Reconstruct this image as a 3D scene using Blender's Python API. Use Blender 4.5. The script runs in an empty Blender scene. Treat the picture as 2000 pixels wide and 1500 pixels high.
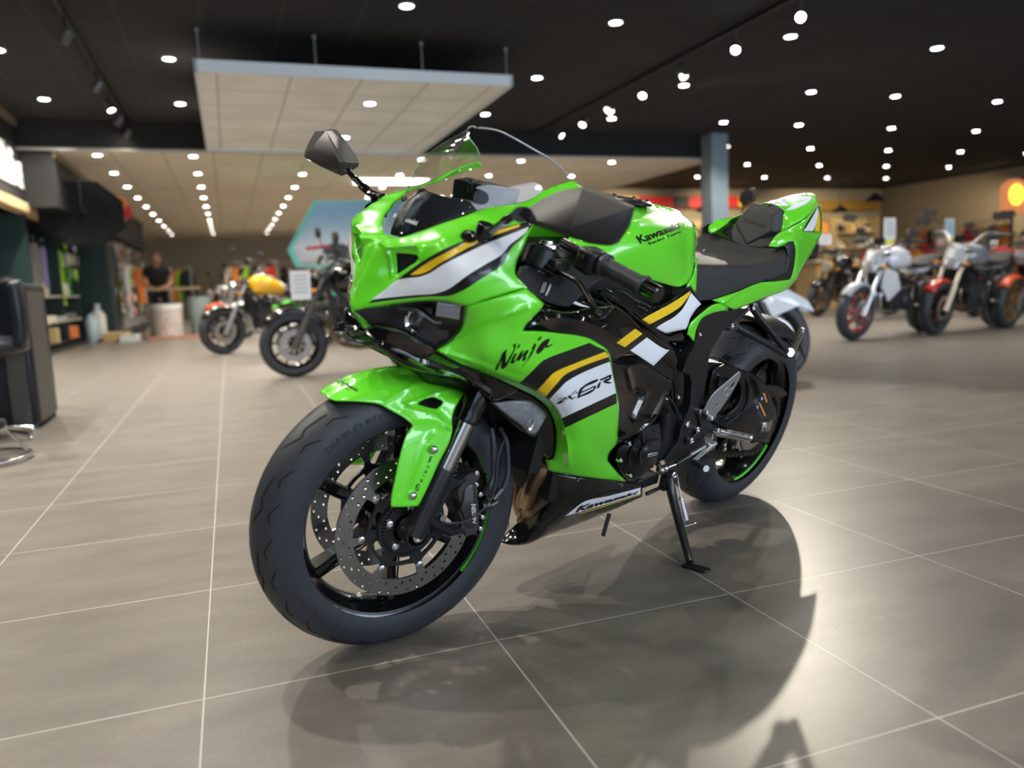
import bpy, bmesh, math, random
import numpy as np
from mathutils import Vector, Matrix
from mathutils.geometry import delaunay_2d_cdt
from mathutils.bvhtree import BVHTree
random.seed(7)
PI = math.pi
S = bpy.context.scene
COL = S.collection

# ------------------------------------------------------------------ camera solved from the 60 cm floor tiles and the wheels
CF, PITCH, ROLL, CH = 1529.46, 0.12832, 0.04111, 0.7716
TPHI, TILE, TOX, TOY = 0.34021, 0.59846, -1.18297, 1.22441
BX, BY, BHEAD, LEAN, STEER = 0.6810, 2.6655, 3.91232, 0.26391, -0.21027
RAKE = math.radians(24)
def _camR():
    f = np.array([0, math.cos(PITCH), -math.sin(PITCH)]); r0 = np.array([1., 0, 0]); d0 = np.cross(f, r0)
    c, s = math.cos(ROLL), math.sin(ROLL)
    return np.stack([r0*c+d0*s, -r0*s+d0*c, f])
CR = _camR(); CC = np.array([0, 0, CH])
_c, _s, _ch, _sh = math.cos(LEAN), math.sin(LEAN), math.cos(BHEAD), math.sin(BHEAD)
BR = np.array([[_ch, _sh, 0], [-_sh*_c, _ch*_c, -_s], [-_sh*_s, _ch*_s, _c]])   # rows: bike x (forward), y (left), z (up) in the world
BO = np.array([BX, BY, 0.003])
_ax = np.array([-math.sin(RAKE), 0, math.cos(RAKE)])
_K = np.array([[0, -_ax[2], _ax[1]], [_ax[2], 0, -_ax[0]], [-_ax[1], _ax[0], 0]])
SR = np.eye(3)+math.sin(STEER)*_K+(1-math.cos(STEER))*_K@_K       # steered assembly, turned about the fork axis
SO = np.array([1.4, 0, .300])
def ray(px, py):
    return np.array([(px-1000)/CF, (py-750)/CF, 1.0])@CR
def _plane(px, py, R, O, lat):
    """point of the plane y=lat of a frame (rows R, origin O) seen at a pixel, in that frame"""
    o = R@(CC-O); w = R@ray(px, py); t = (lat-o[1])/w[1]
    return o+t*w
def U(px, py, lat): return _plane(px, py, BR, BO, lat)
SRW = (SR.T@BR); SOW = BO+SO@BR
def UX(px, py, x):
    o = BR@(CC-BO); w = BR@ray(px, py); t = (x-o[0])/w[0]
    return Vector(o+t*w)
def US(px, py, lat): return _plane(px, py, SRW, SOW, lat)
def onz(px, py, z):
    v = ray(px, py); t = (z-CC[2])/v[2]; return Vector(CC+t*v)
def ond(px, py, y):
    v = ray(px, py); t = y/v[1]; return Vector(CC+t*v)
def frame_matrix(R, O):
    m = Matrix([[R[0][0], R[1][0], R[2][0], O[0]], [R[0][1], R[1][1], R[2][1], O[1]], [R[0][2], R[1][2], R[2][2], O[2]], [0, 0, 0, 1]])
    return m
FRAMES = dict(P=(0, 0, 1), F1=(640, 420, 5), F2=(900, 400, 5), F3=(900, 620, 5), F4=(1160, 360, 8.3333), F5=(1320, 360, 6.25), F6=(1100, 560, 6.25),
              F7=(1180, 760, 8.3333), F8=(900, 860, 5), F9=(1240, 860, 5.5556), FA=(620, 700, 5.5556), FB=(640, 860, 4.6889), A=(560, 230, 3.3333),
              B=(1000, 340, 3.125), M=(1000, 440, 6.25), N=(580, 240, 8.3333), O=(820, 240, 6.25), G=(1300, 640, 4.1667), E=(1180, 560, 2.631), H=(760, 860, 6.6667), I=(1340, 780, 8.3333), J=(1340, 600, 8.3333))
def K(fr, pts):
    x0, y0, s = FRAMES[fr]
    if isinstance(pts, str):
        pts = [tuple(float(v) for v in p.split(',')) for p in pts.split()]
    return [(x0+p[0]/s, y0+p[1]/s)+tuple(p[2:]) for p in pts]

# ------------------------------------------------------------------ materials
MATS = {}
def mat(name, col=(.5, .5, .5), rough=.5, metal=0., coat=0., spec=.5, emit=None, es=1., trans=0., ior=1.45, alpha=1., noise=None, bump=None, coat_rough=.03):
    if name in MATS: return MATS[name]
    m = bpy.data.materials.new(name); m.use_nodes = True
    nt = m.node_tree; b = nt.nodes['Principled BSDF']
    b.inputs['Base Color'].default_value = (*col, 1); b.inputs['Roughness'].default_value = rough
    b.inputs['Metallic'].default_value = metal; b.inputs['Coat Weight'].default_value = coat; b.inputs['Coat Roughness'].default_value = coat_rough
    b.inputs['Specular IOR Level'].default_value = spec; b.inputs['IOR'].default_value = ior
    b.inputs['Transmission Weight'].default_value = trans; b.inputs['Alpha'].default_value = alpha
    if emit: b.inputs['Emission Color'].default_value = (*emit, 1); b.inputs['Emission Strength'].default_value = es
    L = nt.links
    if noise:   # (scale, amount) mottles the colour and the roughness a little
        tc = nt.nodes.new('ShaderNodeTexCoord'); n = nt.nodes.new('ShaderNodeTexNoise'); n.inputs['Scale'].default_value = noise[0]; n.inputs['Detail'].default_value = 6
        L.new(tc.outputs['Object'], n.inputs['Vector'])
        mx = nt.nodes.new('ShaderNodeMix'); mx.data_type = 'RGBA'
        mx.inputs['A'].default_value = (*[c*(1-noise[1]) for c in col], 1); mx.inputs['B'].default_value = (*[min(1, c*(1+noise[1])) for c in col], 1)
        L.new(n.outputs['Fac'], mx.inputs['Factor']); L.new(mx.outputs['Result'], b.inputs['Base Color'])
    if bump:    # (scale, strength)
        tc = nt.nodes.new('ShaderNodeTexCoord'); n = nt.nodes.new('ShaderNodeTexNoise'); n.inputs['Scale'].default_value = bump[0]; n.inputs['Detail'].default_value = 3
        L.new(tc.outputs['Object'], n.inputs['Vector'])
        bp = nt.nodes.new('ShaderNodeBump'); bp.inputs['Strength'].default_value = bump[1]; bp.inputs['Distance'].default_value = .001
        L.new(n.outputs['Fac'], bp.inputs['Height']); L.new(bp.outputs['Normal'], b.inputs['Normal'])
    MATS[name] = m
    return m

# ------------------------------------------------------------------ object helpers
def tag(o, label=None, cat=None, group=None, kind=None):
    if label: o['label'] = label
    if cat: o['category'] = cat
    if group: o['group'] = group
    if kind: o['kind'] = kind
    return o
def empty(name, loc=(0, 0, 0), rz=0., parent=None, matrix=None):
    o = bpy.data.objects.new(name, None); COL.objects.link(o); o.empty_display_size = .1
    if matrix is not None: o.matrix_world = matrix
    else: o.location = loc; o.rotation_euler = (0, 0, rz)
    if parent: o.parent = parent
    return o
def meshobj(name, verts, faces, mats, parent=None, smooth=40, midx=None, local=None):
    me = bpy.data.meshes.new(name)
    me.from_pydata([tuple(float(c) for c in v) for v in verts], [], [tuple(f) for f in faces])
    if not isinstance(mats, (list, tuple)): mats = [mats]
    for m in mats: me.materials.append(m)
    if midx is not None: me.polygons.foreach_set('material_index', midx)
    me.update()
    o = bpy.data.objects.new(name, me); COL.objects.link(o)
    if parent: o.parent = parent
    if local is not None: o.matrix_local = local
    if smooth: shade(o, smooth)
    return o
def shade(o, ang=40):
    me = o.data
    me.polygons.foreach_set('use_smooth', [True]*len(me.polygons))
    if ang < 180: me.set_sharp_from_angle(angle=math.radians(ang))
class MB:
    """collects shapes into ONE mesh"""
    def __init__(s): s.v = []; s.f = []; s.m = []
    def add(s, v, f, m=0):
        n = len(s.v); s.v += [tuple(float(c) for c in p) for p in v]; s.f += [tuple(i+n for i in q) for q in f]; s.m += [m]*len(f); return s
    def box(s, c, d, m=0, rot=None, taper=1.):
        x, y, z = d[0]/2, d[1]/2, d[2]/2
        v = [Vector((i*x*(taper if k > 0 else 1), j*y*(taper if k > 0 else 1), k*z)) for k in (-1, 1) for j in (-1, 1) for i in (-1, 1)]
        if rot is not None: v = [rot@p for p in v]
        v = [p+Vector(c) for p in v]
        return s.add(v, [(0, 2, 3, 1), (4, 5, 7, 6), (0, 1, 5, 4), (2, 6, 7, 3), (0, 4, 6, 2), (1, 3, 7, 5)], m)
    def tube(s, pts, r, n=12, m=0, caps=True, sq=None):
        pts = [Vector(p) for p in pts]; N = len(pts)
        rs = r if isinstance(r, (list, tuple)) else [r]*N
        up = None; rings = []
        for i, p in enumerate(pts):
            a = (pts[min(i+1, N-1)]-pts[max(i-1, 0)])
            a = a.normalized() if a.length > 1e-9 else Vector((0, 0, 1))
            if up is None:
                up = Vector((0, 0, 1)) if abs(a.z) < .9 else Vector((1, 0, 0))
            u = (up-a*up.dot(a)).normalized(); w = a.cross(u); up = u
            k = sq if sq else 1
            rings.append([p+(u*math.cos(t*2*PI/n)*k+w*math.sin(t*2*PI/n))*rs[i] for t in range(n)])
        v = [q for rg in rings for q in rg]; f = []
        for i in range(N-1):
            for t in range(n):
                a, b = i*n+t, i*n+(t+1) % n; f.append((a, b, b+n, a+n))
        if caps: f.append(tuple(range(n-1, -1, -1))); f.append(tuple((N-1)*n+t for t in range(n)))
        return s.add(v, f, m)
    def cyl(s, a, b, r, n=20, m=0, r2=None): return s.tube([a, b], [r, r2 if r2 is not None else r], n, m)
    def lathe(s, prof, n=48, m=0, axis='y', c=(0, 0, 0), closed=False, a0=0, a1=2*PI, mf=None):
        """profile of (along-axis, radius)"""
        full = abs(a1-a0-2*PI) < 1e-6; na = n if full else n+1
        v = []; f = []; ms = []
        for i in range(na):
            a = a0+(a1-a0)*i/n; ca, sa = math.cos(a), math.sin(a)
            for (y, r) in prof:
                if axis == 'y': v.append((c[0]+r*ca, c[1]+y, c[2]+r*sa))
                elif axis == 'z': v.append((c[0]+r*ca, c[1]+r*sa, c[2]+y))
                else: v.append((c[0]+y, c[1]+r*ca, c[2]+r*sa))
        k = len(prof)
        for i in range(n):
            j = (i+1) % na
            for q in range(k if closed else k-1):
                q2 = (q+1) % k
                fc = (i*k+q, j*k+q, j*k+q2, i*k+q2) if axis != 'z' else (i*k+q, i*k+q2, j*k+q2, j*k+q)
                f.append(fc); ms.append(mf(i, q) if mf else m)
        nn = len(s.v); s.v += v; s.f += [tuple(t+nn for t in q) for q in f]; s.m += ms
        return s
    def sphere(s, c, r, n=12, m=0, sc=(1, 1, 1)):
        prof = [(-r*math.cos(PI*i/n), max(1e-5, r*math.sin(PI*i/n))) for i in range(n+1)]
        a = len(s.v); s.lathe(prof, n*2, m, 'z')
        for i in range(a, len(s.v)): p = s.v[i]; s.v[i] = (c[0]+p[0]*sc[0], c[1]+p[1]*sc[1], c[2]+p[2]*sc[2])
        return s
    def prism(s, poly, h, M=None, m=0, mside=None, z0=0.):
        """flat 2D polygon (may be concave, list of loops: outer then holes) extruded z0..h, placed by matrix M"""
        loops = poly if isinstance(poly[0][0], (tuple, list)) else [poly]
        V, F = tri2d(loops)
        n = len(V); v = [Vector((p[0], p[1], z0)) for p in V]+[Vector((p[0], p[1], h)) for p in V]
        f = [tuple(reversed(q)) for q in F]+[tuple(i+n for i in q) for q in F]
        ms = [m]*len(f); cnt = {}
        for q in F:
            for a, b in zip(q, q[1:]+q[:1]): cnt[(a, b)] = 1
        for (a, b) in cnt:
            if (b, a) not in cnt: f.append((a, b, b+n, a+n)); ms.append(m if mside is None else mside)
        if M is not None: v = [M@p for p in v]
        nn = len(s.v); s.v += [tuple(p) for p in v]; s.f += [tuple(t+nn for t in q) for q in f]; s.m += ms
        return s
    def build(s, name, mats, parent=None, smooth=40, bevel=0, local=None):
        o = meshobj(name, s.v, s.f, mats, parent, smooth, s.m, local)
        if bevel:
            b = o.modifiers.new('b', 'BEVEL'); b.width = bevel; b.segments = 2; b.limit_method = 'ANGLE'; b.angle_limit = math.radians(35)
            b.harden_normals = False
        return o
def area2(l): return sum(l[i][0]*l[(i+1) % len(l)][1]-l[(i+1) % len(l)][0]*l[i][1] for i in range(len(l)))/2
def tri2d(loops, extra=()):
    loops = [[(float(p[0]), float(p[1])) for p in l] for l in loops]
    if area2(loops[0]) < 0: loops[0] = loops[0][::-1]
    for i in range(1, len(loops)):
        if area2(loops[i]) > 0: loops[i] = loops[i][::-1]
    V = []; E = []
    for l in loops:
        n = len(V); V += [Vector(p) for p in l]; E += [(n+i, n+(i+1) % len(l)) for i in range(len(l))]
    V += [Vector(p) for p in extra]
    r = delaunay_2d_cdt(V, E, [], 0, 1e-7)
    vo, fo = [tuple(p) for p in r[0]], r[2]
    P = np.array([p for p in vo]); out = []
    if len(fo):
        C = np.array([P[list(f)].mean(0) for f in fo]); ins = inpoly(C, loops)
        for f, k in zip(fo, ins):
            if k:
                f = list(f); a = sum(P[f[i]][0]*P[f[(i+1) % len(f)]][1]-P[f[(i+1) % len(f)]][0]*P[f[i]][1] for i in range(len(f)))
                out.append(tuple(f) if a > 0 else tuple(f[::-1]))
    return vo, out
def inpoly(C, loops):
    ins = np.zeros(len(C), bool)
    for l in loops:
        L = np.array(l); A, B = L, np.roll(L, -1, 0)
        for a, b in zip(A, B):
            if a[1] == b[1]: continue
            m = ((a[1] > C[:, 1]) != (b[1] > C[:, 1])); x = a[0]+(C[:, 1]-a[1])*(b[0]-a[0])/(b[1]-a[1])
            ins ^= m & (C[:, 0] < x)
    return ins
def segdist(P, L, closed=True):
    L = np.array(L); A = L if closed else L[:-1]; B = np.roll(L, -1, 0) if closed else L[1:]
    best = np.full(len(P), 1e9)
    for a, b in zip(A, B):
        d = b-a; t = np.clip(((P-a)@d)/max(d@d, 1e-12), 0, 1); q = a+t[:, None]*d
        best = np.minimum(best, np.hypot(*(P-q).T))
    return best
def smooth_loop(pts, step, corner=38, closed=True):
    """Catmull-Rom through the points; corners sharper than `corner` degrees stay sharp"""
    P = [np.array(p[:2], float) for p in pts]; n = len(P); out = []
    def sharp(i):
        if not closed and i in (0, n-1): return True
        a = P[i]-P[i-1]; b = P[(i+1) % n]-P[i]
        c = (a@b)/max(np.linalg.norm(a)*np.linalg.norm(b), 1e-9)
        return math.degrees(math.acos(max(-1, min(1, c)))) > corner
    sh = [sharp(i) for i in range(n)]
    for i in range(n if closed else n-1):
        j = (i+1) % n; p0, p1 = P[i], P[j]; L = np.linalg.norm(p1-p0)
        if L < 1e-9: continue
        def tan(k):
            if sh[k]: return None
            a, b = P[k]-P[k-1], P[(k+1) % n]-P[k]; la, lb = np.linalg.norm(a), np.linalg.norm(b)
            return (a/la*lb+b/lb*la)/(la+lb)
        t0, t1 = tan(i), tan(j); d = (p1-p0)/L
        if t0 is None and t1 is None: t0 = t1 = d
        elif t0 is None: t0 = 2*d-t1
        elif t1 is None: t1 = 2*d-t0
        t0 = t0*L; t1 = t1*L; k = max(1, int(math.ceil(L/step)))
        for q in range(k):
            u = q/k
            out.append((2*u**3-3*u**2+1)*p0+(u**3-2*u**2+u)*t0+(-2*u**3+3*u**2)*p1+(u**3-u**2)*t1)
    if not closed: out.append(P[-1])
    return [tuple(p) for p in out]
def tps(ctrl, reg=1e-4):
    C = np.array(ctrl, float); X = C[:, :2]/300.; n = len(X)
    if n == 1: return lambda P: np.full(len(P), C[0, 2])
    if n == 2:
        d = X[1]-X[0]; return lambda P: C[0, 2]+(C[1, 2]-C[0, 2])*np.clip(((np.array(P)/300-X[0])@d)/(d@d), 0, 1)
    def ker(r): return np.where(r > 1e-9, r*r*np.log(np.maximum(r, 1e-9)), 0)
    Km = ker(np.linalg.norm(X[:, None]-X[None], axis=2))+reg*np.eye(n)
    Pm = np.c_[np.ones(n), X]; A = np.block([[Km, Pm], [Pm.T, np.zeros((3, 3))]])
    w = np.linalg.lstsq(A, np.r_[C[:, 2], 0, 0, 0], rcond=None)[0]
    def f(P):
        P = np.array(P)/300.; return ker(np.linalg.norm(P[:, None]-X[None], axis=2))@w[:n]+np.c_[np.ones(len(P)), P]@w[n:]
    return f
PANELS = {}
QUEUE = {}
def panel(name, m, outline, ctrl=(), fr='P', **kw):
    """a moulded panel: its outline and depth (lat = distance from the bike's mid plane) give a curved shell with rolled edges and real thickness"""
    key = kw.pop('key', None) or name+str(len(QUEUE)+len(PANELS))
    QUEUE[key] = dict(name=name, m=m, ol=K(fr, outline), ct=K(fr, ctrl) if len(ctrl) else [], fr=fr, kw=kw, dec=[])
def flush():
    for k in list(QUEUE): get(k)
def get(key):
    if key in QUEUE: q = QUEUE.pop(key); _panel(key, q['name'], q['m'], q['ol'], q['ct'], q['dec'], q['fr'], **q['kw'])
    return PANELS[key]
def decal(key, m, outline, fr='P', corner=38, holes=(), **kw):
    """a sticker: cut into the panel's own mesh as faces of another colour"""
    QUEUE[key]['dec'].append((m, [K(fr, outline)]+[K(fr, h) for h in holes], corner))
def _panel(key, name, m, ol, ct, decs, fr, step=7., rnd=(.004, 7.), creases=(), thick=.003, mirror=True, parent=None, un=U, holes=(), corner=38, hole_rnd=False, smooth=32, reg=6e-3, seam=0.):
    cps = [(p[0], p[1], p[2]) for p in list(ol)+list(ct) if len(p) > 2]
    f = tps(cps, reg)
    loop = smooth_loop(ol, step, corner); hl = [smooth_loop(K(fr, h), step, corner) for h in holes]
    dl = [(dm, [smooth_loop(l, step*.8, c) for l in ls]) for dm, ls, c in decs]
    L = np.array(loop); x0, y0 = L.min(0); x1, y1 = L.max(0)
    ring = []
    gx = np.arange(x0+step*.3, x1, step); gy = np.arange(y0+step*.3, y1, step*.866)
    G = np.array([(x+(step*.5 if j % 2 else 0), y) for j, y in enumerate(gy) for x in gx]) if len(gx) and len(gy) else np.zeros((0, 2))
    if len(G): G = G[inpoly(G, [loop]+hl)]
    for l in [loop]+hl+[l for _, ls in dl for l in ls]:
        if len(G): G = G[segdist(G, l) > step*.42]
    if rnd:     # rings of points that follow the rolled edge
        for l in [loop]+(hl if hole_rnd else []):
            A = np.array(l); T = np.roll(A, -1, 0)-np.roll(A, 1, 0); T = T/np.maximum(np.hypot(*T.T), 1e-9)[:, None]
            Nn = np.c_[-T[:, 1], T[:, 0]]*(1 if area2(l) > 0 else -1)*(1 if l is loop else -1)
            for q in (.3, .65, 1.):
                R_ = A+Nn*rnd[1]*q; R_ = R_[inpoly(R_, [loop]+hl)]
                if len(R_): R_ = R_[segdist(R_, l) > rnd[1]*q*.93]
                for l2 in [l3 for _, ls in dl for l3 in ls]:
                    if len(R_): R_ = R_[segdist(R_, l2) > rnd[1]*.25]
                if len(G) and len(R_): G = G[np.array([np.hypot(*(R_-g).T).min() > rnd[1]*.6 for g in G])]
                ring.append(R_)
    cl = []
    for c in creases:   # points along each fold and on both of its feet, so the fold is a clean edge
        line = np.array(smooth_loop(K(fr, c[0]), step*.7, 50, closed=False)); T = np.gradient(line, axis=0); T = T/np.maximum(np.hypot(*T.T), 1e-9)[:, None]; Nn = np.c_[-T[:, 1], T[:, 0]]
        for q in (-1, -.5, 0, .5, 1):
            R_ = line+Nn*c[2]*q; R_ = R_[inpoly(R_, [loop]+hl)]
            for l in [loop]+hl+[l for _, ls in dl for l in ls]:
                if len(R_): R_ = R_[segdist(R_, l) > 1.2]
            if q and len(R_): R_ = R_[segdist(R_, line, closed=False) > c[2]*abs(q)*.9]
            for o_ in cl+ring:
                if len(R_) and len(o_): R_ = R_[np.array([np.hypot(*(o_-g).T).min() > min(1.2, c[2]*.4) for g in R_])]
            if len(R_): cl.append(R_)
        if len(G): G = G[segdist(G, line, closed=False) > c[2]*1.15]
    ring += cl
    V, E = [], []
    for l in [loop]+hl+[l for _, ls in dl for l in ls]:
        n = len(V); V += [Vector(p) for p in l]; E += [(n+i, n+(i+1) % len(l)) for i in range(len(l))]
    V += [Vector(p) for R_ in ring for p in R_]+[Vector(p) for p in G]
    r = delaunay_2d_cdt(V, E, [], 0, 1e-5)
    P = np.array([tuple(p) for p in r[0]]); C = np.array([P[list(q)].mean(0) for q in r[2]])
    ins = inpoly(C, [loop]+hl); F = [tuple(q) for q, k in zip(r[2], ins) if k]; C = C[ins]
    mats = [m]; mi = np.zeros(len(F), int)
    for dm, ls in dl:
        if dm not in mats: mats.append(dm)
        mi[inpoly(C, ls)] = mats.index(dm)
    lat = f(P)
    for c in creases:   # (polyline, height, width px): a raised or sunk fold line
        dd = segdist(P, smooth_loop(K(fr, c[0]), step*.7, 50, closed=False), closed=False); lat = lat+c[1]*np.maximum(0, 1-dd/c[2])
    if seam:    # near the mid plane the shell runs straight across it, so both halves join without a ridge
        Lp = np.array(loop); R_, O_ = (BR, BO) if un is U else (SRW, SOW)
        def pj(X): c_ = (X@R_+O_-CC)@CR.T; return np.c_[1000+CF*c_[:, 0]/c_[:, 2], 750+CF*c_[:, 1]/c_[:, 2]]
        cen = Lp[np.abs(f(Lp)) < .004]; C3 = np.array([un(q[0], q[1], 0.) for q in cen])
        D = (pj(C3+np.array([0, .02, 0]))-cen)/.02
        dn_ = np.hypot(*D.T); N_ = np.c_[-D[:, 1], D[:, 0]]/dn_[:, None]
        dx = P[:, None]-cen[None]; perp = np.abs((dx*N_[None]).sum(2)); yy = (dx*D[None]).sum(2)/dn_**2
        perp = np.where(yy < -.002, 1e9, perp); k_ = perp.argmin(1); yv = yy[np.arange(len(P)), k_]; pv = perp[np.arange(len(P)), k_]
        w_ = np.clip(np.maximum(yv/seam, pv/9.), 0, 1); w_ = w_*w_*(3-2*w_); lat = (1-w_)*np.clip(yv, 0, None)+w_*lat
    if rnd:
        fl_ = f(np.array(loop)); Lp = np.array(loop); d = np.full(len(P), 1e9); run = []
        for i in range(len(loop)+1):
            if i < len(loop) and not (abs(fl_[i]) < .004 and abs(fl_[(i+1) % len(loop)]) < .004): run.append(i)
            else:
                if run: d = np.minimum(d, segdist(P, np.vstack([Lp[run], Lp[(run[-1]+1) % len(loop)]]), closed=False))
                run = []
        if hole_rnd:
            for h in hl: d = np.minimum(d, segdist(P, h))
        lat = lat-rnd[0]*(1-np.clip(d/rnd[1], 0, 1))**2
    X = np.array([un(p[0], p[1], l) for p, l in zip(P, lat)])
    used = sorted({i for q in F for i in q}); mp = {u: i for i, u in enumerate(used)}; X = X[used]; F = [tuple(mp[i] for i in q) for q in F]
    nrm = sum((np.cross(X[q[1]]-X[q[0]], X[q[2]]-X[q[0]]) for q in F), np.zeros(3))
    if nrm[1] < 0: F = [q[::-1] for q in F]
    rec = dict(V=X, F=F, un=un); PANELS[key] = rec; objs = []
    for sgn in ((1, -1) if mirror else (1,)):
        v = X*np.array([1, sgn, 1]); ff = F if sgn > 0 else [q[::-1] for q in F]
        o = meshobj(name, v, ff, mats, parent, smooth, midx=mi.tolist())
        if un is US: o.matrix_local = SM
        if thick:
            s = o.modifiers.new('s', 'SOLIDIFY'); s.thickness = thick; s.offset = -1
        objs.append(o)
    rec['objs'] = objs
def camlocal(un):
    R, O = (BR, BO) if un is U else (SRW, SOW)
    return R, R@(CC-O)
def project(rec, P, off, mask=False):
    R, o = camlocal(rec['un'])
    if 'bvh' not in rec:
        V = [tuple(v) for v in rec['V']]; F = list(rec['F'])
        if len(rec['objs']) > 1: n = len(V); V += [(v[0], -v[1], v[2]) for v in V]; F += [tuple(i+n for i in q[::-1]) for q in rec['F']]
        rec['bvh'] = BVHTree.FromPolygons(V, F)
    out = []; ok = []
    for p in P:
        w = R@ray(p[0], p[1]); w = w/np.linalg.norm(w)
        h = rec['bvh'].ray_cast(Vector(o), Vector(w)); ok.append(h[0] is not None)
        if h[0] is None:
            loc = Vector(o+w*np.dot(rec['V'].mean(0)-o, w)); nr = Vector(-w)
        else: loc, nr = h[0], h[1]
        if nr.dot(Vector(w)) > 0: nr = -nr
        out.append(np.array(loc+nr*off))
    return (np.array(out), ok) if mask else np.array(out)
def orient(X, F, rec):
    R, o = camlocal(rec['un']); nrm = np.zeros(3); c = np.zeros(3)
    out = []
    for q in F:
        n = np.cross(X[q[1]]-X[q[0]], X[q[2]]-X[q[0]]); out.append(q if n@(o-X[q[0]]) > 0 else q[::-1])
    return [tuple(q) for q in out]
def text2d(body, bold=0., shear=0., space=1.):
    c = bpy.data.curves.new('t', 'FONT'); c.body = body; c.size = 1; c.offset = bold; c.shear = shear; c.space_character = space; c.resolution_u = 3
    o = bpy.data.objects.new('t', c); COL.objects.link(o)
    dg = bpy.context.evaluated_depsgraph_get(); me = bpy.data.meshes.new_from_object(o.evaluated_get(dg))
    V = np.array([tuple(v.co)[:2] for v in me.vertices]); F = [tuple(p.vertices) for p in me.polygons]
    bpy.data.objects.remove(o); bpy.data.curves.remove(c); bpy.data.meshes.remove(me)
    mn, mx = V.min(0), V.max(0); V = (V-mn)/(mx-mn)
    return V, F
def refine(V, F, maxlen):
    bm = bmesh.new(); vs = [bm.verts.new((v[0], v[1], 0)) for v in V]
    for q in F:
        try: bm.faces.new([vs[i] for i in q])
        except ValueError: pass
    bmesh.ops.triangulate(bm, faces=bm.faces[:])
    for _ in range(4):
        e = [x for x in bm.edges if x.calc_length() > maxlen]
        if not e: break
        bmesh.ops.subdivide_edges(bm, edges=e, cuts=1); bmesh.ops.triangulate(bm, faces=bm.faces[:])
    bm.verts.index_update(); V2 = np.array([tuple(v.co)[:2] for v in bm.verts]); F2 = [tuple(v.index for v in f.verts) for f in bm.faces]; bm.free()
    return V2, F2
def lettering(key, body, quad, m, fr='P', bold=0., shear=0., space=1., off=.0009, name='lettering', maxlen=6., mirror=False):
    """text laid on a panel; quad = bottom-left, bottom-right, top-right, top-left pixels. A child of the panel."""
    rec = get(key); V, F = text2d(body, bold, shear, space)
    q = np.array([p[:2] for p in K(fr, quad)])
    W = np.array([(1-v[0])*(1-v[1])*q[0]+v[0]*(1-v[1])*q[1]+v[0]*v[1]*q[2]+(1-v[0])*v[1]*q[3] for v in V])
    W, F = refine(W, F, maxlen)
    X, ok = project(rec, W, off, True); F = [q for q in orient(X, F, rec) if all(ok[i] for i in q)]
    return meshobj(name, X, F, m, rec['objs'][0], 0)
def polys(key, loops, m, fr='P', off=.0009, name='lettering', step=6., corner=50):
    rec = get(key); VV = []; FF = []
    for lp in loops:
        lp = lp if isinstance(lp, list) and isinstance(lp[0], (list, str)) else [lp]
        ls = [smooth_loop(K(fr, l), step, corner) for l in lp]
        V, F = tri2d(ls); V, F = refine(np.array(V), F, step*1.5)
        X, ok = project(rec, V, off, True); F = [q for q in orient(X, F, rec) if all(ok[i] for i in q)]; n = len(VV); VV += list(X); FF += [tuple(i+n for i in q) for q in F]
    return meshobj(name, VV, FF, m, rec['objs'][0], 0)
def plate(name, m, outline, lat, th, fr='P', parent=None, un=U, step=4., bevel=.0015, corner=38, holes=(), mirror=False, dlat=None):
    """flat cast or cut part seen from the side: outline at distance `lat`, `th` thick towards the middle"""
    loop = smooth_loop(K(fr, outline), step, corner); hl = [smooth_loop(K(fr, h), step, corner) for h in holes]
    V, F = tri2d([loop]+hl)
    fl = (lambda p: lat) if not isinstance(lat, (list, tuple)) else (lambda p, _f=tps(K(fr, lat)): float(_f([p])[0]))
    a = np.array([un(p[0], p[1], fl(p)) for p in V]); b = a-np.array([0, th, 0]); n = len(V)
    f = [tuple(q) for q in F]; nz = sum((np.cross(a[q[1]]-a[q[0]], a[q[2]]-a[q[0]]) for q in f), np.zeros(3))
    if nz[1] < 0: f = [q[::-1] for q in f]
    es = {(q[i], q[(i+1) % len(q)]) for q in f for i in range(len(q))}
    fs = f+[tuple(i+n for i in q[::-1]) for q in f]+[(y, x, x+n, y+n) for (x, y) in es if (y, x) not in es]
    out = []
    for sg in ((1, -1) if mirror else (1,)):
        v = np.vstack([a, b])*np.array([1, sg, 1])
        o = meshobj(name, v, fs if sg > 0 else [q[::-1] for q in fs], m, parent, 40)
        if un is US: o.matrix_local = SM
        if bevel:
            bm_ = o.modifiers.new('b', 'BEVEL'); bm_.width = bevel; bm_.segments = 2; bm_.limit_method = 'ANGLE'; bm_.angle_limit = math.radians(40)
        out.append(o)
    PANELS[name] = dict(V=a, F=f, un=un, objs=out[:1])
    return out[0]
def P3(fr, s, un=U):
    """list of 3D points from 'x,y,lat ...' in a crop frame"""
    return [Vector(un(*p)) for p in K(fr, s)]
def spline3(pts, k=6):
    P = [Vector(p) for p in pts]; out = []
    for i in range(len(P)-1):
        p0, p1, p2, p3 = P[max(i-1, 0)], P[i], P[i+1], P[min(i+2, len(P)-1)]
        for q in range(k):
            t = q/k
            out.append(.5*((2*p1)+(p2-p0)*t+(2*p0-5*p1+4*p2-p3)*t*t+(3*p1-p0-3*p2+p3)*t**3))
    out.append(P[-1]); return out

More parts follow.
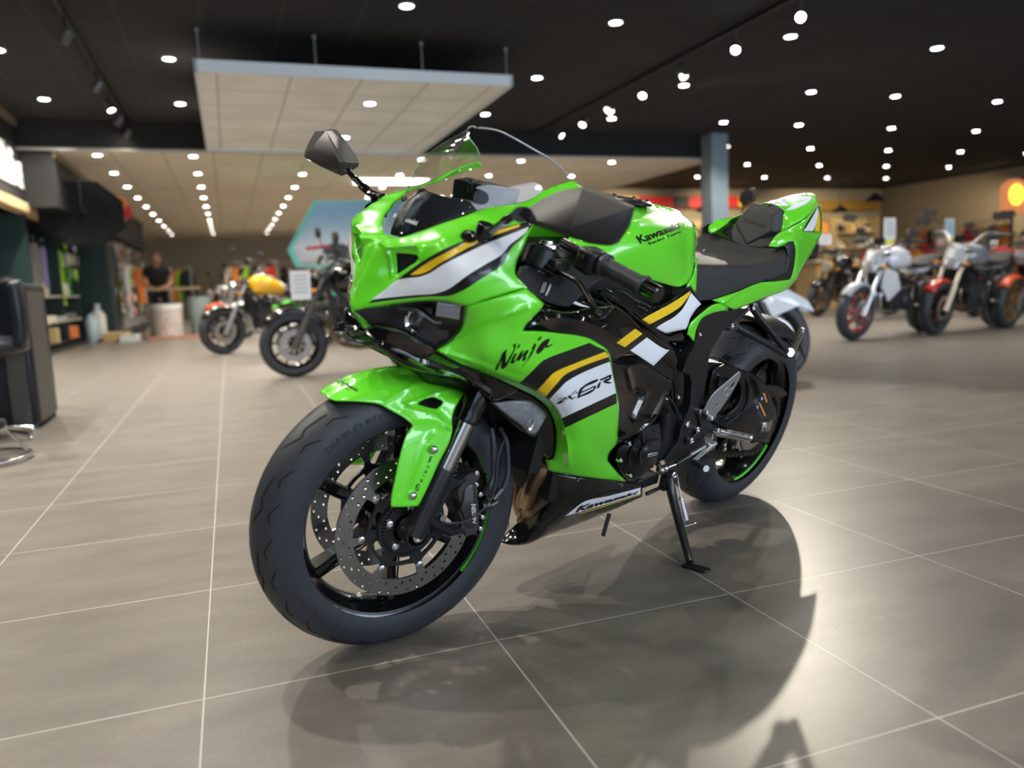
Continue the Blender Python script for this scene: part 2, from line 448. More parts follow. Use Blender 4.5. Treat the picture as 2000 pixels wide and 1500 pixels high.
def hull(name, pts, m, parent, bevel=.003, smooth=30, local=None):
    bm = bmesh.new(); vs = [bm.verts.new(tuple(p)) for p in pts]
    r = bmesh.ops.convex_hull(bm, input=vs)
    bmesh.ops.delete(bm, geom=[v for v in bm.verts if not v.link_faces], context='VERTS')
    bmesh.ops.recalc_face_normals(bm, faces=bm.faces[:])
    me = bpy.data.meshes.new(name); bm.to_mesh(me); bm.free(); me.materials.append(m)
    o = bpy.data.objects.new(name, me); COL.objects.link(o); o.parent = parent
    if local is not None: o.matrix_local = local
    if bevel:
        b = o.modifiers.new('b', 'BEVEL'); b.width = bevel; b.segments = 3; b.limit_method = 'ANGLE'; b.angle_limit = math.radians(12)
    shade(o, smooth); return o

# ================================================================== the green sport bike: bodywork
GREEN = mat('green_paint', (.150, .78, .024), .26, coat=1., spec=.5)
GBLACK = mat('gloss_black_paint', (.0035, .0035, .004), .12, coat=1., coat_rough=.02)
BLKSTK = mat('black_sticker', (.006, .006, .007), .35, coat=.5)
WHTSTK = mat('white_sticker', (.88, .90, .93), .35, coat=.6)
YELSTK = mat('yellow_sticker', (.95, .60, .012), .35, coat=.6)
MBLACK = mat('matte_black_plastic', (.010, .0105, .012), .42, bump=(900, .15))
SATIN = mat('satin_black_metal', (.012, .0125, .014), .33, coat=.2)
DGREY = mat('dark_grey_plastic', (.035, .034, .033), .55, bump=(1500, .25))
SEATM = mat('seat_vinyl', (.024, .022, .021), .62, bump=(2200, .35))
RUBBER = mat('rubber', (.030, .034, .040), .50, bump=(700, .1))
STEEL = mat('steel', (.62, .62, .62), .22, 1.)
ALU = mat('brushed_aluminium', (.66, .67, .68), .34, 1.)
CHROME = mat('chrome', (.85, .85, .86), .07, 1.)
DARKV = mat('void_black', (.0015, .0015, .0015), .9)
BRONZE = mat('heated_header_steel', (.30, .21, .13), .32, 1., noise=(18, .35))
GUNMET = mat('gunmetal', (.085, .085, .088), .42, .8)
LENS = mat('clear_lens', (1, 1, 1), .02, trans=1., ior=1.2)
GREYSTK = mat('grey_print', (.55, .56, .58), .5)
ORANGE = mat('orange_sticker', (.8, .33, .07), .5)

BIKE = empty('sport_motorcycle', matrix=frame_matrix(BR, BO))
tag(BIKE, 'bright green sport motorcycle with white and yellow stripes in the foreground', 'motorcycle')
_Rs = Matrix([[SR[0][0], SR[0][1], SR[0][2], SO[0]], [SR[1][0], SR[1][1], SR[1][2], SO[1]], [SR[2][0], SR[2][1], SR[2][2], SO[2]], [0, 0, 0, 1]])
SM = _Rs
def steer(o):
    for x in (o if isinstance(o, list) else [o]): x.matrix_local = SM
    return o

# ---- nose and upper cowl (left half, mirrored)
panel('upper_cowl', GREEN,
 K('F1', "592,190,0 455,270,0 375,500,0 300,700,0 270,805,0 235,915,0 360,1115,0 420,1080,.022 275,935,.015 450,900,.038 700,865,.075 1000,838,.125 1160,845,.155 1345,885,.19 1520,833,.208 1700,780,.221 1950,712,.235 1890,650,.225 1838,590,.218 1832,520,.213 1850,440,.21 1900,340,.205 1975,160,.20 2010,100,.196")
 + K('P', "1075,415,.185 1137,365,.15 1118,352,.143 1064,371,.138 1028,392,.132 986,400,.125 944,407,.112 905,422,.098 860,437,.078 815,453.5,.052 779,463,.022 766,462.5,.01"),
 K('F1', "620,300,.055 860,255,.092 1100,200,.125 1300,130,.140 1350,300,.150 1500,60,.150 1500,260,.166 1750,180,.186 540,430,.034 430,560,.024 350,760,.014 500,700,.035 600,610,.048 760,560,.085 650,690,.065 800,740,.095 1050,600,.135 1000,720,.130 1250,500,.165 1250,650,.17 1500,450,.192 1500,700,.207 1750,350,.205 1750,600,.220 480,860,.04 930,420,.105 900,320,.098 950,520,.112 520,330,.022 600,450,.040 635,560,.042 640,420,.040"),
 fr='P', step=6.5, rnd=(.003, 5.), holes=[K('F1', "665,372 780,378 870,390 883,415 868,452 800,500 740,540 672,580")],
 creases=[(K('F1', "560,330 600,400 613,480 625,600"), .004, 6.), (K('F1', "510,262 560,305 700,305 860,292 895,335 888,400"), .007, 7.), (K('F1', "395,862 690,630 900,480 1300,260"), .003, 12.)],
 parent=BIKE, key='cowl', seam=.010)
panel('intake_duct', GREEN, K('F1', "625,300 900,300 900,470 780,560 655,620 615,500"), K('F1', "640,420,.030 880,400,.062 670,580,.030 760,350,.04"), fr='P', rnd=None, parent=BIKE, thick=.002)
panel('intake_mesh', mat('black_mesh', (.012, .012, .013), .5), K('F1', "660,360 880,385 900,420 860,470 665,590"), K('F1', "670,380,.036 880,400,.068 670,580,.036"), fr='P', rnd=None, parent=BIKE, thick=.001, step=6, key='mesh', mirror=True)
# decals of the cowl
decal('cowl', BLKSTK, "395,863 540,748 685,630 850,503 1050,378 1300,262 1600,150 1880,82 1985,62 1995,110 1950,155 1900,220 1790,330 1722,462 1500,622 1290,752 1200,786 1000,796 700,822", 'F1', corner=50, off=.0006)
decal('cowl', YELSTK, "803,584 880,530 1000,450 1150,370 1300,290 1500,205 1700,140 1878,88 1868,115 1740,158 1500,250 1410,298 1210,408 1080,482 985,545 900,578", 'F1', corner=50, off=.0011)
decal('cowl', WHTSTK, "432,827 560,728 690,632 790,615 890,604 985,572 1100,500 1400,348 1560,275 1800,180 1962,115 1945,155 1880,215 1780,290 1700,385 1560,470 1350,600 1250,675 1180,722 1080,760 850,782 600,806", 'F1', corner=50, off=.0011)
# mesh wires
_mw = MB()
for i in range(-6, 10):
    for s in (1, -1):
        a = np.array([(700+i*26, 360), (700+i*26+s*130, 600)], float) if s > 0 else np.array([(700+i*26+60, 360), (700+i*26-70, 600)], float)
        pts = [p for p in [a[0]+(a[1]-a[0])*t for t in np.linspace(0, 1, 14)] if inpoly(np.array([p]), [[(668, 374), (876, 392), (866, 450), (740, 538), (672, 576)]])[0]]
        if len(pts) > 1:
            q = project(get('mesh'), K('F1', [tuple(pts[0]), tuple(pts[-1])]), .001); _mw.cyl(q[0], q[1], .0007, 5)
_mw.build('intake_grille', mat('wire_grey', (.07, .07, .075), .5), BIKE)

# ---- side fairing
panel('side_fairing', GREEN,
 "910,597,.190 948,586,.210 980,577,.222 1028,563,.236 1046,578,.244 1063,593,.250 1060,600,.250 1042,620,.246 1024,641,.243 1022,646,.243 1060,647,.240 1100,651,.238 1130,655,.238 1150,660,.238 1168,670,.236 1186,683,.232 1192,694,.230 1198,732,.222 1205,764,.215 1209,800,.208 1207,840,.200 1204,868,.190 1189,888,.178 1187,899,.172 1203,919,.163 1223,939,.152 1222,941,.150 1110,928,.155 1071,921,.140 1064,898,.132 1079,896,.150 1084,875,.158 1085,860,.160 1084,835,.165 1080,820,.17 1068,796,.176 1048,778,.184 1014,760,.190 980,744,.192 940,727,.180 900,711,.168 875,699,.152 852,686,.142 852,682,.142 876,669,.150 890,656,.158 902,638,.166 906,620,.174 909,603,.184",
 "960,620,.212 935,655,.198 915,690,.182 1000,640,.232 1000,680,.232 950,700,.212 1040,700,.240 1014,742,.222 1050,740,.234 1060,770,.222 1085,795,.214 1100,730,.243 1150,720,.242 1100,780,.232 1150,790,.232 1102,834,.205 1150,850,.213 1108,880,.192 1111,915,.174 1160,910,.185 1180,850,.205 1035,592,.247 1000,600,.238 890,675,.163",
 step=7.5, rnd=(.005, 6.), thick=.0035, parent=BIKE, key='side',
 creases=[("860,686 920,706 1000,738 1040,754 1068,775 1092,805 1103,840 1111,905", .004, 9.), ("912,655 960,628 1030,600", .003, 8.)])
decal('side', BLKSTK, "571,645 660,560 750,470 790,430 850,398 1050,322 1255,248 1340,290 1420,330 1452,400 1490,580 1517,745 1525,838 1270,958 1018,1078 1002,1030 985,985 960,930 930,880 890,835 850,800 740,725 650,683", 'F3', corner=40, off=.0006)
decal('side', YELSTK, "735,725 800,655 860,590 895,552 940,524 1100,455 1250,395 1410,335 1432,358 1449,385 1200,472 1100,515 1040,545 1000,575 960,620 825,780", 'F3', corner=40, off=.0012)
decal('side', WHTSTK, "860,805 920,742 980,680 1015,642 1060,610 1200,535 1330,480 1455,432 1475,520 1495,620 1515,738 1250,862 985,985 960,925 930,880", 'F3', corner=40, off=.0012)
LET = mat('black_lettering', (.004, .004, .0045), .4)
# brush lettering "Ninja"
polys('side', [
 "335,515 345,480 375,430 385,405 398,370 392,366 410,345 440,315 450,312 443,345 440,400 436,440 445,438 470,390 505,335 520,300 520,285 505,275 528,252 538,256 533,290 520,330 500,372 465,440 430,490 408,503 398,495 398,450 402,415 385,440 370,470 362,500 352,512",
 "483,440 500,400 530,352 548,345 543,362 522,405 512,435 540,405 560,372 585,335 600,322 612,322 600,350 590,375 620,340 648,315 660,318 655,340 640,365 625,400 650,380 640,398 612,425 600,420 604,395 618,360 590,390 570,420 552,424 556,400 540,420 508,450",
 "548,300 560,272 582,252 572,282 558,300",
 "585,492 605,465 640,425 668,370 680,340 700,315 690,300 722,250 735,262 722,300 700,345 680,380 655,412 620,455",
 "742,225 765,195 790,178 780,205 758,225",
 "738,350 735,330 755,290 790,245 830,215 862,205 866,222 850,250 842,275 870,268 900,250 890,268 850,290 828,300 820,285 800,318 770,345 750,357"],
 LET, 'F3', corner=60)
# ZX-6R
polys('side', [
 "935,845 950,828 1010,790 1012,784 945,797 955,788 1035,775 1030,788 975,822 1025,808 1015,815",
 "1022,808 1120,710 1128,712 1032,806", "1040,762 1065,760 1090,790 1118,768 1118,778 1085,800 1072,795",
 "1118,738 1140,722 1142,732 1120,746",
 ["1135,788 1140,765 1168,690 1180,680 1330,602 1340,600 1335,618 1325,625 1190,698 1180,712 1178,722 1305,665 1318,668 1316,690 1305,704 1160,778", "1158,762 1300,695 1298,682 1172,738"],
 "1328,695 1345,640 1352,632 1368,628 1348,685", ["1352,605 1460,555 1470,558 1465,595 1452,610 1420,622 1470,632 1465,640 1440,645 1385,628 1395,615 1445,592 1448,580 1365,618"]],
 LET, 'F3', corner=30)

# ---- gloss black side covers
panel('inner_cover', GBLACK, "1010,648,.20 1022,640,.225 1045,620,.228 1064,602,.220 1075,603,.205 1100,607,.200 1125,606,.196 1150,600,.19 1180,597,.182 1200,596,.178 1222,610,.176 1245,632,.174 1270,655,.172 1290,672,.170 1309,683,.166 1292,700,.172 1277,716,.176 1262,707,.180 1240,694,.184 1225,690,.188 1200,705,.190 1180,690,.205 1100,670,.215",
 "1080,625,.216 1140,625,.210 1200,640,.200 1180,665,.208 1100,650,.222 1230,665,.190 1260,690,.184",
 rnd=(.004, 5.), parent=BIKE, key='icov', creases=[("1035,640 1075,622 1140,628 1190,650 1235,690", .006, 14.)])
decal('icov', YELSTK, "652,685 765,598 880,512 970,575 862,656 752,740", 'F6', off=.0008)
decal('icov', WHTSTK, "820,777 920,698 1022,618 1100,675 1180,730 1240,760 1300,772 1200,870 1102,968 960,872", 'F6', off=.0008, corner=50)
panel('lower_side_cover', GBLACK, "1190,700,.19 1215,712,.186 1254,709,.182 1285,726,.178 1314,743,.172 1306,762,.172 1296,790,.172 1284,815,.172 1270,832,.172 1240,853,.172 1205,868,.175 1195,800,.185",
 "1230,760,.165 1260,770,.160 1225,820,.168", rnd=(.005, 5.), parent=BIKE, key='lcov', creases=[("1225,720 1235,760 1262,770 1240,818 1285,818", .008, 9.), ("1205,868 1240,853 1270,832 1296,790 1314,743", .006, 10.)])
panel('frame_spar', GBLACK, K('F6', "400,30,.150 470,20,.155 640,110,.160 830,240,.164 1000,340,.166 1110,430,.166 1240,560,.164 1300,585,.163 1400,545,.160 1510,530,.158 1510,640,.158 1590,700,.157 1480,690,.157 1300,680,.158 1180,640,.158 1000,520,.160 850,400,.160 700,270,.158 600,235,.155 480,130,.150"),
 (), fr='P', rnd=(.012, 6.), parent=BIKE, key='spar')
panel('tank_side_cover', GBLACK, K('F6', "500,10,.150 700,30,.150 900,150,.152 1130,235,.152 1300,160,.150 1480,20,.146 1560,-20,.140 1620,100,.148 1690,210,.156 1600,310,.160 1550,400,.163 1520,520,.163 1400,540,.166 1250,575,.170 1120,510,.172 1000,440,.172 880,350,.168 700,200,.160"),
 K('F6', "1100,380,.176 1300,380,.172 1450,300,.162"), fr='P', rnd=(.005, 5.), parent=BIKE, key='tcov')
decal('tcov', YELSTK, "957,405 1040,352 1150,295 1290,220 1420,140 1555,48 1545,95 1500,160 1440,235 1350,300 1200,385 1045,466", 'F6', off=.0008, corner=60)
decal('tcov', WHTSTK, "1118,512 1230,440 1350,372 1450,280 1510,180 1562,72 1620,140 1685,212 1600,310 1548,390 1525,470 1480,532 1380,545 1310,565 1240,573", 'F6', off=.0008, corner=60)
panel('frame_cover', GREEN, "1342,653,.168 1349,630,.168 1360,619,.168 1372,609,.168 1396,594,.166 1404,593,.164 1423,603,.162 1421,608,.162 1388,614,.166 1374,622,.168 1364,640,.168 1357,671,.168", (), rnd=(.004, 5.), parent=BIKE, key='gcov')
panel('tank_skirt', GREEN, K('F5', "110,1270,.125 200,1120,.122 240,900,.115 270,900,.112 250,1310,.128 230,1330,.13 170,1250,.128 100,1330,.13"), (), fr='P', rnd=(.003, 4), parent=BIKE)

# ---- belly pan
panel('belly_pan', GBLACK, "1064,913,.120 1071,920,.132 1110,928,.148 1222,941,.150 1254,948,.150 1255,970,.148 1235,980,.135 1200,996,.120 1140,1020,.100 1080,1042,.080 1016,1065,.055 985,1062,.04 975,1058,.0 1000,1030,.0 1034,1004,.055 1056,985,.085 1070,958,.105 1076,935,.115",
 "1100,960,.150 1180,970,.158 1230,960,.155 1100,1000,.135 1060,1020,.11 1160,1000,.138 1030,1045,.075", rnd=(.003, 5.), parent=BIKE, key='belly', creases=[("1014,1064 1105,1008 1140,982 1255,950", .004, 14)])
decal('belly', WHTSTK, "1022,740 1100,675 1182,612 1460,540 1755,462 1755,520 1400,632", 'F8', off=.0008)
decal('belly', YELSTK, "1160,714 1400,640 1755,526 1755,534 1400,648 1160,722", 'F8', off=.0008)
lettering('belly', 'Kawasaki', "1115,705 1715,520 1740,490 1150,640", LET, 'F8', bold=.035, shear=.15, off=.0014)
_b = MB()
for p in ("1140,383,.160", "1568,440,.158"):
    q = P3('F8', p)[0]; _b.cyl(q-Vector((0, .008, 0)), q+Vector((0, .003, 0)), .0048, 12)
_b.build('fairing_bolt', STEEL, BIKE)

# ---- tank
panel('fuel_tank', GREEN,
 "1150,405,.05 1165,398,.045 1180,390,.03 1222,393,.0 1262,396,.0 1294,402,.0 1328,413,.0 1340,424,.03 1358,440,.075 1359.5,460,.085 1358,500,.100 1357,520,.105 1349,545,.118 1336,558,.130 1326,561,.136 1300,556,.142 1260,544,.148 1225,533,.150 1190,520,.150 1160,515,.146 1130,500,.14 1110,470,.12 1120,440,.09 1135,420,.06",
 "1230,405,.055 1262,407,.05 1285,412,.040 1230,430,.110 1280,425,.095 1325,420,.055 1345,450,.092 1230,470,.148 1280,460,.142 1320,450,.120 1230,500,.155 1280,505,.155 1320,500,.142 1350,500,.112 1300,540,.150 1335,540,.134 1180,470,.130 1170,430,.10 1190,500,.150 1250,530,.153",
 step=7, rnd=(.004, 5.), thick=.004, parent=BIKE, key='tank', seam=.02, creases=[("1180,448 1230,430 1290,418 1328,414", .006, 12), ("1352,445 1350,500 1347,540 1328,560", .006, 8)])
decal('tank', WHTSTK, "900,385 1050,400 1100,440 1390,432 1300,470 1180,500 1100,490 1040,470 1060,440", 'F4', off=.0008)
lettering('tank', 'Kawasaki', "755,968 1408,715 1380,610 670,850", LET, 'F4', bold=.03, off=.001)
lettering('tank', 'Racing Team', "915,1002 1418,800 1400,752 868,950", LET, 'F4', bold=.02, off=.001)
_b = MB(); c = Vector((.79, 0, .985))
_b.lathe([(0, .062), (.006, .062), (.010, .056), (.010, .02), (.012, .018), (.012, .0001)], 32, 0, 'z', c)
for k in range(6): a = k*PI/3+.3; _b.cyl(c+Vector((.05*math.cos(a), .05*math.sin(a), .008)), c+Vector((.05*math.cos(a), .05*math.sin(a), .013)), .004, 8)
_b.build('fuel_cap', mat('black_cap', (.03, .03, .033), .3, .5), BIKE)

# ---- seat: lofted across the bike
_st = [(.70, .070, .840, .845, .775), (.66, .088, .848, .856, .765), (.60, .112, .852, .862, .762), (.52, .130, .854, .861, .765), (.43, .140, .856, .858, .780), (.34, .145, .860, .856, .805), (.26, .148, .870, .862, .822), (.21, .148, .886, .874, .832), (.185, .143, .903, .885, .840), (.178, .135, .900, .880, .845)]
v = []; NS = 21
for (x, w, ze, zc, zb) in _st:
    for j in range(NS):
        t = -1+2*j/(NS-1); a = abs(t); sg = 1 if t > 0 else -1
        if a < .72: y = sg*w*(a/.72)*.93; z = zc+(ze-zc)*(a/.72)**2
        elif a < .80: y = sg*w*(.93+(a-.72)/.08*.055); z = ze-.006*((a-.72)/.08)**2
        else: k = (a-.8)/.2; y = sg*(w*.985+.012*math.sin(k*PI*.5)); z = ze-.006-(ze-.006-zb)*k
        v.append((x, y, z))
f = [(i*NS+j, i*NS+j+1, (i+1)*NS+j+1, (i+1)*NS+j) for i in range(len(_st)-1) for j in range(NS-1)]
n = len(v); f.append(tuple(range(NS))); f.append(tuple((len(_st)-1)*NS+j for j in range(NS-1, -1, -1)))
o = meshobj('rider_seat', v, f, SEATM, BIKE, 60); b = o.modifiers.new('s', 'SUBSURF'); b.levels = 1; b.render_levels = 2
PANELS['seat'] = dict(V=np.array(v), F=f, un=U, objs=[o])

# ---- tail
panel('tail_cowl', GREEN, K('F5', "1100,240,0 1215,205,0 1334,176,0 1440,145,0 1535,119,0 1620,112,0 1690,111,0 1715,130,.03 1728,210,.055 1700,260,.063 1590,400,.085 1400,515,.088 1230,612,.080 1250,600,.072 1276,540,.066 1290,470,.060 1292,380,.052 1290,310,.045 1215,252,.028"),
 K('F5', "1400,300,.045 1350,450,.070 1450,400,.072 1550,300,.060 1600,200,.042 1480,200,.03 1650,250,.058 1320,400,.058"),
 fr='P', step=5, rnd=(.003, 4), parent=BIKE, key='tail', seam=.012)
decal('tail', WHTSTK, "1125,235 1180,190 1340,170 1520,138 1660,155 1655,170 1450,205 1330,210 1382,262 1300,262", 'F5', off=.0008, holes=["1215,205 1200,232 1290,235"], corner=30)
decal('tail', WHTSTK, "1340,318 1440,250 1560,200 1655,165 1640,190 1560,250 1450,300", 'F5', off=.0008, corner=30)
hull('pad_base', [Vector(q) for s_ in (1, -1) for q in ((.158, .100*s_, .908), (.172, .004*s_, .864), (.03, .08*s_, .93), (.03, .004*s_, .86), (.120, .080*s_, .930), (.10, .055*s_, .96))], DGREY, BIKE, .004)
_pp = []
for s_ in (1, -1): _pp += [(.137, .044*s_, .983), (.153, .061*s_, .938), (.168, .004*s_, .889), (.104, .050*s_, 1.004), (.124, .076*s_, .934), (.152, .004*s_, .868), (.05, .045*s_, .99), (.07, .07*s_, .92), (.10, .004*s_, .87)]
_po = hull('bump_pad', _pp, DGREY, BIKE, .0035)
PANELS['pad'] = dict(V=np.array([tuple(v.co) for v in _po.data.vertices]), F=[tuple(q.vertices) for q in _po.data.polygons], un=U, objs=[_po])
lettering('pad', 'Ninja', "815,478 1092,545 1106,488 832,405", mat('deboss_shade', (.004, .004, .004), .7), 'F5', shear=.35, off=.0006)  # letters lie on the pad; the dark colour paints the shade of a deboss
panel('tail_side', GREEN, "1501,481,.098 1517,458,.084 1545,443,.090 1571,429,.092 1590,408,.078 1598,397,.062 1603,403,.062 1605,430,.064 1605.6,456,.070 1600,466,.080 1590,486,.098 1570,520,.125 1556,545,.140 1549,554,.146 1541,562,.150 1500,580,.155 1467,593,.156 1435,606,.157 1412,597,.158 1389,586,.150 1420,576,.156 1450,565,.158 1480,553,.160 1520,549,.162 1542,546,.158 1549,533,.154 1552,515,.150 1552,478,.146 1550,472,.144 1544,471,.142 1530,481,.128",
 "1580,440,.088 1560,460,.115 1590,460,.090 1575,490,.118 1560,520,.140 1545,555,.156 1450,585,.163 1500,566,.166",
 step=6, rnd=(.004, 5), parent=BIKE, key='tside', creases=[(K('F5', "1240,700 1450,600 1770,630"), .006, 7), (K('F5', "600,1440 950,1230 1400,1170"), .004, 6)])
decal('tside', BLKSTK, "1542,572 1640,400 1742,248 1760,300 1765,585 1650,582", 'F5', off=.0006)
decal('tside', WHTSTK, "1562,568 1650,430 1735,272 1738,300 1672,570", 'F5', off=.0011)
decal('tside', YELSTK, "1690,572 1722,440 1745,300 1752,330 1755,580", 'F5', off=.0011)
panel('seat_trim', MBLACK, K('F5', "1310,757,.134 1360,715,.138 1400,693,.142 1440,700,.143 1452,760,.145 1450,950,.150 1425,1080,.154 1392,1168,.156 1200,1180,.157 1000,1203,.156 1100,1160,.160 1250,1120,.160 1330,1080,.157 1355,950,.152 1350,800,.148"), (), fr='P', rnd=(.003, 4), parent=BIKE)
# inner body that closes the tail from behind and below
o = MB(); o.box((-.02, 0, .885), (.26, .17, .04)); o.box((-.02, 0, .955), (.26, .13, .08), taper=.8); o.build('tail_floor', MBLACK, BIKE, bevel=.012)
o = MB(); o.box((-.135, 0, .965), (.03, .12, .035)); o.build('tail_lamp', mat('red_lens', (.35, .01, .01), .15, coat=1.), BIKE, bevel=.006)

# ---- windscreen: tinted clear shell
WS = mat('tinted_screen', (.82, .82, .82), .0, trans=1., ior=1.0, coat=1.)
panel('windscreen', WS, "762,463,.0 766,452,.0 790,420,.0 831,370,.0 870,320,.0 910,270,.0 926,252,.0 937,247.5,.0 960,250,.02 976,254,.042 1000,266,.064 1040,288,.092 1080,312,.112 1112,340,.130 1118,353,.142 1064,372,.138 1028,393,.131 986,401,.124 944,408,.111 905,423,.097 860,438,.077 815,454.5,.051 779,464,.021",
 "900,330,.055 950,300,.070 860,400,.050 950,370,.105 1020,330,.108 820,430,.035 1000,300,.085 1050,350,.13", step=6, rnd=None, thick=0, parent=BIKE, key='screen', seam=.05, smooth=180)
lettering('screen', 'Kawasaki', "640,25 868,105 888,62 660,-15", mat('white_print', (.6, .6, .6), .4), 'F1', bold=.03, off=.0012, name='screen_lettering')
for sg in (1, -1):
    rim_ = [Vector(p)*1 for p in project(get('screen'), [q[:2] for q in smooth_loop([(934, 250), (950, 251), (975, 256), (1000, 268), (1039, 290), (1079, 314), (1110, 342)], 8, closed=False)], .0)]
    m = MB(); m.tube([Vector((q.x, q.y*sg, q.z)) for q in rim_], .0016, 6); m.build('screen_edge_highlight', mat('acrylic_highlight', (.55, .57, .6), .15, coat=1.), BIKE, 60)  # pale tube added along the rim for a bright edge highlight
panel('screen_base', MBLACK, K('A', "690,765,.0 728,650,.0 850,500,.0 905,475,.01 1070,520,.05 1200,540,.07 1290,585,.085 1150,640,.080 1000,690,.062 850,742,.034 735,775,.008"), (), fr='P', rnd=None, parent=BIKE, thick=.002, seam=.04)

# ================================================================== wheels
def text_arc(body, r0, r1, a0, a1, yf, bold=.0, shear=0.):
    """text wrapped on a wheel's side between two angles and radii; yf(r) gives the sideways position"""
    V, F = text2d(body, bold, shear); V, F = refine(V*np.array([max(1, abs(a1-a0)*r0/(r1-r0)), 1]), F, .4)
    V = V/np.array([max(1, abs(a1-a0)*r0/(r1-r0)), 1]); out = []
    for u, v in V:
        a = a0+(a1-a0)*u; r = r0+(r1-r0)*v; out.append((r*math.cos(a), yf(r), r*math.sin(a)))
    return out, F
TYRE_SIDE = mat('tyre_print', (.028, .031, .036), .4)
RIMB = mat('rim_black', (.004, .004, .0045), .18, coat=.6)
RIMG = mat('rim_green_tape', (.10, .66, .04), .35)
GROOVE_SHADE = mat('groove_shade', (.002, .002, .002), .8)  # tread grooves are strips on the surface, their shade put into the colour
def wheel(parent, local, R, W, hb, rimr, rimw, front, spokes=6, a_off=30, stripes=True):
    """tyre and cast rim; children of the motorcycle"""
    hw = W/2
    def crown(t):
        return hw*math.sin(t*PI/2), R-hb*(1-math.cos(t*PI/2))
    prof = [crown(t) for t in np.linspace(-1, 1, 25)]
    rs = R-hb
    side = [(hw*1.0, rs), (hw*.985, rs-.012), (hw*.93, rs-.024), (rimw/2+.001, rimr+.004), (rimw/2-.004, rimr-.004)]
    pr = [(-y, r) for y, r in side[::-1]][:-1]+prof+side[1:]
    m = MB(); m.lathe(pr, 120, 0, 'y')
    def onc(a, t, off=.0004):
        y, r = crown(t); n = Vector((math.cos(a)*math.cos(t*PI/2), math.sin(t*PI/2), math.sin(a)*math.cos(t*PI/2)))
        return Vector((r*math.cos(a), y, r*math.sin(a)))+n*off
    def groove_strip(path, w):
        pts = []
        for i in range(len(path)-1):
            a, b = np.array(path[i]), np.array(path[i+1]); k = 5
            for q in range(k+(i == len(path)-2)): pts.append(a+(b-a)*q/k)
        L, Rr = [], []
        for i, p in enumerate(pts):
            d = pts[min(i+1, len(pts)-1)]-pts[max(i-1, 0)]; d = np.array([d[0]*R, d[1]*hw*1.5]); d = d/np.linalg.norm(d); ww = w*(.35 if i in (0, len(pts)-1) else 1)
            nx = np.array([-d[1]/R, d[0]/(hw*1.5)])*ww
            L.append(onc(*(p+nx))); Rr.append(onc(*(p-nx)))
        n = len(L); m.add(L+Rr, [(i, i+1, n+i+1, n+i) for i in range(n-1)], 1)
    N = 12 if front else 13
    for k in range(N):
        a = k*2*PI/N+.10
        for s in (1, -1):
            o = 0 if s > 0 else PI/N
            groove_strip([(a+o, s*.06), (a+o+.13, s*.30), (a+o+.19, s*.22), (a+o+.36, s*.30)], .0019)
            groove_strip([(a+o+.05, s*.52), (a+o+.11, s*.48), (a+o+.22, s*.66)], .0014)
            groove_strip([(a+o+.30, s*.50), (a+o+.36, s*.46), (a+o+.47, s*.62)], .0014)
            if not front: groove_strip([(a+o+.20, s*.70), (a+o+.30, s*.86)], .0014)
    ty = m.build('front_tyre' if front else 'rear_tyre', [RUBBER, GROOVE_SHADE], parent, 60, local=local)
    def ys(r): # side wall position at a radius
        P = sorted([(q[1], q[0]) for q in side]); return float(np.interp(r, [p[0] for p in P], [p[1] for p in P]))+.0006
    if front:
        t = MB()
        for body, r0, r1, a0, a1 in (('DIABLO ROSSO IV', .243, .256, math.radians(46), math.radians(92)), ('PIRELLI', .239, .252, math.radians(-114), math.radians(-96)), ('DIABLO ROSSO IV', .243, .256, math.radians(-80), math.radians(-30)), ('PIRELLI', .239, .252, math.radians(165), math.radians(185))):
            t.add(*text_arc(body, r0, r1, a0, a1, ys, .0))
        for k in range(9):
            a = math.radians(-146+k*2.7); v = [(r*math.cos(q), ys(r), r*math.sin(q)) for r in (.2405, .2455, .2505, .255) for q in (a, a+math.radians(1.4))]
            t.add(v, [(i*2, i*2+1, i*2+3, i*2+2) for i in range(3)])
        t.build('tyre_lettering', TYRE_SIDE, ty, 60)
    # rim: barrel with two flanges
    hr = rimw/2
    p = [(hr, rimr+.003), (hr+.002, rimr), (hr, rimr-.004), (hr-.006, rimr-.010), (hr-.010, rimr-.022), (hr-.022, rimr-.030), (hr*.35, rimr-.038), (0, rimr-.040)]
    pr2 = p+[(-y, r) for y, r in p[::-1][1:]]
    m = MB(); m.lathe(pr2, 96, 0, 'y'); m.lathe([(-y, r+.006) for y, r in pr2], 72, 0, 'y')
    inner = rimr-.036; hub = .050 if front else .065
    for k in range(spokes):
        a = math.radians(a_off)+k*2*PI/spokes; ca, sa = math.cos(a), math.sin(a)
        for sd in (-1, 1):   # a forked rib pair per spoke
            pts = []
            for q, rr in enumerate((hub, (hub+inner)/2, inner+.004)):
                wd = (.012, .0105, .013)[q]; yy = (.024, .013, .020)[q] if front else (.035, .02, .032)[q]
                pts.append((rr, wd, yy))
            v = []
            for rr, wd, yy in pts:
                for (u, w) in ((-1, -1), (1, -1), (1, 1), (-1, 1)):
                    if sd > 0: v.append((rr*ca-u*wd*sa, w*yy, rr*sa+u*wd*ca))
            if sd > 0:
                fcs = [(i*4+j, i*4+(j+1) % 4, i*4+4+(j+1) % 4, i*4+4+j) for i in range(2) for j in range(4)]; m.add(v, fcs)
                for u in (-.55, .55):
                    m.tube([(pts[0][0]*ca-u*.018*sa, .026, pts[0][0]*sa+u*.018*ca), (inner*ca-u*.018*sa, .021, inner*sa+u*.018*ca)], .0022, 6)
    m.lathe([(-.045, .02), (-.045, hub-.004), (-.03, hub+.004), (.03, hub+.004), (.045, hub-.004), (.045, .02)], 40, 0, 'y')
    rim = m.build('front_rim' if front else 'rear_rim', RIMB, parent, 35, local=local)
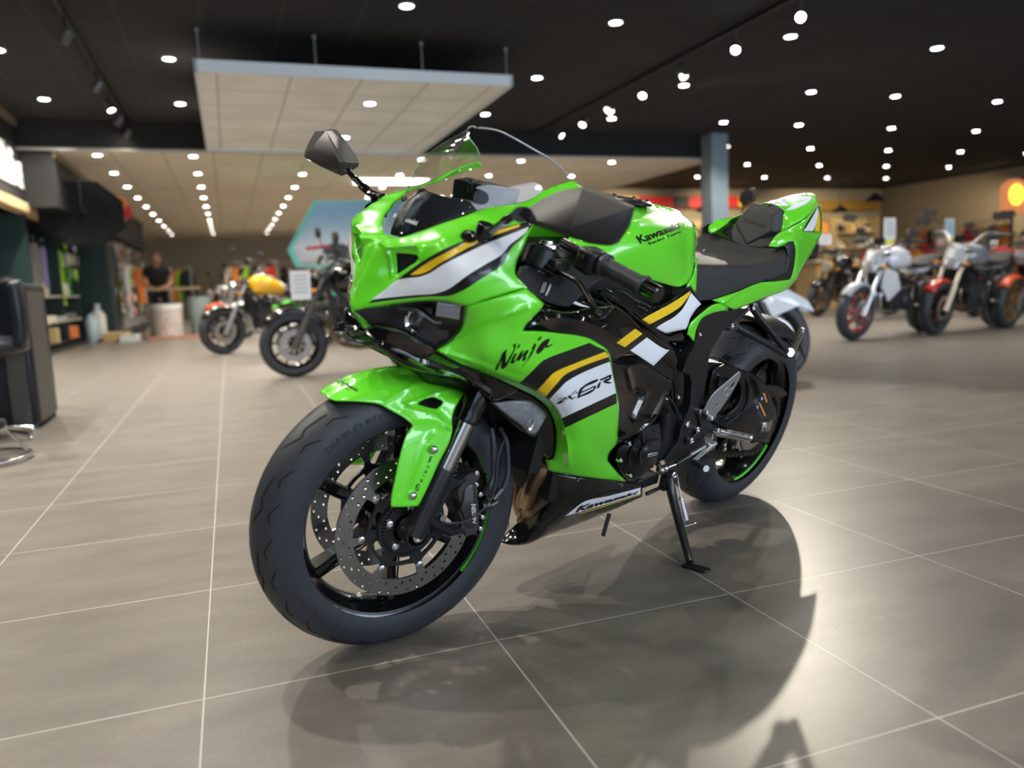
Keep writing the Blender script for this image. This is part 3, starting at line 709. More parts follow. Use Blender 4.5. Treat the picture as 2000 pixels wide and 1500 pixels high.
    if stripes:
        g = MB()
        arcs = ((-41.5, 41), (-47.6, -43), (-52.5, -49.2), (160, 223.5), (143.5, 158.5), (140.5, 142.3)) if front else ((215, 270), (58, 92))
        for a0, a1 in arcs:
            a0, a1 = math.radians(a0), math.radians(a1); n = max(2, int((a1-a0)/.05)); v = []
            for i in range(n+1):
                a = a0+(a1-a0)*i/n
                for r_, y_ in ((rimr-.0105, hr-.0055), (rimr-.0175, hr-.0085)): v.append((r_*math.cos(a), y_, r_*math.sin(a)))
            g.add(v, [(i*2, i*2+1, i*2+3, i*2+2) for i in range(n)])
        g.build('rim_stripe', RIMG, rim, 60)
        if front:
            w_ = MB(); w_.box((.2195*math.cos(math.radians(-58.5)), hr-.0065, .2195*math.sin(math.radians(-58.5))), (.026, .002, .005), rot=Matrix.Rotation(math.radians(-31.5), 3, 'Y')); w_.build('rim_sticker', WHTSTK, rim)
            b_ = MB(); b_.box((.075, .0, -.185), (.03, .012, .010), rot=Matrix.Rotation(math.radians(22), 3, 'Y')); b_.build('balance_weight', STEEL, rim, bevel=.002)
    return ty, rim
wheel(BIKE, SM, .300, .120, .062, .2335, .100, True)
wheel(BIKE, Matrix.Translation((0, 0, .315)), .315, .180, .070, .2335, .150, False, a_off=0)

def disc(parent, local, y, ro, ri, n_tab, name, phase, th=.005):
    """drilled disc, its black carrier and the round buttons between them"""
    outer = [(ro*math.cos(a), ro*math.sin(a)) for a in np.linspace(0, 2*PI, 97)[:-1]]
    inner = []
    for k in range(n_tab):
        c = phase+k*2*PI/n_tab; w = .17
        for i in range(10):
            a = c+w*.5+(2*PI/n_tab-w)*i/9; inner.append((ri*math.cos(a), ri*math.sin(a)))
        c2 = c+2*PI/n_tab
        for da, rr in ((-.07, ri-.014), (0, ri-.020), (.07, ri-.014)): inner.append((rr*math.cos(c2+da), rr*math.sin(c2+da)))
    holes = []
    for k in range(42):
        a = k*2*PI/42
        for j, rr in enumerate((ro-.0065, ro-.0165, ro-.0265)):
            if (k+j) % 3 == 0 or (k+2*j) % 3 == 1:
                aa = a+j*.05; holes.append([(rr*math.cos(aa)+.0033*math.cos(t), rr*math.sin(aa)+.0033*math.sin(t)) for t in np.linspace(0, 2*PI, 9)[:-1]])
    M = Matrix.Translation((0, y+th/2, 0))@Matrix(((1, 0, 0, 0), (0, 0, -1, 0), (0, 1, 0, 0), (0, 0, 0, 1)))
    m = MB(); m.prism([outer, inner]+holes, th, M)
    d = m.build(name, mat('disc_steel', (.34, .335, .33), .30, 1., noise=(40, .15)), parent, 30, local=local)
    c = MB(); ring = lambda r, n=48: [(r*math.cos(a), r*math.sin(a)) for a in np.linspace(0, 2*PI, n+1)[:-1]]
    ho = []
    for k in range(n_tab):
        a0 = phase+k*2*PI/n_tab+.18; a1 = a0+2*PI/n_tab-.36; arc = [(( .080)*math.cos(a), .080*math.sin(a)) for a in np.linspace(a0, a1, 8)]+[(.066*math.cos(a), .066*math.sin(a)) for a in np.linspace(a1, a0, 8)]
        ho.append(arc)
    lob = []
    for k in range(n_tab):
        cc = phase+k*2*PI/n_tab
        for da, rr in ((-.10, .092), (-.05, ri-.016), (.05, ri-.016), (.10, .092)): lob.append((rr*math.cos(cc+da), rr*math.sin(cc+da)))
        for da in (.25, .45, .65): lob.append((.088*math.cos(cc+da), .088*math.sin(cc+da)))
    c.prism([lob, ring(.040)]+ho, th*1.1, M)
    c.build('disc_carrier', SATIN, d, 30)
    for k in range(n_tab):
        a = phase+k*2*PI/n_tab; p = Vector(((ri-.018)*math.cos(a), y, (ri-.018)*math.sin(a))); s = 1 if y > 0 else -1
        b = MB(); b.lathe([(-.004, .004), (-.004, .0078), (.0015, .0078), (.0025, .006), (.0025, .0001)] if s > 0 else [(.004, .004), (.004, .0078), (-.0015, .0078), (-.0025, .006), (-.0025, .0001)], 16, 0, 'y', p+Vector((0, s*.003, 0)))
        b.build('disc_button', STEEL, d, 40)
    return d
dl = disc(BIKE, SM, .070, .155, .119, 7, 'front_brake_disc', math.radians(44))
disc(BIKE, SM, -.070, .155, .119, 7, 'front_brake_disc', math.radians(20))
# ABS ring
M = Matrix.Translation((0, .079, 0))@Matrix(((1, 0, 0, 0), (0, 0, -1, 0), (0, 1, 0, 0), (0, 0, 0, 1)))
rg = lambda r, n=60: [(r*math.cos(a), r*math.sin(a)) for a in np.linspace(0, 2*PI, n+1)[:-1]]
sl = []
for k in range(48):
    a = k*2*PI/48; sl.append([(.0625*math.cos(a-.03), .0625*math.sin(a-.03)), (.0625*math.cos(a+.03), .0625*math.sin(a+.03)), (.054*math.cos(a+.03), .054*math.sin(a+.03)), (.054*math.cos(a-.03), .054*math.sin(a-.03))])
m = MB(); m.prism([rg(.066), rg(.034)]+sl, .0025, M); m.build('abs_ring', SATIN, BIKE, 30, local=SM)
for k in range(5):
    a = k*2*PI/5+.35; p = Vector((.046*math.cos(a), .078, .046*math.sin(a)))
    b = MB(); b.lathe([(0, .0085), (.006, .0085), (.008, .006), (.008, .0035), (.004, .003), (.004, .0001)], 14, 0, 'y', p); b.build('hub_bolt', STEEL, BIKE, 40, local=SM)
disc(BIKE, Matrix.Translation((0, 0, .315)), -.075, .110, .08, 5, 'rear_brake_disc', 0.)

# ================================================================== fork, fender, caliper (steered)
def fk(z, y, dx=0.): return Vector((-math.tan(RAKE)*z+dx, y, z))
for s in (1, -1):
    y = .107*s
    m = MB()
    m.lathe([(-.030*s, .0001), (-.030*s, .027), (.006*s, .028), (.012*s, .026), (.012*s, .022), (.008*s, .021)] if 1 else [], 28, 0, 'y', (0, y+.005*s, 0))
    m.tube([fk(-.002, y), fk(.035, y), fk(.05, y), fk(.13, y), fk(.135, y)], [.025, .0235, .0235, .0235, .0225], 24)
    m.tube([fk(.03, y, -.01), fk(.03, y, -.075)+Vector((0, -.01*s, -.045)), fk(.03, y, -.105)+Vector((0, -.012*s, -.045))], [.02, .015, .014], 10, sq=.8)
    m.tube([fk(.09, y, -.01), fk(.11, y, -.06)+Vector((0, -.012*s, -.01)), fk(.125, y, -.085)+Vector((0, -.012*s, -.02))], [.018, .014, .012], 10, sq=.8)
    m.box(fk(.07, y+0*s, -.018)+Vector((0, 0, -.0)), (.03, .016, .10), rot=Matrix.Rotation(-RAKE, 3, 'Y'))
    br = m.build('fork_foot', SATIN, BIKE, 40, local=SM)
    m = MB(); m.tube([(.0, y+.010*s, 0), (.0, y+.018*s, 0)], [.013, .012], 6 if s < 0 else 20); m.lathe([(0, .013), (.010*s, .0125), (.010*s, .008), (-.01*s, .0075)], 20, 0, 'y', (0, y+.010*s, 0)); m.build('axle_end', STEEL, br, 40)
    m = MB(); m.cyl(fk(.12, y), fk(.235, y), .0205, 28); m.build('fork_inner_tube', mat('fork_chrome', (.55, .53, .50), .16, 1.), BIKE, 60, local=SM)
    m = MB(); m.tube([fk(.228, y), fk(.232, y), fk(.238, y), fk(.244, y), fk(.256, y), fk(.262, y), fk(.300, y), fk(.304, y), fk(.34, y), fk(.585, y)], [.0215, .0255, .0255, .0245, .0245, .0255, .0255, .0245, .0265, .0265], 28)
    m.build('fork_outer_tube', mat('fork_black', (.006, .006, .007), .14, .3, coat=.8), BIKE, 40, local=SM)
# triple clamps and stem
for z, nm in ((.42, 'lower_fork_clamp'), (.560, 'upper_fork_clamp')):
    m = MB(); m.box(fk(z, 0, -.02), (.075, .24, .035), rot=Matrix.Rotation(-RAKE, 3, 'Y')); 
    for s in (1, -1): m.tube([fk(z-.02, .107*s), fk(z+.02, .107*s)], .037, 24)
    m.build(nm, SATIN, BIKE, 40, bevel=.003, local=SM)
for s in (1, -1):
    m = MB(); m.lathe([(0, .026), (.006, .025), (.009, .015), (.014, .014), (.014, .0001)], 24, 0, 'z'); q = fk(.586, .107*s)
    m.v = [tuple(q+Vector(p)) for p in m.v]; m.build('fork_cap', STEEL, BIKE, 40, local=SM)
panel('front_fender', GREEN,
 "631,769,0 655,753,0 681,741,0 706,731,0 732,724,0 757,719,0 782,717,0 806,716.5,0 830,718,0 852,722,0 873,728,0 895,737,0 913,747,0 914,763,.060 908,769,.085 893,790,.100 886,806,.106 883,824,.112 884,839,.118 881,853,.121 857,905,.124 832,960,.126 817,989,.126 790,990.5,.127 763,991,.127 764,970,.127 770,940,.125 777,905,.122 783,880,.119 796,844,.110 804,833,.104 804,829,.100 786,815,.090 764,803,.078 742,791,.068 710,786,.061 674,784,.053 652,783,.040 638,777,.020",
 "660,765,.025 700,750,.035 750,740,.040 800,742,.050 720,770,.055 760,775,.064 850,735,.04 790,800,.082 820,790,.088 818,750,.062 845,800,.098 840,835,.110 860,850,.116 810,860,.113 830,900,.122 800,950,.126 870,760,.080 880,745,.055",
 step=6, rnd=(.003, 4.), parent=BIKE, key='fender', un=US, corner=30, holes=[K('FA', "1082,495 1160,445 1270,424 1362,462 1350,500 1292,548 1180,525")],
 seam=.05, creases=[(K('FA', "1260,800 1180,900 1050,1200 930,1500"), .003, 9), (K('FA', "745,460 900,370 1100,270 1440,340 1600,375"), .003, 8), (K('FA', "975,490 1150,425 1330,365 1480,345"), .003, 6), (K('FA', "975,492 1180,550 1290,575 1400,690 1440,745"), .004, 8), (K('FA', "1060,730 1250,715 1420,745"), .003, 10)])
panel('fender_inner', MBLACK, K('FA', "1060,400 1400,400 1420,560 1060,560"), K('FA', "1080,495,.062 1300,430,.062 1300,540,.062"), fr='P', rnd=None, un=US, parent=BIKE)
lettering('fender', 'Kawasaki', "205,232 425,365 447,338 225,205", LET, 'FA', bold=.03, off=.0008, maxlen=3)
lettering('fender', 'Racing Team', "200,255 335,358 350,342 215,240", LET, 'FA', bold=.012, off=.0008, maxlen=3)
lettering('fender', 'K I B S', "432,548 528,338 497,322 398,532", LET, 'H', off=.0008, maxlen=3)
polys('fender', ["345,655 342,640 372,562 400,566 396,578 376,574 350,640 368,645 392,590 398,594 374,658", "508,290 530,212 566,206 562,222 540,224 518,292", "530,275 545,232 552,235 538,278"], LET, 'H', step=4)
for p in ("585,122,.126", "310,722,.128"):
    q = P3('H', p, US)[0]; m = MB(); m.lathe([(-.002, .0085), (.002, .0085), (.0045, .0065), (.006, .003), (.006, .0001)], 20, 0, 'y', q)
    o = m.build('fender_bolt', STEEL, BIKE, 40, local=SM)
# brake caliper
plate('brake_caliper', GUNMET, "905,620 960,560 985,480 1060,430 1110,410 1185,440 1180,480 1125,545 1145,640 1140,740 1165,860 1170,1000 1165,1160 1130,1200 1165,1235 1100,1225 1010,1260 985,1180 930,1150 950,1060 905,930 930,840 905,730", .108, .062, 'H', BIKE, US, bevel=.007, step=3.)
panel('caliper_boss', GUNMET, "960,640 1050,560 1110,560 1120,700 1130,900 1140,1100 1080,1160 980,1140 960,1000 920,900 950,780", "1040,800,.118 1100,640,.112 1000,1100,.112 960,700,.110 1120,1100,.110", 'H', rnd=(.006, 4), un=US, parent=BIKE, mirror=False, key='cal', step=5)
lettering('cal', 'NISSIN', "1130,1085 1125,830 1062,828 1085,1070", mat('silver_print', (.6, .6, .6), .4), 'H', bold=.03, off=.001, maxlen=4)
plate('brake_caliper_right', GUNMET, "905,620 985,480 1110,410 1180,480 1145,640 1170,1000 1130,1200 1010,1260 930,1150 905,930", .108, .062, 'H', BIKE, US, bevel=.005, step=6.)
def rename_mirror(nm, new):
    o = bpy.data.objects.get(nm)
    if o:
        o.name = new; o.data.name = new
        for v in o.data.vertices: v.co.y *= -1
        o.data.flip_normals()
rename_mirror('brake_caliper_right', 'brake_caliper')
for p in ("1140,425,.11", "1135,575,.10", "1188,702,.10", "1215,1000,.10", "1190,1150,.10"):
    q = P3('H', p, US)[0]; m = MB(); m.lathe([(-.012, .0055), (.003, .0055), (.004, .004), (.001, .003), (.001, .0001)], 12, 0, 'y', q); m.build('caliper_bolt', STEEL, BIKE, 40, local=SM)
# brake hoses and the sensor cable
for nm, s, r, mt in (('brake_hose', "1290,720,.10 1310,600,.105 1355,480,.10 1362,300,.095 1350,0,.09 1330,-150,.08", .0062, RUBBER), ('brake_hose', "1380,740,.09 1480,630,.085 1540,450,.08 1545,250,.075 1520,0,.07 1440,-170,.06", .0062, RUBBER),
                     ('sensor_cable', "700,1070,.115 790,1080,.118 1000,1050,.122 1200,920,.12 1340,740,.115 1390,520,.11 1410,290,.105 1450,120,.1 1500,0,.09", .0022, RUBBER)):
    m = MB(); m.tube(spline3(P3('H', s, US), 8), r, 12); m.build(nm, mt, BIKE, 60, local=SM)
m = MB()
for a, b, r in (("1262,700,.10", "1300,615,.105", .0085), ("1350,770,.09", "1462,640,.086", .008), ("1200,850,.10", "1290,840,.10", .010), ("1320,850,.09", "1400,800,.09", .008)):
    m.cyl(P3('H', a, US)[0], P3('H', b, US)[0], r, 12)
m.cyl(P3('H', "1270,820,.10", US)[0], P3('H', "1275,940,.10", US)[0], .006, 10)
m.build('hose_fitting', GUNMET, BIKE, 40, local=SM)
m = MB(); q = P3('H', "695,1010,.118", US)[0]; m.cyl(q-Vector((0, .02, 0)), q+Vector((0, .003, 0)), .007, 12); m.build('sensor_bolt', STEEL, BIKE, 40, local=SM)

# ================================================================== headlights and chin
panel('headlight_housing', mat('headlight_inner', (.012, .012, .014), .25, coat=.3), K('F1', "265,935,.010 450,900,.018 700,865,.050 1000,838,.092 1160,845,.120 1345,885,.155 1345,920,.156 1330,1010,.150 1300,1100,.140 1240,1180,.130 1090,1290,.115 1000,1290,.105 900,1245,.090 800,1190,.075 600,1112,.045 420,1082,.012"), (), fr='P', rnd=None, parent=BIKE)
panel('headlight_lens', LENS, K('F1', "276,936,.015 450,903,.036 700,868,.072 1000,841,.120 1160,848,.150 1342,888,.183 1338,920,.182 1328,1010,.176 1300,1098,.166 1240,1178,.155 1088,1284,.138 1000,1284,.128 900,1240,.112 800,1185,.096 600,1110,.062 422,1083,.022"), K('F1', "700,1000,.088 1000,1000,.135 900,1120,.118 1150,1000,.156"), fr='P', rnd=(.002, 3), parent=BIKE, thick=.002)
def hl(s, un=U): return P3('F1', s, un)
for sg in (1, -1):
    Y = Vector((1, sg, 1))
    c = hl("865,1040,.095")[0]*1; c.y *= sg
    m = MB(); d = Vector((1, .18*sg, -.05)).normalized(); R3 = d.to_track_quat('X', 'Z').to_matrix()
    m.lathe([(-.02, .001), (-.02, .010), (-.005, .016), (.006, .020), (.009, .020), (.004, .016), (-.004, .013)], 28, 0, 'x'); m.v = [tuple(c+R3@Vector(p)) for p in m.v]
    m.build('headlight_projector', CHROME, BIKE, 40)
    m = MB(); m.sphere((0, 0, 0), .0125, 10); m.v = [tuple(c+R3@Vector((p[0]*.6, p[1], p[2]))) for p in m.v]; m.build('projector_lens', mat('glass_ball', (.10, .105, .11), .02, .6, coat=1., spec=1.), BIKE, 80)
    for nm, s in (('indicator_reflector', "1180,935,.135"), ('position_light', "960,945,.100"), ('position_light', "1120,1160,.125")):
        q = hl(s)[0]; q.y *= sg; w, h = ((.023, .016) if 'ind' in nm else (.012, .010))
        m = MB(); m.box((0, 0, 0), (.006, w*1.9, h*1.6)); 
        for i in range(6 if 'ind' in nm else 0):
            for j in range(5): m.box((.005, (i-2.5)*w*.3, (j-2)*h*.3), (.005, w*.22, h*.2))
        R4 = Vector((.75, .65*sg, 0)).normalized().to_track_quat('X', 'Z').to_matrix(); m.v = [tuple(q+R4@Vector(p)) for p in m.v]
        m.build(nm, mat('bright_reflector', (.45, .47, .48), .18, 1.) if 'ind' in nm else mat('dull_reflector', (.10, .10, .105), .25, .9), BIKE, 20)
    ts = spline3([Vector(hl(s)[0]) for s in ("700,920,.075", "860,930,.10", "940,980,.11", "1040,1050,.12", "1110,1050,.128")], 5)
    m = MB(); m.tube([Vector((p.x, p.y*sg, p.z)) for p in ts], .004, 8); m.build('daytime_light_bar', mat('smoke_trim', (.03, .03, .035), .1, coat=1), BIKE, 60)
panel('chin_cowl', GBLACK, "714,645,.0 700,655,.015 684,667,.032 700,672,.045 728,680,.060 752,690,.070 764,700,.078 790,715,.085 830,728,.095 870,735,.108 900,742,.120 930,760,.134 960,786,.148 990,776,.160 1014,762,.182 980,746,.185 940,729,.172 900,713,.160 852,688,.140 850,683,.140 840,677,.130 820,668,.118 800,657,.104 760,643,.075 724,637,.030",
 "760,670,.075 800,685,.095 850,710,.118 920,735,.145 740,655,.055", rnd=(.003, 4), parent=BIKE, creases=[("690,664 740,672 800,700 900,735 960,770", .008, 8)])
panel('chin_inner', MBLACK, "712,650,0 764,700,.070 830,728,.085 900,745,.10 960,790,.11 970,850,.08 900,800,0 800,720,0", (), rnd=None, parent=BIKE)
panel('indicator_housing', GBLACK, "952,778,.135 980,768,.150 1014,762,.168 1048,780,.172 1070,798,.172 1081,830,.168 1084,862,.160 1080,894,.150 1066,897,.135 1050,872,.140 1036,858,.140 1015,842,.138 985,815,.135", (), rnd=(.004, 5), parent=BIKE, key='ind')
panel('front_indicator', mat('smoke_lens', (.20, .21, .22), .15, coat=1., noise=(60, .6)), "962,787,.150 990,783,.158 1020,781,.164 1038,782,.168 1055,795,.172 1070,809,.174 1058,832,.172 1044,852,.168 1030,846,.165 1015,830,.160 990,812,.155", "1030,810,.174", rnd=(.004, 5), parent=BIKE, key='indl')
m = MB(); q = P3('P', "1034,830,.172")[0]; m.lathe([(0, .008), (.002, .012), (.003, .012)], 16, 0, 'y', q); m.build('indicator_bulb', CHROME, BIKE)

# ================================================================== mirrors
MIRR = mat('mirror_shell', (.028, .026, .025), .45, bump=(1600, .3))
def mirror(name, rim, front, back_dx, parent):
    R_ = [UX(x, y, xx) for x, y, xx in rim]; Fr = [UX(x, y, xx) for x, y, xx in front]
    o = hull(name, R_+Fr+[p+Vector((back_dx, 0, 0)) for p in R_], MIRR, parent, .006)
    c = sum(R_, Vector())/len(R_)
    g = [c+(p-c)*.93+Vector((back_dx-.001, 0, 0)) for p in R_]
    hull('mirror_glass', g+[p+Vector((.002, 0, 0)) for p in g], CHROME, o, 0)
    return o
def kn(fr, l): return [(a, b, x) for (a, b, x) in K(fr, l)]
mirror('rear_view_mirror', kn('P', "1024,412,1.375 1060,387,1.37 1098,371,1.365 1135,366,1.36 1170,376,1.358 1203,391,1.357 1230,404,1.356 1219,443,1.352 1197,475,1.352 1182,480,1.352"), kn('P', "1112,446,1.415 1040,439,1.40 1024,425,1.40 1030,436,1.40 1137,368,1.372 1228,408,1.362 1150,476,1.36"), -.014, BIKE)
mirror('rear_view_mirror', kn('N', "300,130,1.378 400,108,1.378 560,100,1.376 720,300,1.378 880,530,1.380 925,640,1.382 905,710,1.384 200,300,1.38 125,470,1.38"), kn('N', "470,130,1.405 115,540,1.392 140,575,1.394 690,640,1.432 660,760,1.425 730,870,1.418 830,820,1.40 790,640,1.42 400,720,1.41"), -.014, BIKE)
def at3(p, fr='P'):
    return Vector(U(*K(fr, [p])[0])) if len(p) == 3 else None
m = MB(); A_ = [U(*p) for p in K('O', "790,1345,.168 850,1330,.180 1000,1230,.215 1100,1165,.238 1220,1120,.262 1250,1120,.270")]
m.tube(spline3(A_, 5), [.008]*6+[.009]*6+[.011]*8+[.014]*3+[.019]*3, 14, sq=.7); m.build('mirror_arm', GBLACK, BIKE, 60)
m = MB(); A_ = [UX(*p) for p in kn('N', "1290,1180,1.392 1180,1130,1.394 1050,1010,1.398 940,900,1.402 840,800,1.405 770,720,1.408")]
m.tube(spline3(A_, 5), [.014]*4+[.013]*6+[.010]*6+[.008]*5+[.013]*5, 14, sq=.55); m.build('mirror_arm', GBLACK, BIKE, 60)
for s in (1, -1):
    c = Vector(U(945.5, 455, .162)); c.y *= s; q = Vector((.0, .25*s, 1)).normalized().to_track_quat('Z', 'Y').to_matrix()
    m = MB(); m.lathe([(-.030, .0155), (-.008, .0155), (-.007, .0145), (-.004, .0145), (-.003, .0165), (.015, .0165), (.017, .015), (.017, .0001)], 24, 0, 'z')
    m.v = [tuple(c+q@Vector(p)) for p in m.v]; m.build('mirror_pivot', GBLACK, BIKE, 40)
    c = Vector(U(*K('O', [(620, 1380)])[0], .152)); c.y *= s; q = Vector((.15, .7*s, .7)).normalized().to_track_quat('Z', 'Y').to_matrix()
    m = MB(); m.lathe([(-.01, .016), (.002, .015), (.003, .009), (.006, .009), (.007, .0001)], 20, 0, 'z'); m.v = [tuple(c+q@Vector((p[0]*1.25, p[1]*.8, p[2]))) for p in m.v]; m.build('mirror_base', GBLACK, BIKE, 40)
    c = Vector(U(929, 426.5, .110)); c.y *= s; m = MB(); m.lathe([(-.004, .0062), (.002, .0058), (.003, .004), (.001, .003), (.001, .0001)], 14, 0, 'z'); q = Vector((.2, .6*s, .8)).to_track_quat('Z', 'Y').to_matrix(); m.v = [tuple(c+q@Vector(p)) for p in m.v]; m.build('screen_bolt', STEEL, BIKE, 40)

# ================================================================== handlebars (steered)
bA, bB = Vector((-.295, .115, .598)), Vector(US(*K('M', [(1790, 850)])[0], .360))
bd = (bB-bA).normalized()
def bp(y): return bA+(bB-bA)*((y-bA.y)/(bB.y-bA.y))
for s in (1, -1):
    F_ = lambda p: Vector((p[0], p[1]*s, p[2]))
    m = MB(); m.tube([F_(bp(.115)), F_(bp(.22))], .011, 16); m.tube([F_(fk(.545, .107)), F_(fk(.575, .107))], .038, 24); m.build('clip_on_handlebar', SATIN, BIKE, 40, local=SM)
    gp = [(.222, .021), (.226, .024), (.231, .024), (.233, .018), (.243, .0175), (.28, .0175), (.2805, .0168), (.282, .0168), (.2825, .0175), (.318, .0175), (.320, .0215), (.325, .0225), (.328, .019)]
    m = MB(); m.tube([F_(bp(y)) for y, r in gp], [r for y, r in gp], 28)
    ax = (F_(bp(.3))-F_(bp(.2))).normalized(); u = ax.orthogonal().normalized(); w = ax.cross(u)
    for k in range(14):
        a = k*2*PI/14
        for y0, y1 in ((.246, .276), (.286, .316)):
            n = u*math.cos(a)+w*math.sin(a); m.tube([F_(bp(y0))+n*.0168, F_(bp(y1))+n*.0168], .0012, 5)
    m.build('handlebar_grip', RUBBER, BIKE, 40, local=SM)
    m = MB(); m.tube([F_(bp(y)) for y in (.328, .330, .359, .361)], [.012, .0165, .0165, .0145], 28); m.build('bar_end', GBLACK, BIKE, 40, local=SM)
    m = MB(); cs = F_(bp(.195)); q = ax.to_track_quat('Y' if s > 0 else '-Y', 'Z').to_matrix()
    m.box(cs+Vector((.002, 0, -.004)), (.052, .046, .050), rot=q)
    sb = m.build('switch_housing', MBLACK, BIKE, 40, bevel=.009, local=SM)
    m = MB(); m.box(cs+Vector((.030, .004*s, .004)), (.008, .014, .010), rot=q); m.build('switch_button', GBLACK, sb, 40, bevel=.002)
    lv = spline3([F_(US(*p)) for p in K('M', "440,500,.150 560,570,.170 700,625,.205 800,690,.235 890,810,.260 970,950,.285 1030,1050,.300")], 6)
    m = MB(); m.tube(lv, [.0085]*8+[.0078]*10+[.0065]*(len(lv)-18), 12, sq=.7); e = lv[-1]; m.sphere(F_(US(*K('M', [(1040, 1090)])[0], .302)), .0095, 10)
    m.build('clutch_lever' if s > 0 else 'brake_lever', mat('lever_metal', (.03, .028, .026), .28, .9), BIKE, 60, local=SM)
    m = MB(); m.box(F_(US(*K('M', [(560, 480)])[0], .150)), (.04, .035, .022)); m.build('lever_bracket', SATIN, BIKE, 40, bevel=.005, local=SM)
# instrument panel and stay
hull('instrument_panel', [Vector(p) for s in (1, -1) for p in ((1.235, .085*s, 1.005), (1.25, .085*s, .935), (1.275, .075*s, .93), (1.275, .075*s, 1.0))], MBLACK, BIKE, .006)
hull('instrument_screen', [Vector(p) for s in (1, -1) for p in ((1.2335, .07*s, .995), (1.247, .07*s, .945), (1.236, .07*s, .995), (1.25, .07*s, .945))], mat('dark_display', (.01, .01, .012), .08, coat=1), BIKE, 0)
m = MB()
for s in (1, -1): m.tube([(1.27, .05*s, .93), (1.30, .05*s, .85), (1.2, .03*s, .80)], .009, 10)
m.build('instrument_stay', SATIN, BIKE)
m = MB(); m.tube([U(*p) for p in K('O', "640,700,-.02 625,760,-.02 640,820,-.02")], .008, 8); m.box(U(*K('O', [(650, 800)])[0], -.02), (.018, .015, .018)); m.build('navigation_mount', SATIN, BIKE, bevel=.002)
# smoked deflector seen behind the screen
panel('knee_screen', mat('smoked_plastic', (.10, .095, .09), .15, coat=.6), K('O', "780,1000,-.02 900,890,-.03 1190,765,-.05 1330,775,-.07 1480,820,-.08 1500,860,-.06 1330,940,.02 1150,970,.05 870,1030,.06 750,1060,.05"), (), fr='P', rnd=None, parent=BIKE, mirror=False, thick=.003) if 0 else None

# ================================================================== frame, engine and dark inner parts
m = MB(); m.box((.84, 0, .47), (.42, .27, .34)); m.box((.98, 0, .60), (.16, .24, .20), rot=Matrix.Rotation(.35, 3, 'Y')); m.box((.80, 0, .31), (.36, .20, .10))
for k in range(7): m.box((1.0, 0, .50+k*.022), (.19, .25, .006), rot=Matrix.Rotation(.3, 3, 'Y'))
m.build('engine', mat('engine_black', (.008, .008, .009), .45), BIKE, 40, bevel=.012)
m = MB(); m.box((1.115, 0, .55), (.035, .30, .30), rot=Matrix.Rotation(-.15, 3, 'Y'))
for k in range(30): m.box((1.135, 0, .41+k*.0097), (.012, .27, .0025))
m.build('radiator', MBLACK, BIKE)
m = MB(); m.box((.86, 0, .80), (.44, .20, .17)); m.build('airbox', MBLACK, BIKE, bevel=.03)
m = MB(); m.box((.33, 0, .725), (.46, .15, .07), rot=Matrix.Rotation(.18, 3, 'Y')); m.build('subframe', SATIN, BIKE, bevel=.01)
m = MB(); m.tube([(1.12, 0, .86), (1.20, 0, .68)], .035, 20)
for s in (1, -1):
    m.tube([(1.15, .03*s, .80), (1.05, .11*s, .76), (.80, .125*s, .70), (.62, .12*s, .60), (.55, .11*s, .48)], [.03, .03, .026, .026, .026], 12, sq=1.3)
m.build('main_frame', GBLACK, BIKE, 60)
panel('inner_fairing', mat('inner_panel', (.02, .021, .023), .55), K('M', "60,600,.190 190,780,.200 340,880,.205 520,960,.195 700,990,.180 860,850,.165 1000,720,.150 1120,650,.140 1000,480,.10 600,420,.09 300,480,.10 100,500,.13"), K('M', "500,700,.15 800,700,.14"), fr='P', rnd=None, parent=BIKE, key='infair', creases=[(K('M', "640,660 560,780 520,900"), .006, 10)])
polys('infair', ["370,690 450,712 395,860 315,825"], mat('label_black', (.01, .01, .01), .6), 'M')
polys('infair', [f"{376+dx-dy*.36:.0f},{705+dy} {376+dx+w-dy*.36:.0f},{705+dy+w*.25:.0f} {376+dx+w-dy*.36-2:.0f},{705+dy+w*.25+5:.0f} {376+dx-dy*.36-2:.0f},{705+dy+5}" for dy in range(0, 120, 14) for dx, w in ((0, 14), (18, 20), (42, 10))]+["462,715 470,730 462,770 410,868 400,862 452,735"], mat('label_white', (.75, .75, .75), .5), 'M', off=.0014)
# bolts and loom seen between the spar and the tank
m = MB()
for k in range(9):
    m.tube(spline3(P3('F6', f"{1150+k*14},{940-k*12},.120 {1220+k*14},{1000-k*12},.125 {1300+k*8},{1100-k*12},.125 {1370+k*6},{1200-k*14},.12"), 4), .0022, 6)
m.build('wiring_loom', mat('copper_loom', (.12, .05, .035), .3, .7), BIKE)
panel('heat_shield', mat('silver_foil', (.22, .22, .22), .35, .6), "1300,680,.140 1325,683,.140 1335,680,.138 1337,700,.136 1325,722,.136 1305,712,.138 1300,700,.140", (), rnd=(.004, 5), parent=BIKE, mirror=False)
plate('pivot_plate', MBLACK, "1357,671 1364,640 1374,622 1395,612 1440,604 1460,601 1470,596 1452,612 1431,631 1414,645 1404,662 1390,684 1384,705 1383,719 1378,752 1372,784 1365,796 1362,839 1346,868 1326,892 1303,902 1300,897 1310,884 1324,863 1330,837 1338,818 1346,797 1349,770 1350,744 1345,731 1332,728 1340,705 1354,678",
      [(1357, 671, .168), (1395, 612, .165), (1460, 601, .150), (1431, 631, .150), (1384, 705, .158), (1365, 796, .150), (1324, 863, .145), (1300, 897, .140), (1332, 728, .155), (1346, 797, .15)], .05, 'P', BIKE, U, bevel=.006, step=5.)
c = U(1341, 828, .145)
m = MB(); m.lathe([(-.004, .0001), (-.004, .017), (.002, .018), (.003, .022)], 28, 0, 'y', c); m.build('pivot_recess', DARKV, BIKE)
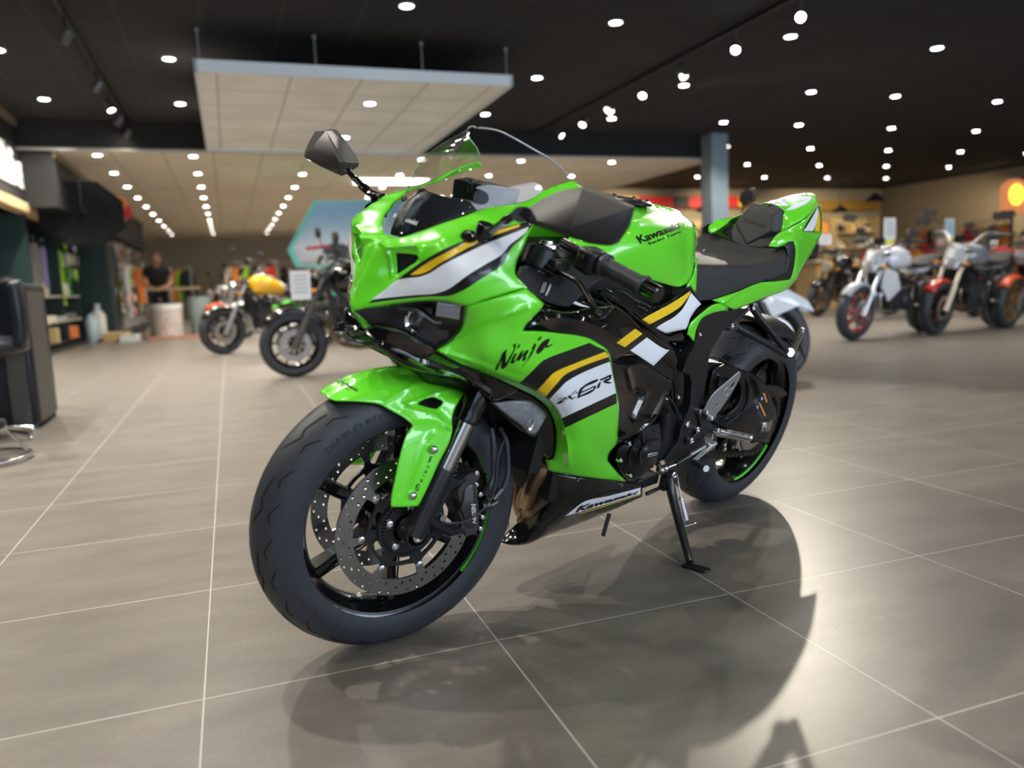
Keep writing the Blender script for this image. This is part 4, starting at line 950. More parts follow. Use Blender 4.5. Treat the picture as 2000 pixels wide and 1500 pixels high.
m = MB(); m.lathe([(-.002, .012), (.006, .012), (.008, .0095), (.003, .008), (.003, .0001)], 6, 0, 'y', c); m.build('pivot_bolt', STEEL, BIKE, 20)
for p in ("1367,653,.170", "1301,778,.150", "1325,776,.150", "1285,832,.150", "1229,867,.19", "1212,899,.19", "1231,929,.19", "1292,862,.155", "1372,805,.155", "1361,840,.152", "1350,862,.152", "1403,846,.165"):
    c = P3('P', p)[0]; m = MB(); m.lathe([(-.01, .0062), (.002, .0062), (.003, .005), (.001, .0035), (.001, .0001)], 14, 0, 'y', c); m.build('frame_bolt', STEEL, BIKE, 40)
# left engine cover with its printed plate
ECV = mat('engine_cover_black', (.012, .013, .014), .38, bump=(900, .1))
panel('engine_cover', ECV, K('F7', "560,640,.160 640,600,.165 760,570,.170 900,540,.170 930,800,.172 915,1000,.175 860,1170,.175 700,1340,.170 540,1470,.160 420,1500,.155 350,1440,.155 200,1270,.155 160,1100,.160 200,960,.165 330,850,.170 480,770,.170"),
      K('F7', "700,1000,.215 600,1100,.208 800,950,.213 500,1100,.195 800,1150,.205 620,800,.185 860,760,.185 350,1100,.180 450,1300,.180 600,1350,.178 420,950,.185"), fr='P', step=6, rnd=(.010, 5), parent=BIKE, key='ecov', mirror=False, reg=1e-3,
      creases=[(K('F7', "590,1180 580,1060 640,930 740,850 860,830"), .008, 4), (K('F7', "860,830 920,900 930,960"), .004, 4), (K('F7', "410,1220 410,1050 480,880 610,720 640,890 780,860"), .006, 4)])
lettering('ecov', 'GBRacing', "700,1085 868,1045 855,1015 705,1052", WHTSTK, 'F7', bold=.03, off=.001, maxlen=3)
polys('ecov', ["700,1105 855,1068 853,1060 700,1096"], GREYSTK, 'F7', step=5)
panel('clutch_cover', ECV, "1180,880,-.16 1230,860,-.16 1250,920,-.16 1200,950,-.16", (), rnd=None, parent=BIKE, mirror=False) if 0 else None
m = MB(); m.lathe([(0, .075), (.03, .072), (.045, .055), (.047, .0001)], 36, 0, 'y', (.80, .13, .40)); m.v = [(a, -b, c) for a, b, c in m.v]; m.f = [q[::-1] for q in m.f]; m.build('clutch_cover', ECV, BIKE, 40)
plate('engine_case', ECV, K('F7', "930,300 1080,270 1130,380 1200,420 1150,700 1240,780 1100,1100 900,1180 900,900 900,600 900,420"), .128, .06, 'P', BIKE, bevel=.006)
m = MB(); m.tube(P3('F7', "960,360,.150 980,500,.150 950,700,.150 930,850,.15"), .016, 14); m.build('coolant_hose', MBLACK, BIKE, 60)
m = MB(); m.tube(P3('F7', "1030,110,.155 1100,200,.155 1170,300,.155 1200,400,.155"), .0035, 8)
for k in range(3): m.tube(P3('F7', f"{1200+k*20},400,.155 {1215+k*25},500,.155"), .0022, 6)
m.build('breather_tube', SATIN, BIKE)

# ---- exhaust headers
for s_, r in (("480,60,.02 600,150,.03 760,230,.045 740,340,.05 660,480,.045 600,620,.02", .021), ("560,40,.07 680,160,.09 800,220,.10 770,330,.10 690,470,.085 640,620,.06", .020), ("900,420,.10 850,520,.095 760,600,.075 680,680,.055 620,780,.02", .021), ("520,240,-.04 540,400,-.04 560,560,-.04 600,700,-.03", .020)):
    m = MB(); m.tube(spline3(P3('F8', s_), 6), r, 20); m.build('exhaust_header', BRONZE, BIKE, 60)
m = MB(); m.tube(P3('F8', "790,345,.09 860,420,.11"), .012, 14); m.build('exhaust_header', mat('link_pipe', (.35, .34, .33), .3, 1.), BIKE, 60)
m = MB(); m.tube([(.92, 0, .27), (.60, -.03, .22), (.45, -.09, .26)], [.045, .04, .035], 20); m.build('exhaust_collector', BRONZE, BIKE, 60)
m = MB(); m.tube([(.45, -.10, .27), (.38, -.15, .34), (.16, -.19, .46)], [.035, .055, .058], 24); m.build('silencer', mat('brushed_black_steel', (.05, .05, .052), .3, 1.), BIKE, 60)

# ================================================================== swing arm, chain, rear
SWA = mat('swingarm_black', (.014, .0145, .016), .32, .4)
panel('swing_arm', SWA, K('G', "350,640,.115 345,470,.115 380,330,.112 470,290,.110 640,345,.118 720,380,.12 790,430,.122 840,520,.123 880,620,.122 905,690,.120 885,790,.120 855,880,.118 838,935,.116 740,932,.118 640,890,.122 470,815,.126 385,775,.126"),
      K('G', "700,600,.130 750,750,.132 600,800,.132 820,650,.128 640,430,.118"), fr='P', step=6, rnd=(.010, 5), thick=.03, parent=BIKE, key='swg', hole_rnd=True,
      holes=[K('G', "370,500 430,420 560,420 598,480 603,540 580,620 530,670 460,705 400,700 365,640")], creases=[(K('G', "690,430 730,540 690,650 600,730 440,740"), -.010, 8)])
for s_ in ("790,532 800,530 828,605 818,608", "755,610 765,607 815,718 805,722"): polys('swg', [s_], ORANGE, 'G', step=4)
polys('swg', ["776,570 782,562 790,570 788,588 780,592", "738,640 745,630 754,638 752,655 744,660"], mat('warning_blue', (.35, .45, .8), .5), 'G', step=4)
polys('swg', ["745,665 790,735 785,760 735,690", "740,700 748,705 746,715 739,712"], mat('warning_grey', (.03, .03, .03), .5), 'G', step=4)
plate('swing_arm_link', SWA, "340,280 470,290 480,330 400,420 380,560 330,480", .10, .05, 'G', BIKE, U, step=5)
AX = Vector((0, 0, .315))
m = MB(); m.tube([(0, -.14, .315), (0, .135, .315)], .013, 20); m.lathe([(0, .020), (.012, .020), (.012, .0001)], 6, 0, 'y', (0, .125, .315)); m.build('rear_axle', STEEL, BIKE)
m = MB(); m.box((.0, .118, .315), (.06, .03, .035)); m.build('axle_block', ALU, BIKE, bevel=.004)
panel('chain_guard_end', MBLACK, K('G', "800,470,.10 900,470,.10 960,500,.095 995,545,.09 900,590,.10 880,600,.105 850,560,.108"), (), fr='P', rnd=(.004, 4), parent=BIKE, mirror=False)
hg = []
for i in range(13):
    a = math.radians(78+i*5.2); 
    for j in range(9):
        t = -1+j/4; yy = .104*t; rr = .345-.05*abs(t)**3; hg.append((rr*math.cos(a), yy, .315+rr*math.sin(a)))
f = [(i*9+j, i*9+j+1, i*9+10+j, i*9+9+j) for i in range(12) for j in range(8)]
o = meshobj('rear_hugger', hg, f, MBLACK, BIKE, 60); sd = o.modifiers.new('s', 'SOLIDIFY'); sd.thickness = .003
m = MB(); m.box((.31, .075, .50), (.16, .03, .06), rot=Matrix.Rotation(.5, 3, 'Y')); m.tube(P3('J', "360,820,.11 460,805,.11 550,830,.11 700,930,.10 880,1030,.10 1100,1120,.10"), .003, 8); m.build('hugger_bracket', MBLACK, BIKE)
# sprocket and chain
sp = MB(); T_ = 42; tp_ = []
for k in range(T_*2): a = k*PI/T_; rr = .108 if k % 2 else .101; tp_.append((rr*math.cos(a), rr*math.sin(a)))
M_ = Matrix.Translation((0, .103, .315))@Matrix(((1, 0, 0, 0), (0, 0, -1, 0), (0, 1, 0, 0), (0, 0, 0, 1)))
sp.prism([tp_, [(.07*math.cos(a), .07*math.sin(a)) for a in np.linspace(0, 2*PI, 25)[:-1]]], .006, M_); sp.build('rear_sprocket', STEEL, BIKE, 30)
pth = []; r1, r2, X2, Z2 = .104, .035, .52, .375
d0 = math.atan2(Z2-.315, X2); L0 = math.hypot(X2, Z2-.315); al = math.acos((r1-r2)/L0)
for i in range(26): a = d0+al+(2*PI-2*al)*i/25; pth.append((r1*math.cos(a), r1*math.sin(a)+.315))
ne = pth[-1]; st = (X2+r2*math.cos(d0-al), Z2+r2*math.sin(d0-al))
for i in range(1, 20): t = i/20; pth.append((ne[0]+(st[0]-ne[0])*t, ne[1]+(st[1]-ne[1])*t-.018*math.sin(PI*t)))
for i in range(8): a = d0-al+2*al*i/7; pth.append((X2+r2*math.cos(a), Z2+r2*math.sin(a)))
ne = pth[-1]; st = pth[0]
for i in range(1, 20): t = i/20; pth.append((ne[0]+(st[0]-ne[0])*t, ne[1]+(st[1]-ne[1])*t))
pth.append(pth[0]); D = [0]
for a, b in zip(pth, pth[1:]): D.append(D[-1]+math.dist(a, b))
ch_ = MB(); nl = 108
for k in range(nl):
    s0 = D[-1]*k/nl; x = np.interp([s0, s0+.014], D, [p[0] for p in pth]); z = np.interp([s0, s0+.014], D, [p[1] for p in pth])
    c = ((x[0]+x[1])/2, .1, (z[0]+z[1])/2); rot = Matrix.Rotation(-math.atan2(z[1]-z[0], x[1]-x[0]), 3, 'Y')
    for dy in (-.0065, .0065) if k % 2 else (-.009, .009): ch_.box((c[0], .103+dy, c[2]), (.0165, .002, .013), rot=rot)
    ch_.cyl((x[0], .093, z[0]), (x[0], .113, z[0]), .004, 8)
ch_.build('drive_chain', mat('chain_steel', (.10, .085, .07), .4, .9), BIKE, 30)
# heel plate, foot peg and gear lever
HP = mat('anodised_plate', (.42, .44, .46), .38, .75)
plate('heel_plate', HP, "598,358 612,362 612,385 590,440 545,520 500,590 455,655 415,710 395,750 372,762 355,745 352,715 330,712 312,695 318,670 350,600 400,530 480,460", [(600, 370, .185), (500, 500, .180), (340, 690, .170), (380, 740, .170)], .004, 'G', BIKE, U, bevel=.001, step=3.,
      holes=["520,505 560,440 570,430 566,448 530,500", "475,505 500,475 506,478 482,508", "488,545 510,525 515,530 492,552", "410,630 430,618 436,626 416,640"])
for p in ("333,690,.178", "373,737,.178"):
    c = P3('G', p)[0]; m = MB(); m.lathe([(-.01, .008), (.003, .007), (.004, .005), (.0015, .0035), (.0015, .0001)], 16, 0, 'y', c); m.build('plate_bolt', ALU, BIKE, 40)
plate('peg_bracket', MBLACK, "262,660 290,648 310,690 350,740 385,790 455,830 440,870 380,860 300,895 240,925 200,960 170,950 180,900 230,880 290,800 270,720", .155, .02, 'G', BIKE, U, step=4, bevel=.003)
for p in ("285,685,.162", "425,838,.168", "370,888,.168", "208,918,.160", "258,828,.155"):
    c = P3('G', p)[0]; m = MB(); m.lathe([(-.012, .0095), (.003, .009), (.004, .007), (.0015, .0045), (.0015, .0001)], 18, 0, 'y', c); m.build('bracket_bolt', STEEL, BIKE, 40)
m = MB(); a, b = P3('G', "430,850,.165")[0], P3('G', "680,905,.262")[0]; ax = (b-a).normalized()
m.tube([a, a+ax*.02, a+ax*.025, b-ax*.012, b], [.013, .013, .0115, .0105, .012], 16)
up = Vector((0, 0, 1))
for k in range(11):
    c = a+ax*(.028+k*.0075); m.tube([c+up*.0095+Vector((.009, 0, 0)), c+up*.0125, c+up*.0095-Vector((.009, 0, 0))], .0020, 6)
m.sphere(b+up*.004, .010, 8)
m.tube([b-ax*.03, b-ax*.03-up*.035], .004, 8)
m.build('rider_foot_peg', ALU, BIKE, 50)
m = MB(); m.tube(P3('G', "620,930,.245 660,1010,.24 700,1030,.23 740,1020,.22"), .0045, 8)
GL = ALU
m = MB(); m.tube(P3('G', "350,880,.170 350,930,.172 380,945,.175"), [.012, .011, .010], 10); m.tube(P3('G', "395,935,.176 360,975,.180 290,1030,.186 215,1095,.190"), [.011, .009, .007, .007], 10, sq=.6); m.build('gear_lever', GL, BIKE, 50)
m = MB(); a, b = P3('G', "222,1095,.192")[0], P3('G', "325,1145,.250")[0]; m.tube([a, b], [.0085, .0085], 14)
for k in range(8): m.tube([a+(b-a)*(.1+k*.1), a+(b-a)*(.14+k*.1)], .0098, 12)
tp2 = m.build('gear_pedal_rubber', RUBBER, BIKE, 50)
m = MB(); m.tube([b, b+(b-a).normalized()*.004], .009, 14); m.build('pedal_end', ALU, tp2)
m = MB(); m.tube(P3('G', "315,968,.175 190,1040,.175"), .0055, 10); m.build('shift_rod', ALU, BIKE)
m = MB(); m.tube(P3('G', "195,1038,.175 85,1110,.170"), .0085, 12); m.build('quick_shifter', SATIN, BIKE)
m = MB(); m.tube(P3('G', "85,1110,.170 -20,1150,.160"), .005, 10); m.sphere(P3('G', "-5,1145,.162")[0], .011, 8); m.build('shift_linkage', STEEL, BIKE)
m = MB(); m.sphere(P3('F7', "920,1320,.16")[0], .013, 8); m.tube(P3('F7', "860,1200,.15 900,1260,.15"), .008, 8); m.build('shift_shaft', mat('dull_steel', (.3, .27, .24), .35, 1.), BIKE)
# ---- side stand
ft = P3('P', "1345,1103,.305")[0]
m = MB(); m.box(P3('P', "1304,938,.125")[0], (.05, .02, .05)); m.tube([U(1306, 932, .130), U(1312, 965, .150), U(1330, 1035, .225), U(1347, 1098, .300)], [.014, .0135, .0125, .010], 20); m.build('side_stand', SATIN, BIKE, 60)
gl = lambda y: y*math.tan(LEAN)-.003
m = MB(); q = Matrix.Rotation(LEAN, 3, 'X'); m.box(Vector((ft.x-.01, .322, gl(.322)+.005)), (.030, .075, .007), rot=q); m.build('stand_foot', SATIN, BIKE, bevel=.003)
m = MB(); m.tube([U(1327, 1030, .222), U(1357, 1022, .232)], .003, 8); m.sphere(U(1357, 1022, .232), .005, 6); m.build('stand_tang', STEEL, BIKE)
m = MB(); hx = []
s0, s1 = Vector(U(1330, 973, .160)), Vector(U(1341, 1018, .215)); axs = (s1-s0).normalized(); uu = axs.orthogonal().normalized(); ww = axs.cross(uu)
for i in range(221): t = i/220; a = t*2*PI*22; hx.append(s0+(s1-s0)*t+(uu*math.cos(a)+ww*math.sin(a))*.0068)
m.tube(hx, .0013, 5); m.tube([U(1322, 925, .135), U(1326, 950, .145), s0], .0018, 6); m.tube([s1, U(1336, 1030, .225)], .002, 6); m.build('stand_spring', CHROME, BIKE, 60)
c = Vector(U(1315, 928, .135)); m = MB(); m.lathe([(-.004, .013), (.004, .013), (.006, .010), (.003, .008), (.003, .0001)], 18, 0, 'y', c); m.build('stand_bolt', STEEL, BIKE, 40)
m = MB(); m.tube([U(1262, 965, .12), U(1300, 948, .12)], .006, 8); m.box((.60, .06, .24), (.10, .10, .03)); m.build('stand_mount', SATIN, BIKE, bevel=.004)
m = MB(); m.tube([U(1190, 1004, .07), U(1178, 1046, .07)], .006, 12); m.build('overflow_tube', RUBBER, BIKE, 60)
# ---- passenger peg bracket
m = MB(); m.tube(P3('J', "1080,10,.140 1200,180,.160 1400,430,.185 1630,720,.205"), [.011, .010, .009, .010], 10); m.tube(P3('J', "770,300,.145 900,370,.16 1250,560,.185 1640,790,.205"), [.014, .010, .009, .010], 10); m.tube(P3('J', "720,260,.14 960,30,.135"), .012, 10)
m.tube([P3('J', "650,290,.10")[0], P3('J', "770,290,.15")[0]], .016, 14); m.build('passenger_peg_hanger', MBLACK, BIKE, 60)
m = MB(); m.tube([P3('J', "1600,740,.19")[0], P3('J', "1700,735,.215")[0]], .013, 14); m.build('peg_joint', STEEL, BIKE, 50)
a, b = P3('J', "1700,800,.205")[0], P3('J', "1900,340,.225")[0]; ax = (b-a).normalized()
m = MB(); m.tube([a, a+(b-a)*.2, b-ax*.01, b], [.006, .009, .009, .006], 12)
for k in range(13): c = a+(b-a)*(.25+k*.054); m.box(c-Vector((.0, 0, .0))+ax.orthogonal().normalized()*.007, (.004, .014, .006), rot=ax.to_track_quat('Z', 'Y').to_matrix())
m.build('passenger_foot_peg', ALU, BIKE, 50)
for p in ("745,300,.155", "1085,5,.148"):
    c = P3('J', p)[0]; m = MB(); m.lathe([(-.004, .009), (.004, .009), (.005, .006), (.002, .004), (.002, .0001)], 16, 0, 'y', c); m.build('hanger_bolt', STEEL, BIKE, 40)

# ================================================================== room (u along the tile rows to the right, v away from the camera)
_cu, _su = math.cos(TPHI), math.sin(TPHI)
def RW(u, v, z=0.): return Vector((u*_cu-v*_su, u*_su+v*_cu, z))
def toroom(p): return (p[0]*_cu+p[1]*_su, -p[0]*_su+p[1]*_cu, p[2])
def onU(px, py, u):
    o = toroom(CC); v = toroom(ray(px, py)); t = (u-o[0])/v[0]; return tuple(o[i]+t*v[i] for i in range(3))
def onV(px, py, w):
    o = toroom(CC); v = toroom(ray(px, py)); t = (w-o[1])/v[1]; return tuple(o[i]+t*v[i] for i in range(3))
def put(o, u, v, z=0., rz=0.):
    o.location = RW(u, v, z); o.rotation_euler = (0, 0, TPHI+rz); return o
def nodes(name, rough=.5):
    m = bpy.data.materials.new(name); m.use_nodes = True; MATS[name] = m
    return m, m.node_tree, m.node_tree.nodes['Principled BSDF']
def NN(nt, t, **kw):
    n = nt.nodes.new(t)
    for k, v in kw.items():
        if k in n.inputs: n.inputs[k].default_value = v
        else: setattr(n, k, v)
    return n
def ramp(nt, fac, stops):
    r = nt.nodes.new('ShaderNodeValToRGB'); nt.links.new(fac, r.inputs[0]); el = r.color_ramp.elements
    while len(el) < len(stops): el.new(.5)
    for e, (p, c) in zip(el, stops): e.position = p; e.color = (*c, 1)
    return r.outputs[0]
# ---- floor tiles
m, nt, b = nodes('floor_tiles')
tc = NN(nt, 'ShaderNodeTexCoord')
br = NN(nt, 'ShaderNodeTexBrick'); br.offset = 0; br.squash = 1
for k, v in {'Scale': 1., 'Mortar Size': .0017, 'Mortar Smooth': .15, 'Bias': 0., 'Brick Width': TILE, 'Row Height': TILE}.items(): br.inputs[k].default_value = v
br.inputs['Color1'].default_value = (0, 0, 0, 1); br.inputs['Color2'].default_value = (1, 1, 1, 1); br.inputs['Mortar'].default_value = (.5, .5, .5, 1)
nt.links.new(tc.outputs['Object'], br.inputs['Vector'])
mp = NN(nt, 'ShaderNodeMapping'); mp.inputs['Scale'].default_value = (1.2, 3.2, 1); nt.links.new(tc.outputs['Object'], mp.inputs['Vector'])
n1 = NN(nt, 'ShaderNodeTexNoise', Scale=2.2, Detail=8., Roughness=.62); nt.links.new(mp.outputs[0], n1.inputs['Vector'])
n2 = NN(nt, 'ShaderNodeTexNoise', Scale=160., Detail=4.); nt.links.new(tc.outputs['Object'], n2.inputs['Vector'])
n3 = NN(nt, 'ShaderNodeTexVoronoi', Scale=9.); nt.links.new(tc.outputs['Object'], n3.inputs['Vector'])
base = ramp(nt, n1.outputs['Fac'], [(.3, (.125, .110, .094)), (.5, (.160, .142, .122)), (.72, (.198, .177, .153))])
mx = NN(nt, 'ShaderNodeMix', data_type='RGBA', blend_type='OVERLAY'); mx.inputs[0].default_value = .30
nt.links.new(base, mx.inputs['A']); nt.links.new(n2.outputs['Color'], mx.inputs['B'])
mt = NN(nt, 'ShaderNodeMix', data_type='RGBA'); mt.inputs['B'].default_value = (.48, .46, .42, 1)
nt.links.new(br.outputs['Fac'], mt.inputs[0]); nt.links.new(mx.outputs['Result'], mt.inputs['A'])
sp = ramp(nt, n3.outputs['Distance'], [(.018, (1, 1, 1)), (.024, (0, 0, 0))])
mt2 = NN(nt, 'ShaderNodeMix', data_type='RGBA'); mt2.inputs['B'].default_value = (.42, .39, .34, 1); nt.links.new(sp, mt2.inputs[0]); nt.links.new(mt.outputs['Result'], mt2.inputs['A'])
nt.links.new(mt2.outputs['Result'], b.inputs['Base Color'])
rr = NN(nt, 'ShaderNodeMapRange'); rr.inputs['To Min'].default_value = .29; rr.inputs['To Max'].default_value = .42; nt.links.new(n2.outputs['Fac'], rr.inputs['Value']); nt.links.new(rr.outputs[0], b.inputs['Roughness'])
bp = NN(nt, 'ShaderNodeBump', Strength=.25, Distance=.0015); ad = NN(nt, 'ShaderNodeMath', operation='SUBTRACT'); nt.links.new(n2.outputs['Fac'], ad.inputs[0]); nt.links.new(br.outputs['Fac'], ad.inputs[1])
nt.links.new(ad.outputs[0], bp.inputs['Height']); nt.links.new(bp.outputs[0], b.inputs['Normal']); b.inputs['Specular IOR Level'].default_value = .5
FLOORM = m
U0, U1, V0, V1, VM, UM, HC, HB = -4.0, 19.4, -4.5, 31., 12.3, 8.35, 3.2, 2.8
# object origin sits on a tile corner, so the joints fall where the photograph has them
def slab(name, u0, u1, v0, v1, z0, z1, m, kind='structure', org=None, bevel=0):
    o = MB(); o.box(((u0+u1)/2, (v0+v1)/2, (z0+z1)/2), (u1-u0, v1-v0, z1-z0))
    o = o.build(name, m, None, 0, bevel=bevel)
    if org: # shift verts so the object's origin is at a given room point
        for q in o.data.vertices: q.co -= Vector(org)
        put(o, *org)
    else: put(o, 0, 0)
    if kind: o['kind'] = kind
    return o
_to = toroom((TOX, TOY, 0))
slab('floor', U0, U1, V0, V1, -.08, 0, FLOORM, org=(_to[0], _to[1], 0))
# ---- ceilings
def tilemat(name, c, cl, size, joint, rough=.9, no=.08):
    m, nt, b = nodes(name); tc = NN(nt, 'ShaderNodeTexCoord'); br = NN(nt, 'ShaderNodeTexBrick'); br.offset = 0
    for k, v in {'Scale': 1., 'Mortar Size': joint, 'Mortar Smooth': .3, 'Brick Width': size, 'Row Height': size}.items(): br.inputs[k].default_value = v
    n = NN(nt, 'ShaderNodeTexNoise', Scale=1.3, Detail=3.); nt.links.new(tc.outputs['Object'], n.inputs['Vector']); nt.links.new(tc.outputs['Object'], br.inputs['Vector'])
    r = ramp(nt, n.outputs['Fac'], [(.3, [x*(1-no) for x in c]), (.7, [min(1, x*(1+no)) for x in c])]); mx = NN(nt, 'ShaderNodeMix', data_type='RGBA'); mx.inputs['B'].default_value = (*cl, 1)
    nt.links.new(br.outputs['Fac'], mx.inputs[0]); nt.links.new(r, mx.inputs['A']); nt.links.new(mx.outputs['Result'], b.inputs['Base Color']); b.inputs['Roughness'].default_value = rough
    return m
CB = tilemat('black_ceiling_tiles', (.010, .010, .011), (.026, .026, .026), .6783, .012)
CBG = tilemat('beige_ceiling_tiles', (.80, .71, .58), (.50, .43, .34), .6783, .012)
CW = tilemat('white_ceiling_tiles', (.86, .85, .80), (.52, .51, .48), .6783, .012)
GC = (-.38-.339, 7.03-.339)
slab('ceiling', U0, U1, V0, VM, HC, HC+.1, CB, org=(GC[0], GC[1], HC))
slab('ceiling_right', UM, U1, VM, 19.6, HC, HC+.1, CB, org=(GC[0], GC[1]+.678*8, HC))
slab('ceiling_back', U0, UM, VM, V1, HB, HB+.05, CBG, org=(GC[0], GC[1]+.678*8, HB))
WD0 = mat('black_fascia', (.010, .010, .010), .8)
slab('wall_fascia', U0, UM, VM, VM+.04, HB+.03, HC+.05, WD0); slab('wall_fascia_side', UM-.04, UM, VM+.04, V1, HB+.03, HC+.05, WD0)
slab('trim_10', U0, UM, VM-.015, VM+.001, HB-.005, HB+.028, mat('pale_trim', (.5, .48, .44), .6)); slab('trim_11', UM-.001, UM+.015, VM, V1, HB-.005, HB+.028, MATS['pale_trim'])
# ---- walls
WD = mat('dark_wall_paint', (.020, .019, .018), .7)
WB = mat('beige_wall_paint', (.40, .34, .26), .8, noise=(.6, .12))
WK = mat('khaki_wall_paint', (.30, .25, .17), .8, noise=(.5, .25))
slab('wall_left', U0-.2, U0, V0, V1, 0, HC, WD)
slab('wall_far', U0, UM, V1, V1+.2, 0, HC, WB)
slab('wall_far_side', UM, UM+.15, 19.6, V1, 0, HC, WB)
slab('wall_back', UM, U1, 19.6, 19.8, 0, HC, WK)
slab('wall_right', U1, U1+.2, V0, 19.8, 0, HC, WK)
slab('wall_left_beige', U0+.001, U0+.03, 19.5, V1, 0, HB, WB)
# shop front behind the camera: piers and glass
slab('wall_front', U0, U1, V0-.2, V0, 2.75, HC, WD); slab('wall_front_sill', U0, U1, V0-.2, V0, 0, .25, WD)
for i in range(7): slab('trim_%d' % (i+1), U0+i*3.85, U0+i*3.85+.15, V0-.2, V0, .25, 2.75, WD)
gl = mat('window_glass', (1, 1, 1), .0, trans=1., ior=1.0)
for i in range(6): slab('window_%d' % (i+1), U0+i*3.85+.15, U0+(i+1)*3.85, V0-.11, V0-.10, .25, 2.75, gl)
# bulkhead over the accessory wall on the left, its brown edge trim and the pale timber rail
slab('wall_left_bulkhead', -2.75, -2.5, 4, 19.5, 2.12, HC, WD)
slab('trim_8', -2.52, -2.46, 4, 24, HC-.10, HC-.001, mat('brown_trim', (.22, .17, .11), .6))
slab('trim_9', -2.62, -2.44, 8, 14.6, 1.98, 2.10, mat('pale_timber', (.62, .44, .24), .5))
slab('wall_left_bulkhead_back', -2.5, -2.08, VM+.04, 24, 2.05, HB, WD)
slab('trim_12', -2.10, -2.05, VM+.04, 24, HB-.09, HB-.002, MATS['brown_trim'])
slab('baseboard_left', -2.60, -2.50, 10.5, 19., 0, .06, mat('black_kick', (.012, .012, .012), .5))
# blue-grey steel column at the corner of the low ceiling
o = MB(); o.box((0, 0, HC/2), (.34, .34, HC)); o.box((0, 0, .02), (.5, .5, .04)); o = o.build('column', mat('blue_grey_steel', (.20, .26, .30), .5), bevel=.01); put(o, 8.23, 12.1); o['kind'] = 'structure'
# ---- hanging white ceiling panel on rods
pan = empty('suspended_ceiling_panel', RW(1.42, 10.1, 2.83), TPHI); tag(pan, 'large white tiled panel hanging on thin rods below the black ceiling', 'ceiling panel')
o = MB(); o.box((0, 0, .03), (3.04, 4.2, .06)); o.build('panel_tiles', CW, pan, 0)
o = MB()
for u in (-1.535, 1.535): o.box((u, 0, .03), (.03, 4.26, .11))
for v in (-2.115, 2.115): o.box((0, v, .03), (3.1, .03, .11))
o.build('panel_edge', mat('white_metal_edge', (.75, .80, .82), .4), pan, 0)
for u in (-1.5, -.45, .6, 1.5):
    for v in (-2.08, 1.9):
        o = MB(); o.cyl((u, v, .06), (u, v, HC-2.83), .008, 8); o.cyl((u, v, HC-2.86), (u, v, HC-2.83), .02, 10); o.build('hanging_rod', mat('rod_grey', (.35, .35, .36), .4, .6), pan)
# ---- downlights: a white ring with a bright lens, one thing each; the lamps that light the shop
LAMP = mat('lamp_glow', (1, 1, 1), .5, emit=(1., .97, .9), es=60.)
RING = mat('lamp_ring', (.8, .8, .8), .4)
_dl = None
def downlight(u, v, z, group, label, s=1.):
    global _dl
    if _dl is None:
        t = empty('ceiling_downlight', RW(u, v, z), TPHI)
        o = MB(); o.lathe([(.0, .072), (-.008, .070), (-.010, .058), (.0, .054)], 24, 0, 'z'); o.build('ring', RING, t)
        o = MB(); o.lathe([(-.004, .0001), (-.004, .054)], 20, 0, 'z'); o.f = [q[::-1] for q in o.f]; o.build('lens', LAMP, t)
        _dl = t
    else:
        t = _dl.copy(); COL.objects.link(t); t.location = RW(u, v, z)
        for ch in [c for c in bpy.data.objects if c.parent is _dl]:
            c = ch.copy(); COL.objects.link(c); c.parent = t
    tag(t, label, 'ceiling light', group); return t
SPOTS = []
def spot(u, v, z, aim, watts, cone=100., blend=.6, r=.04, col=(1, .93, .82), name='spot_lamp'):
    l = bpy.data.lights.new(name, 'SPOT'); l.energy = watts; l.spot_size = math.radians(cone); l.spot_blend = blend; l.shadow_soft_size = r; l.color = col
    o = bpy.data.objects.new(name, l); COL.objects.link(o); p = RW(u, v, z); o.location = p
    o.rotation_euler = (RW(*aim)-p).to_track_quat('-Z', 'Y').to_euler(); return o
gu = [-1.9, -.38, 1.66, 3.69, 5.72, 7.73, 9.21, 11.2, 13.2, 15.2, 17.2]
for j, v in enumerate([-3.14, -1.1, .92, 2.96, 4.99, 7.03, 9.07, 11.1]+[13.15, 15.2, 17.2]):
    for i, u in enumerate(gu):
        if v > VM and u < UM: continue
        under = -.2 < u < 3. and 7.9 < v < 12.3
        downlight(u, v, HC if not (under and v > 8.5) else 2.83, 'round downlights in the black ceiling' if not (under and v > 8.5) else 'downlights in the hanging white panel',
                  'small round white downlight set in the black tiled ceiling' if not (under and v > 8.5) else 'small round downlight set in the hanging white panel')
        if v < 12 and u < 12 and not (u > 5 and v < -1): spot(u, v, (HC if not under else 2.83)-.03, (u, v, 0), ((300. if v > 6 else 230.) if u < 1 else (170. if v > 8 else (90. if v > 6 else 34.))) if v > 2 else (55 if u < 0 else 12), 125, .7, .035)
for j in range(10):
    v = 12.65+1.74*j
    for i, u in enumerate([-1.58, -.32, 1.38, 3.1, 4.8, 6.5]):
        downlight(u, v, HB, 'round downlights in the beige ceiling', 'small round downlight set in the low beige ceiling')
for v in (14.4, 19.6, 25.):
    for u in (.6, 5.): spot(u, v, HB-.03, (u, v, 0), 1150, 150, .8, .3, (1, .90, .76))
# long lit panel in the beige ceiling
o = MB(); o.box((0, 0, 0), (1.35, .5, .03)); o = o.build('ceiling_light_panel', mat('panel_glow', (1, 1, 1), .5, emit=(1, 1, .97), es=7.)); put(o, 3.1, 15.2, HB-.02); tag(o, 'long bright rectangular light panel in the low beige ceiling', 'ceiling light')
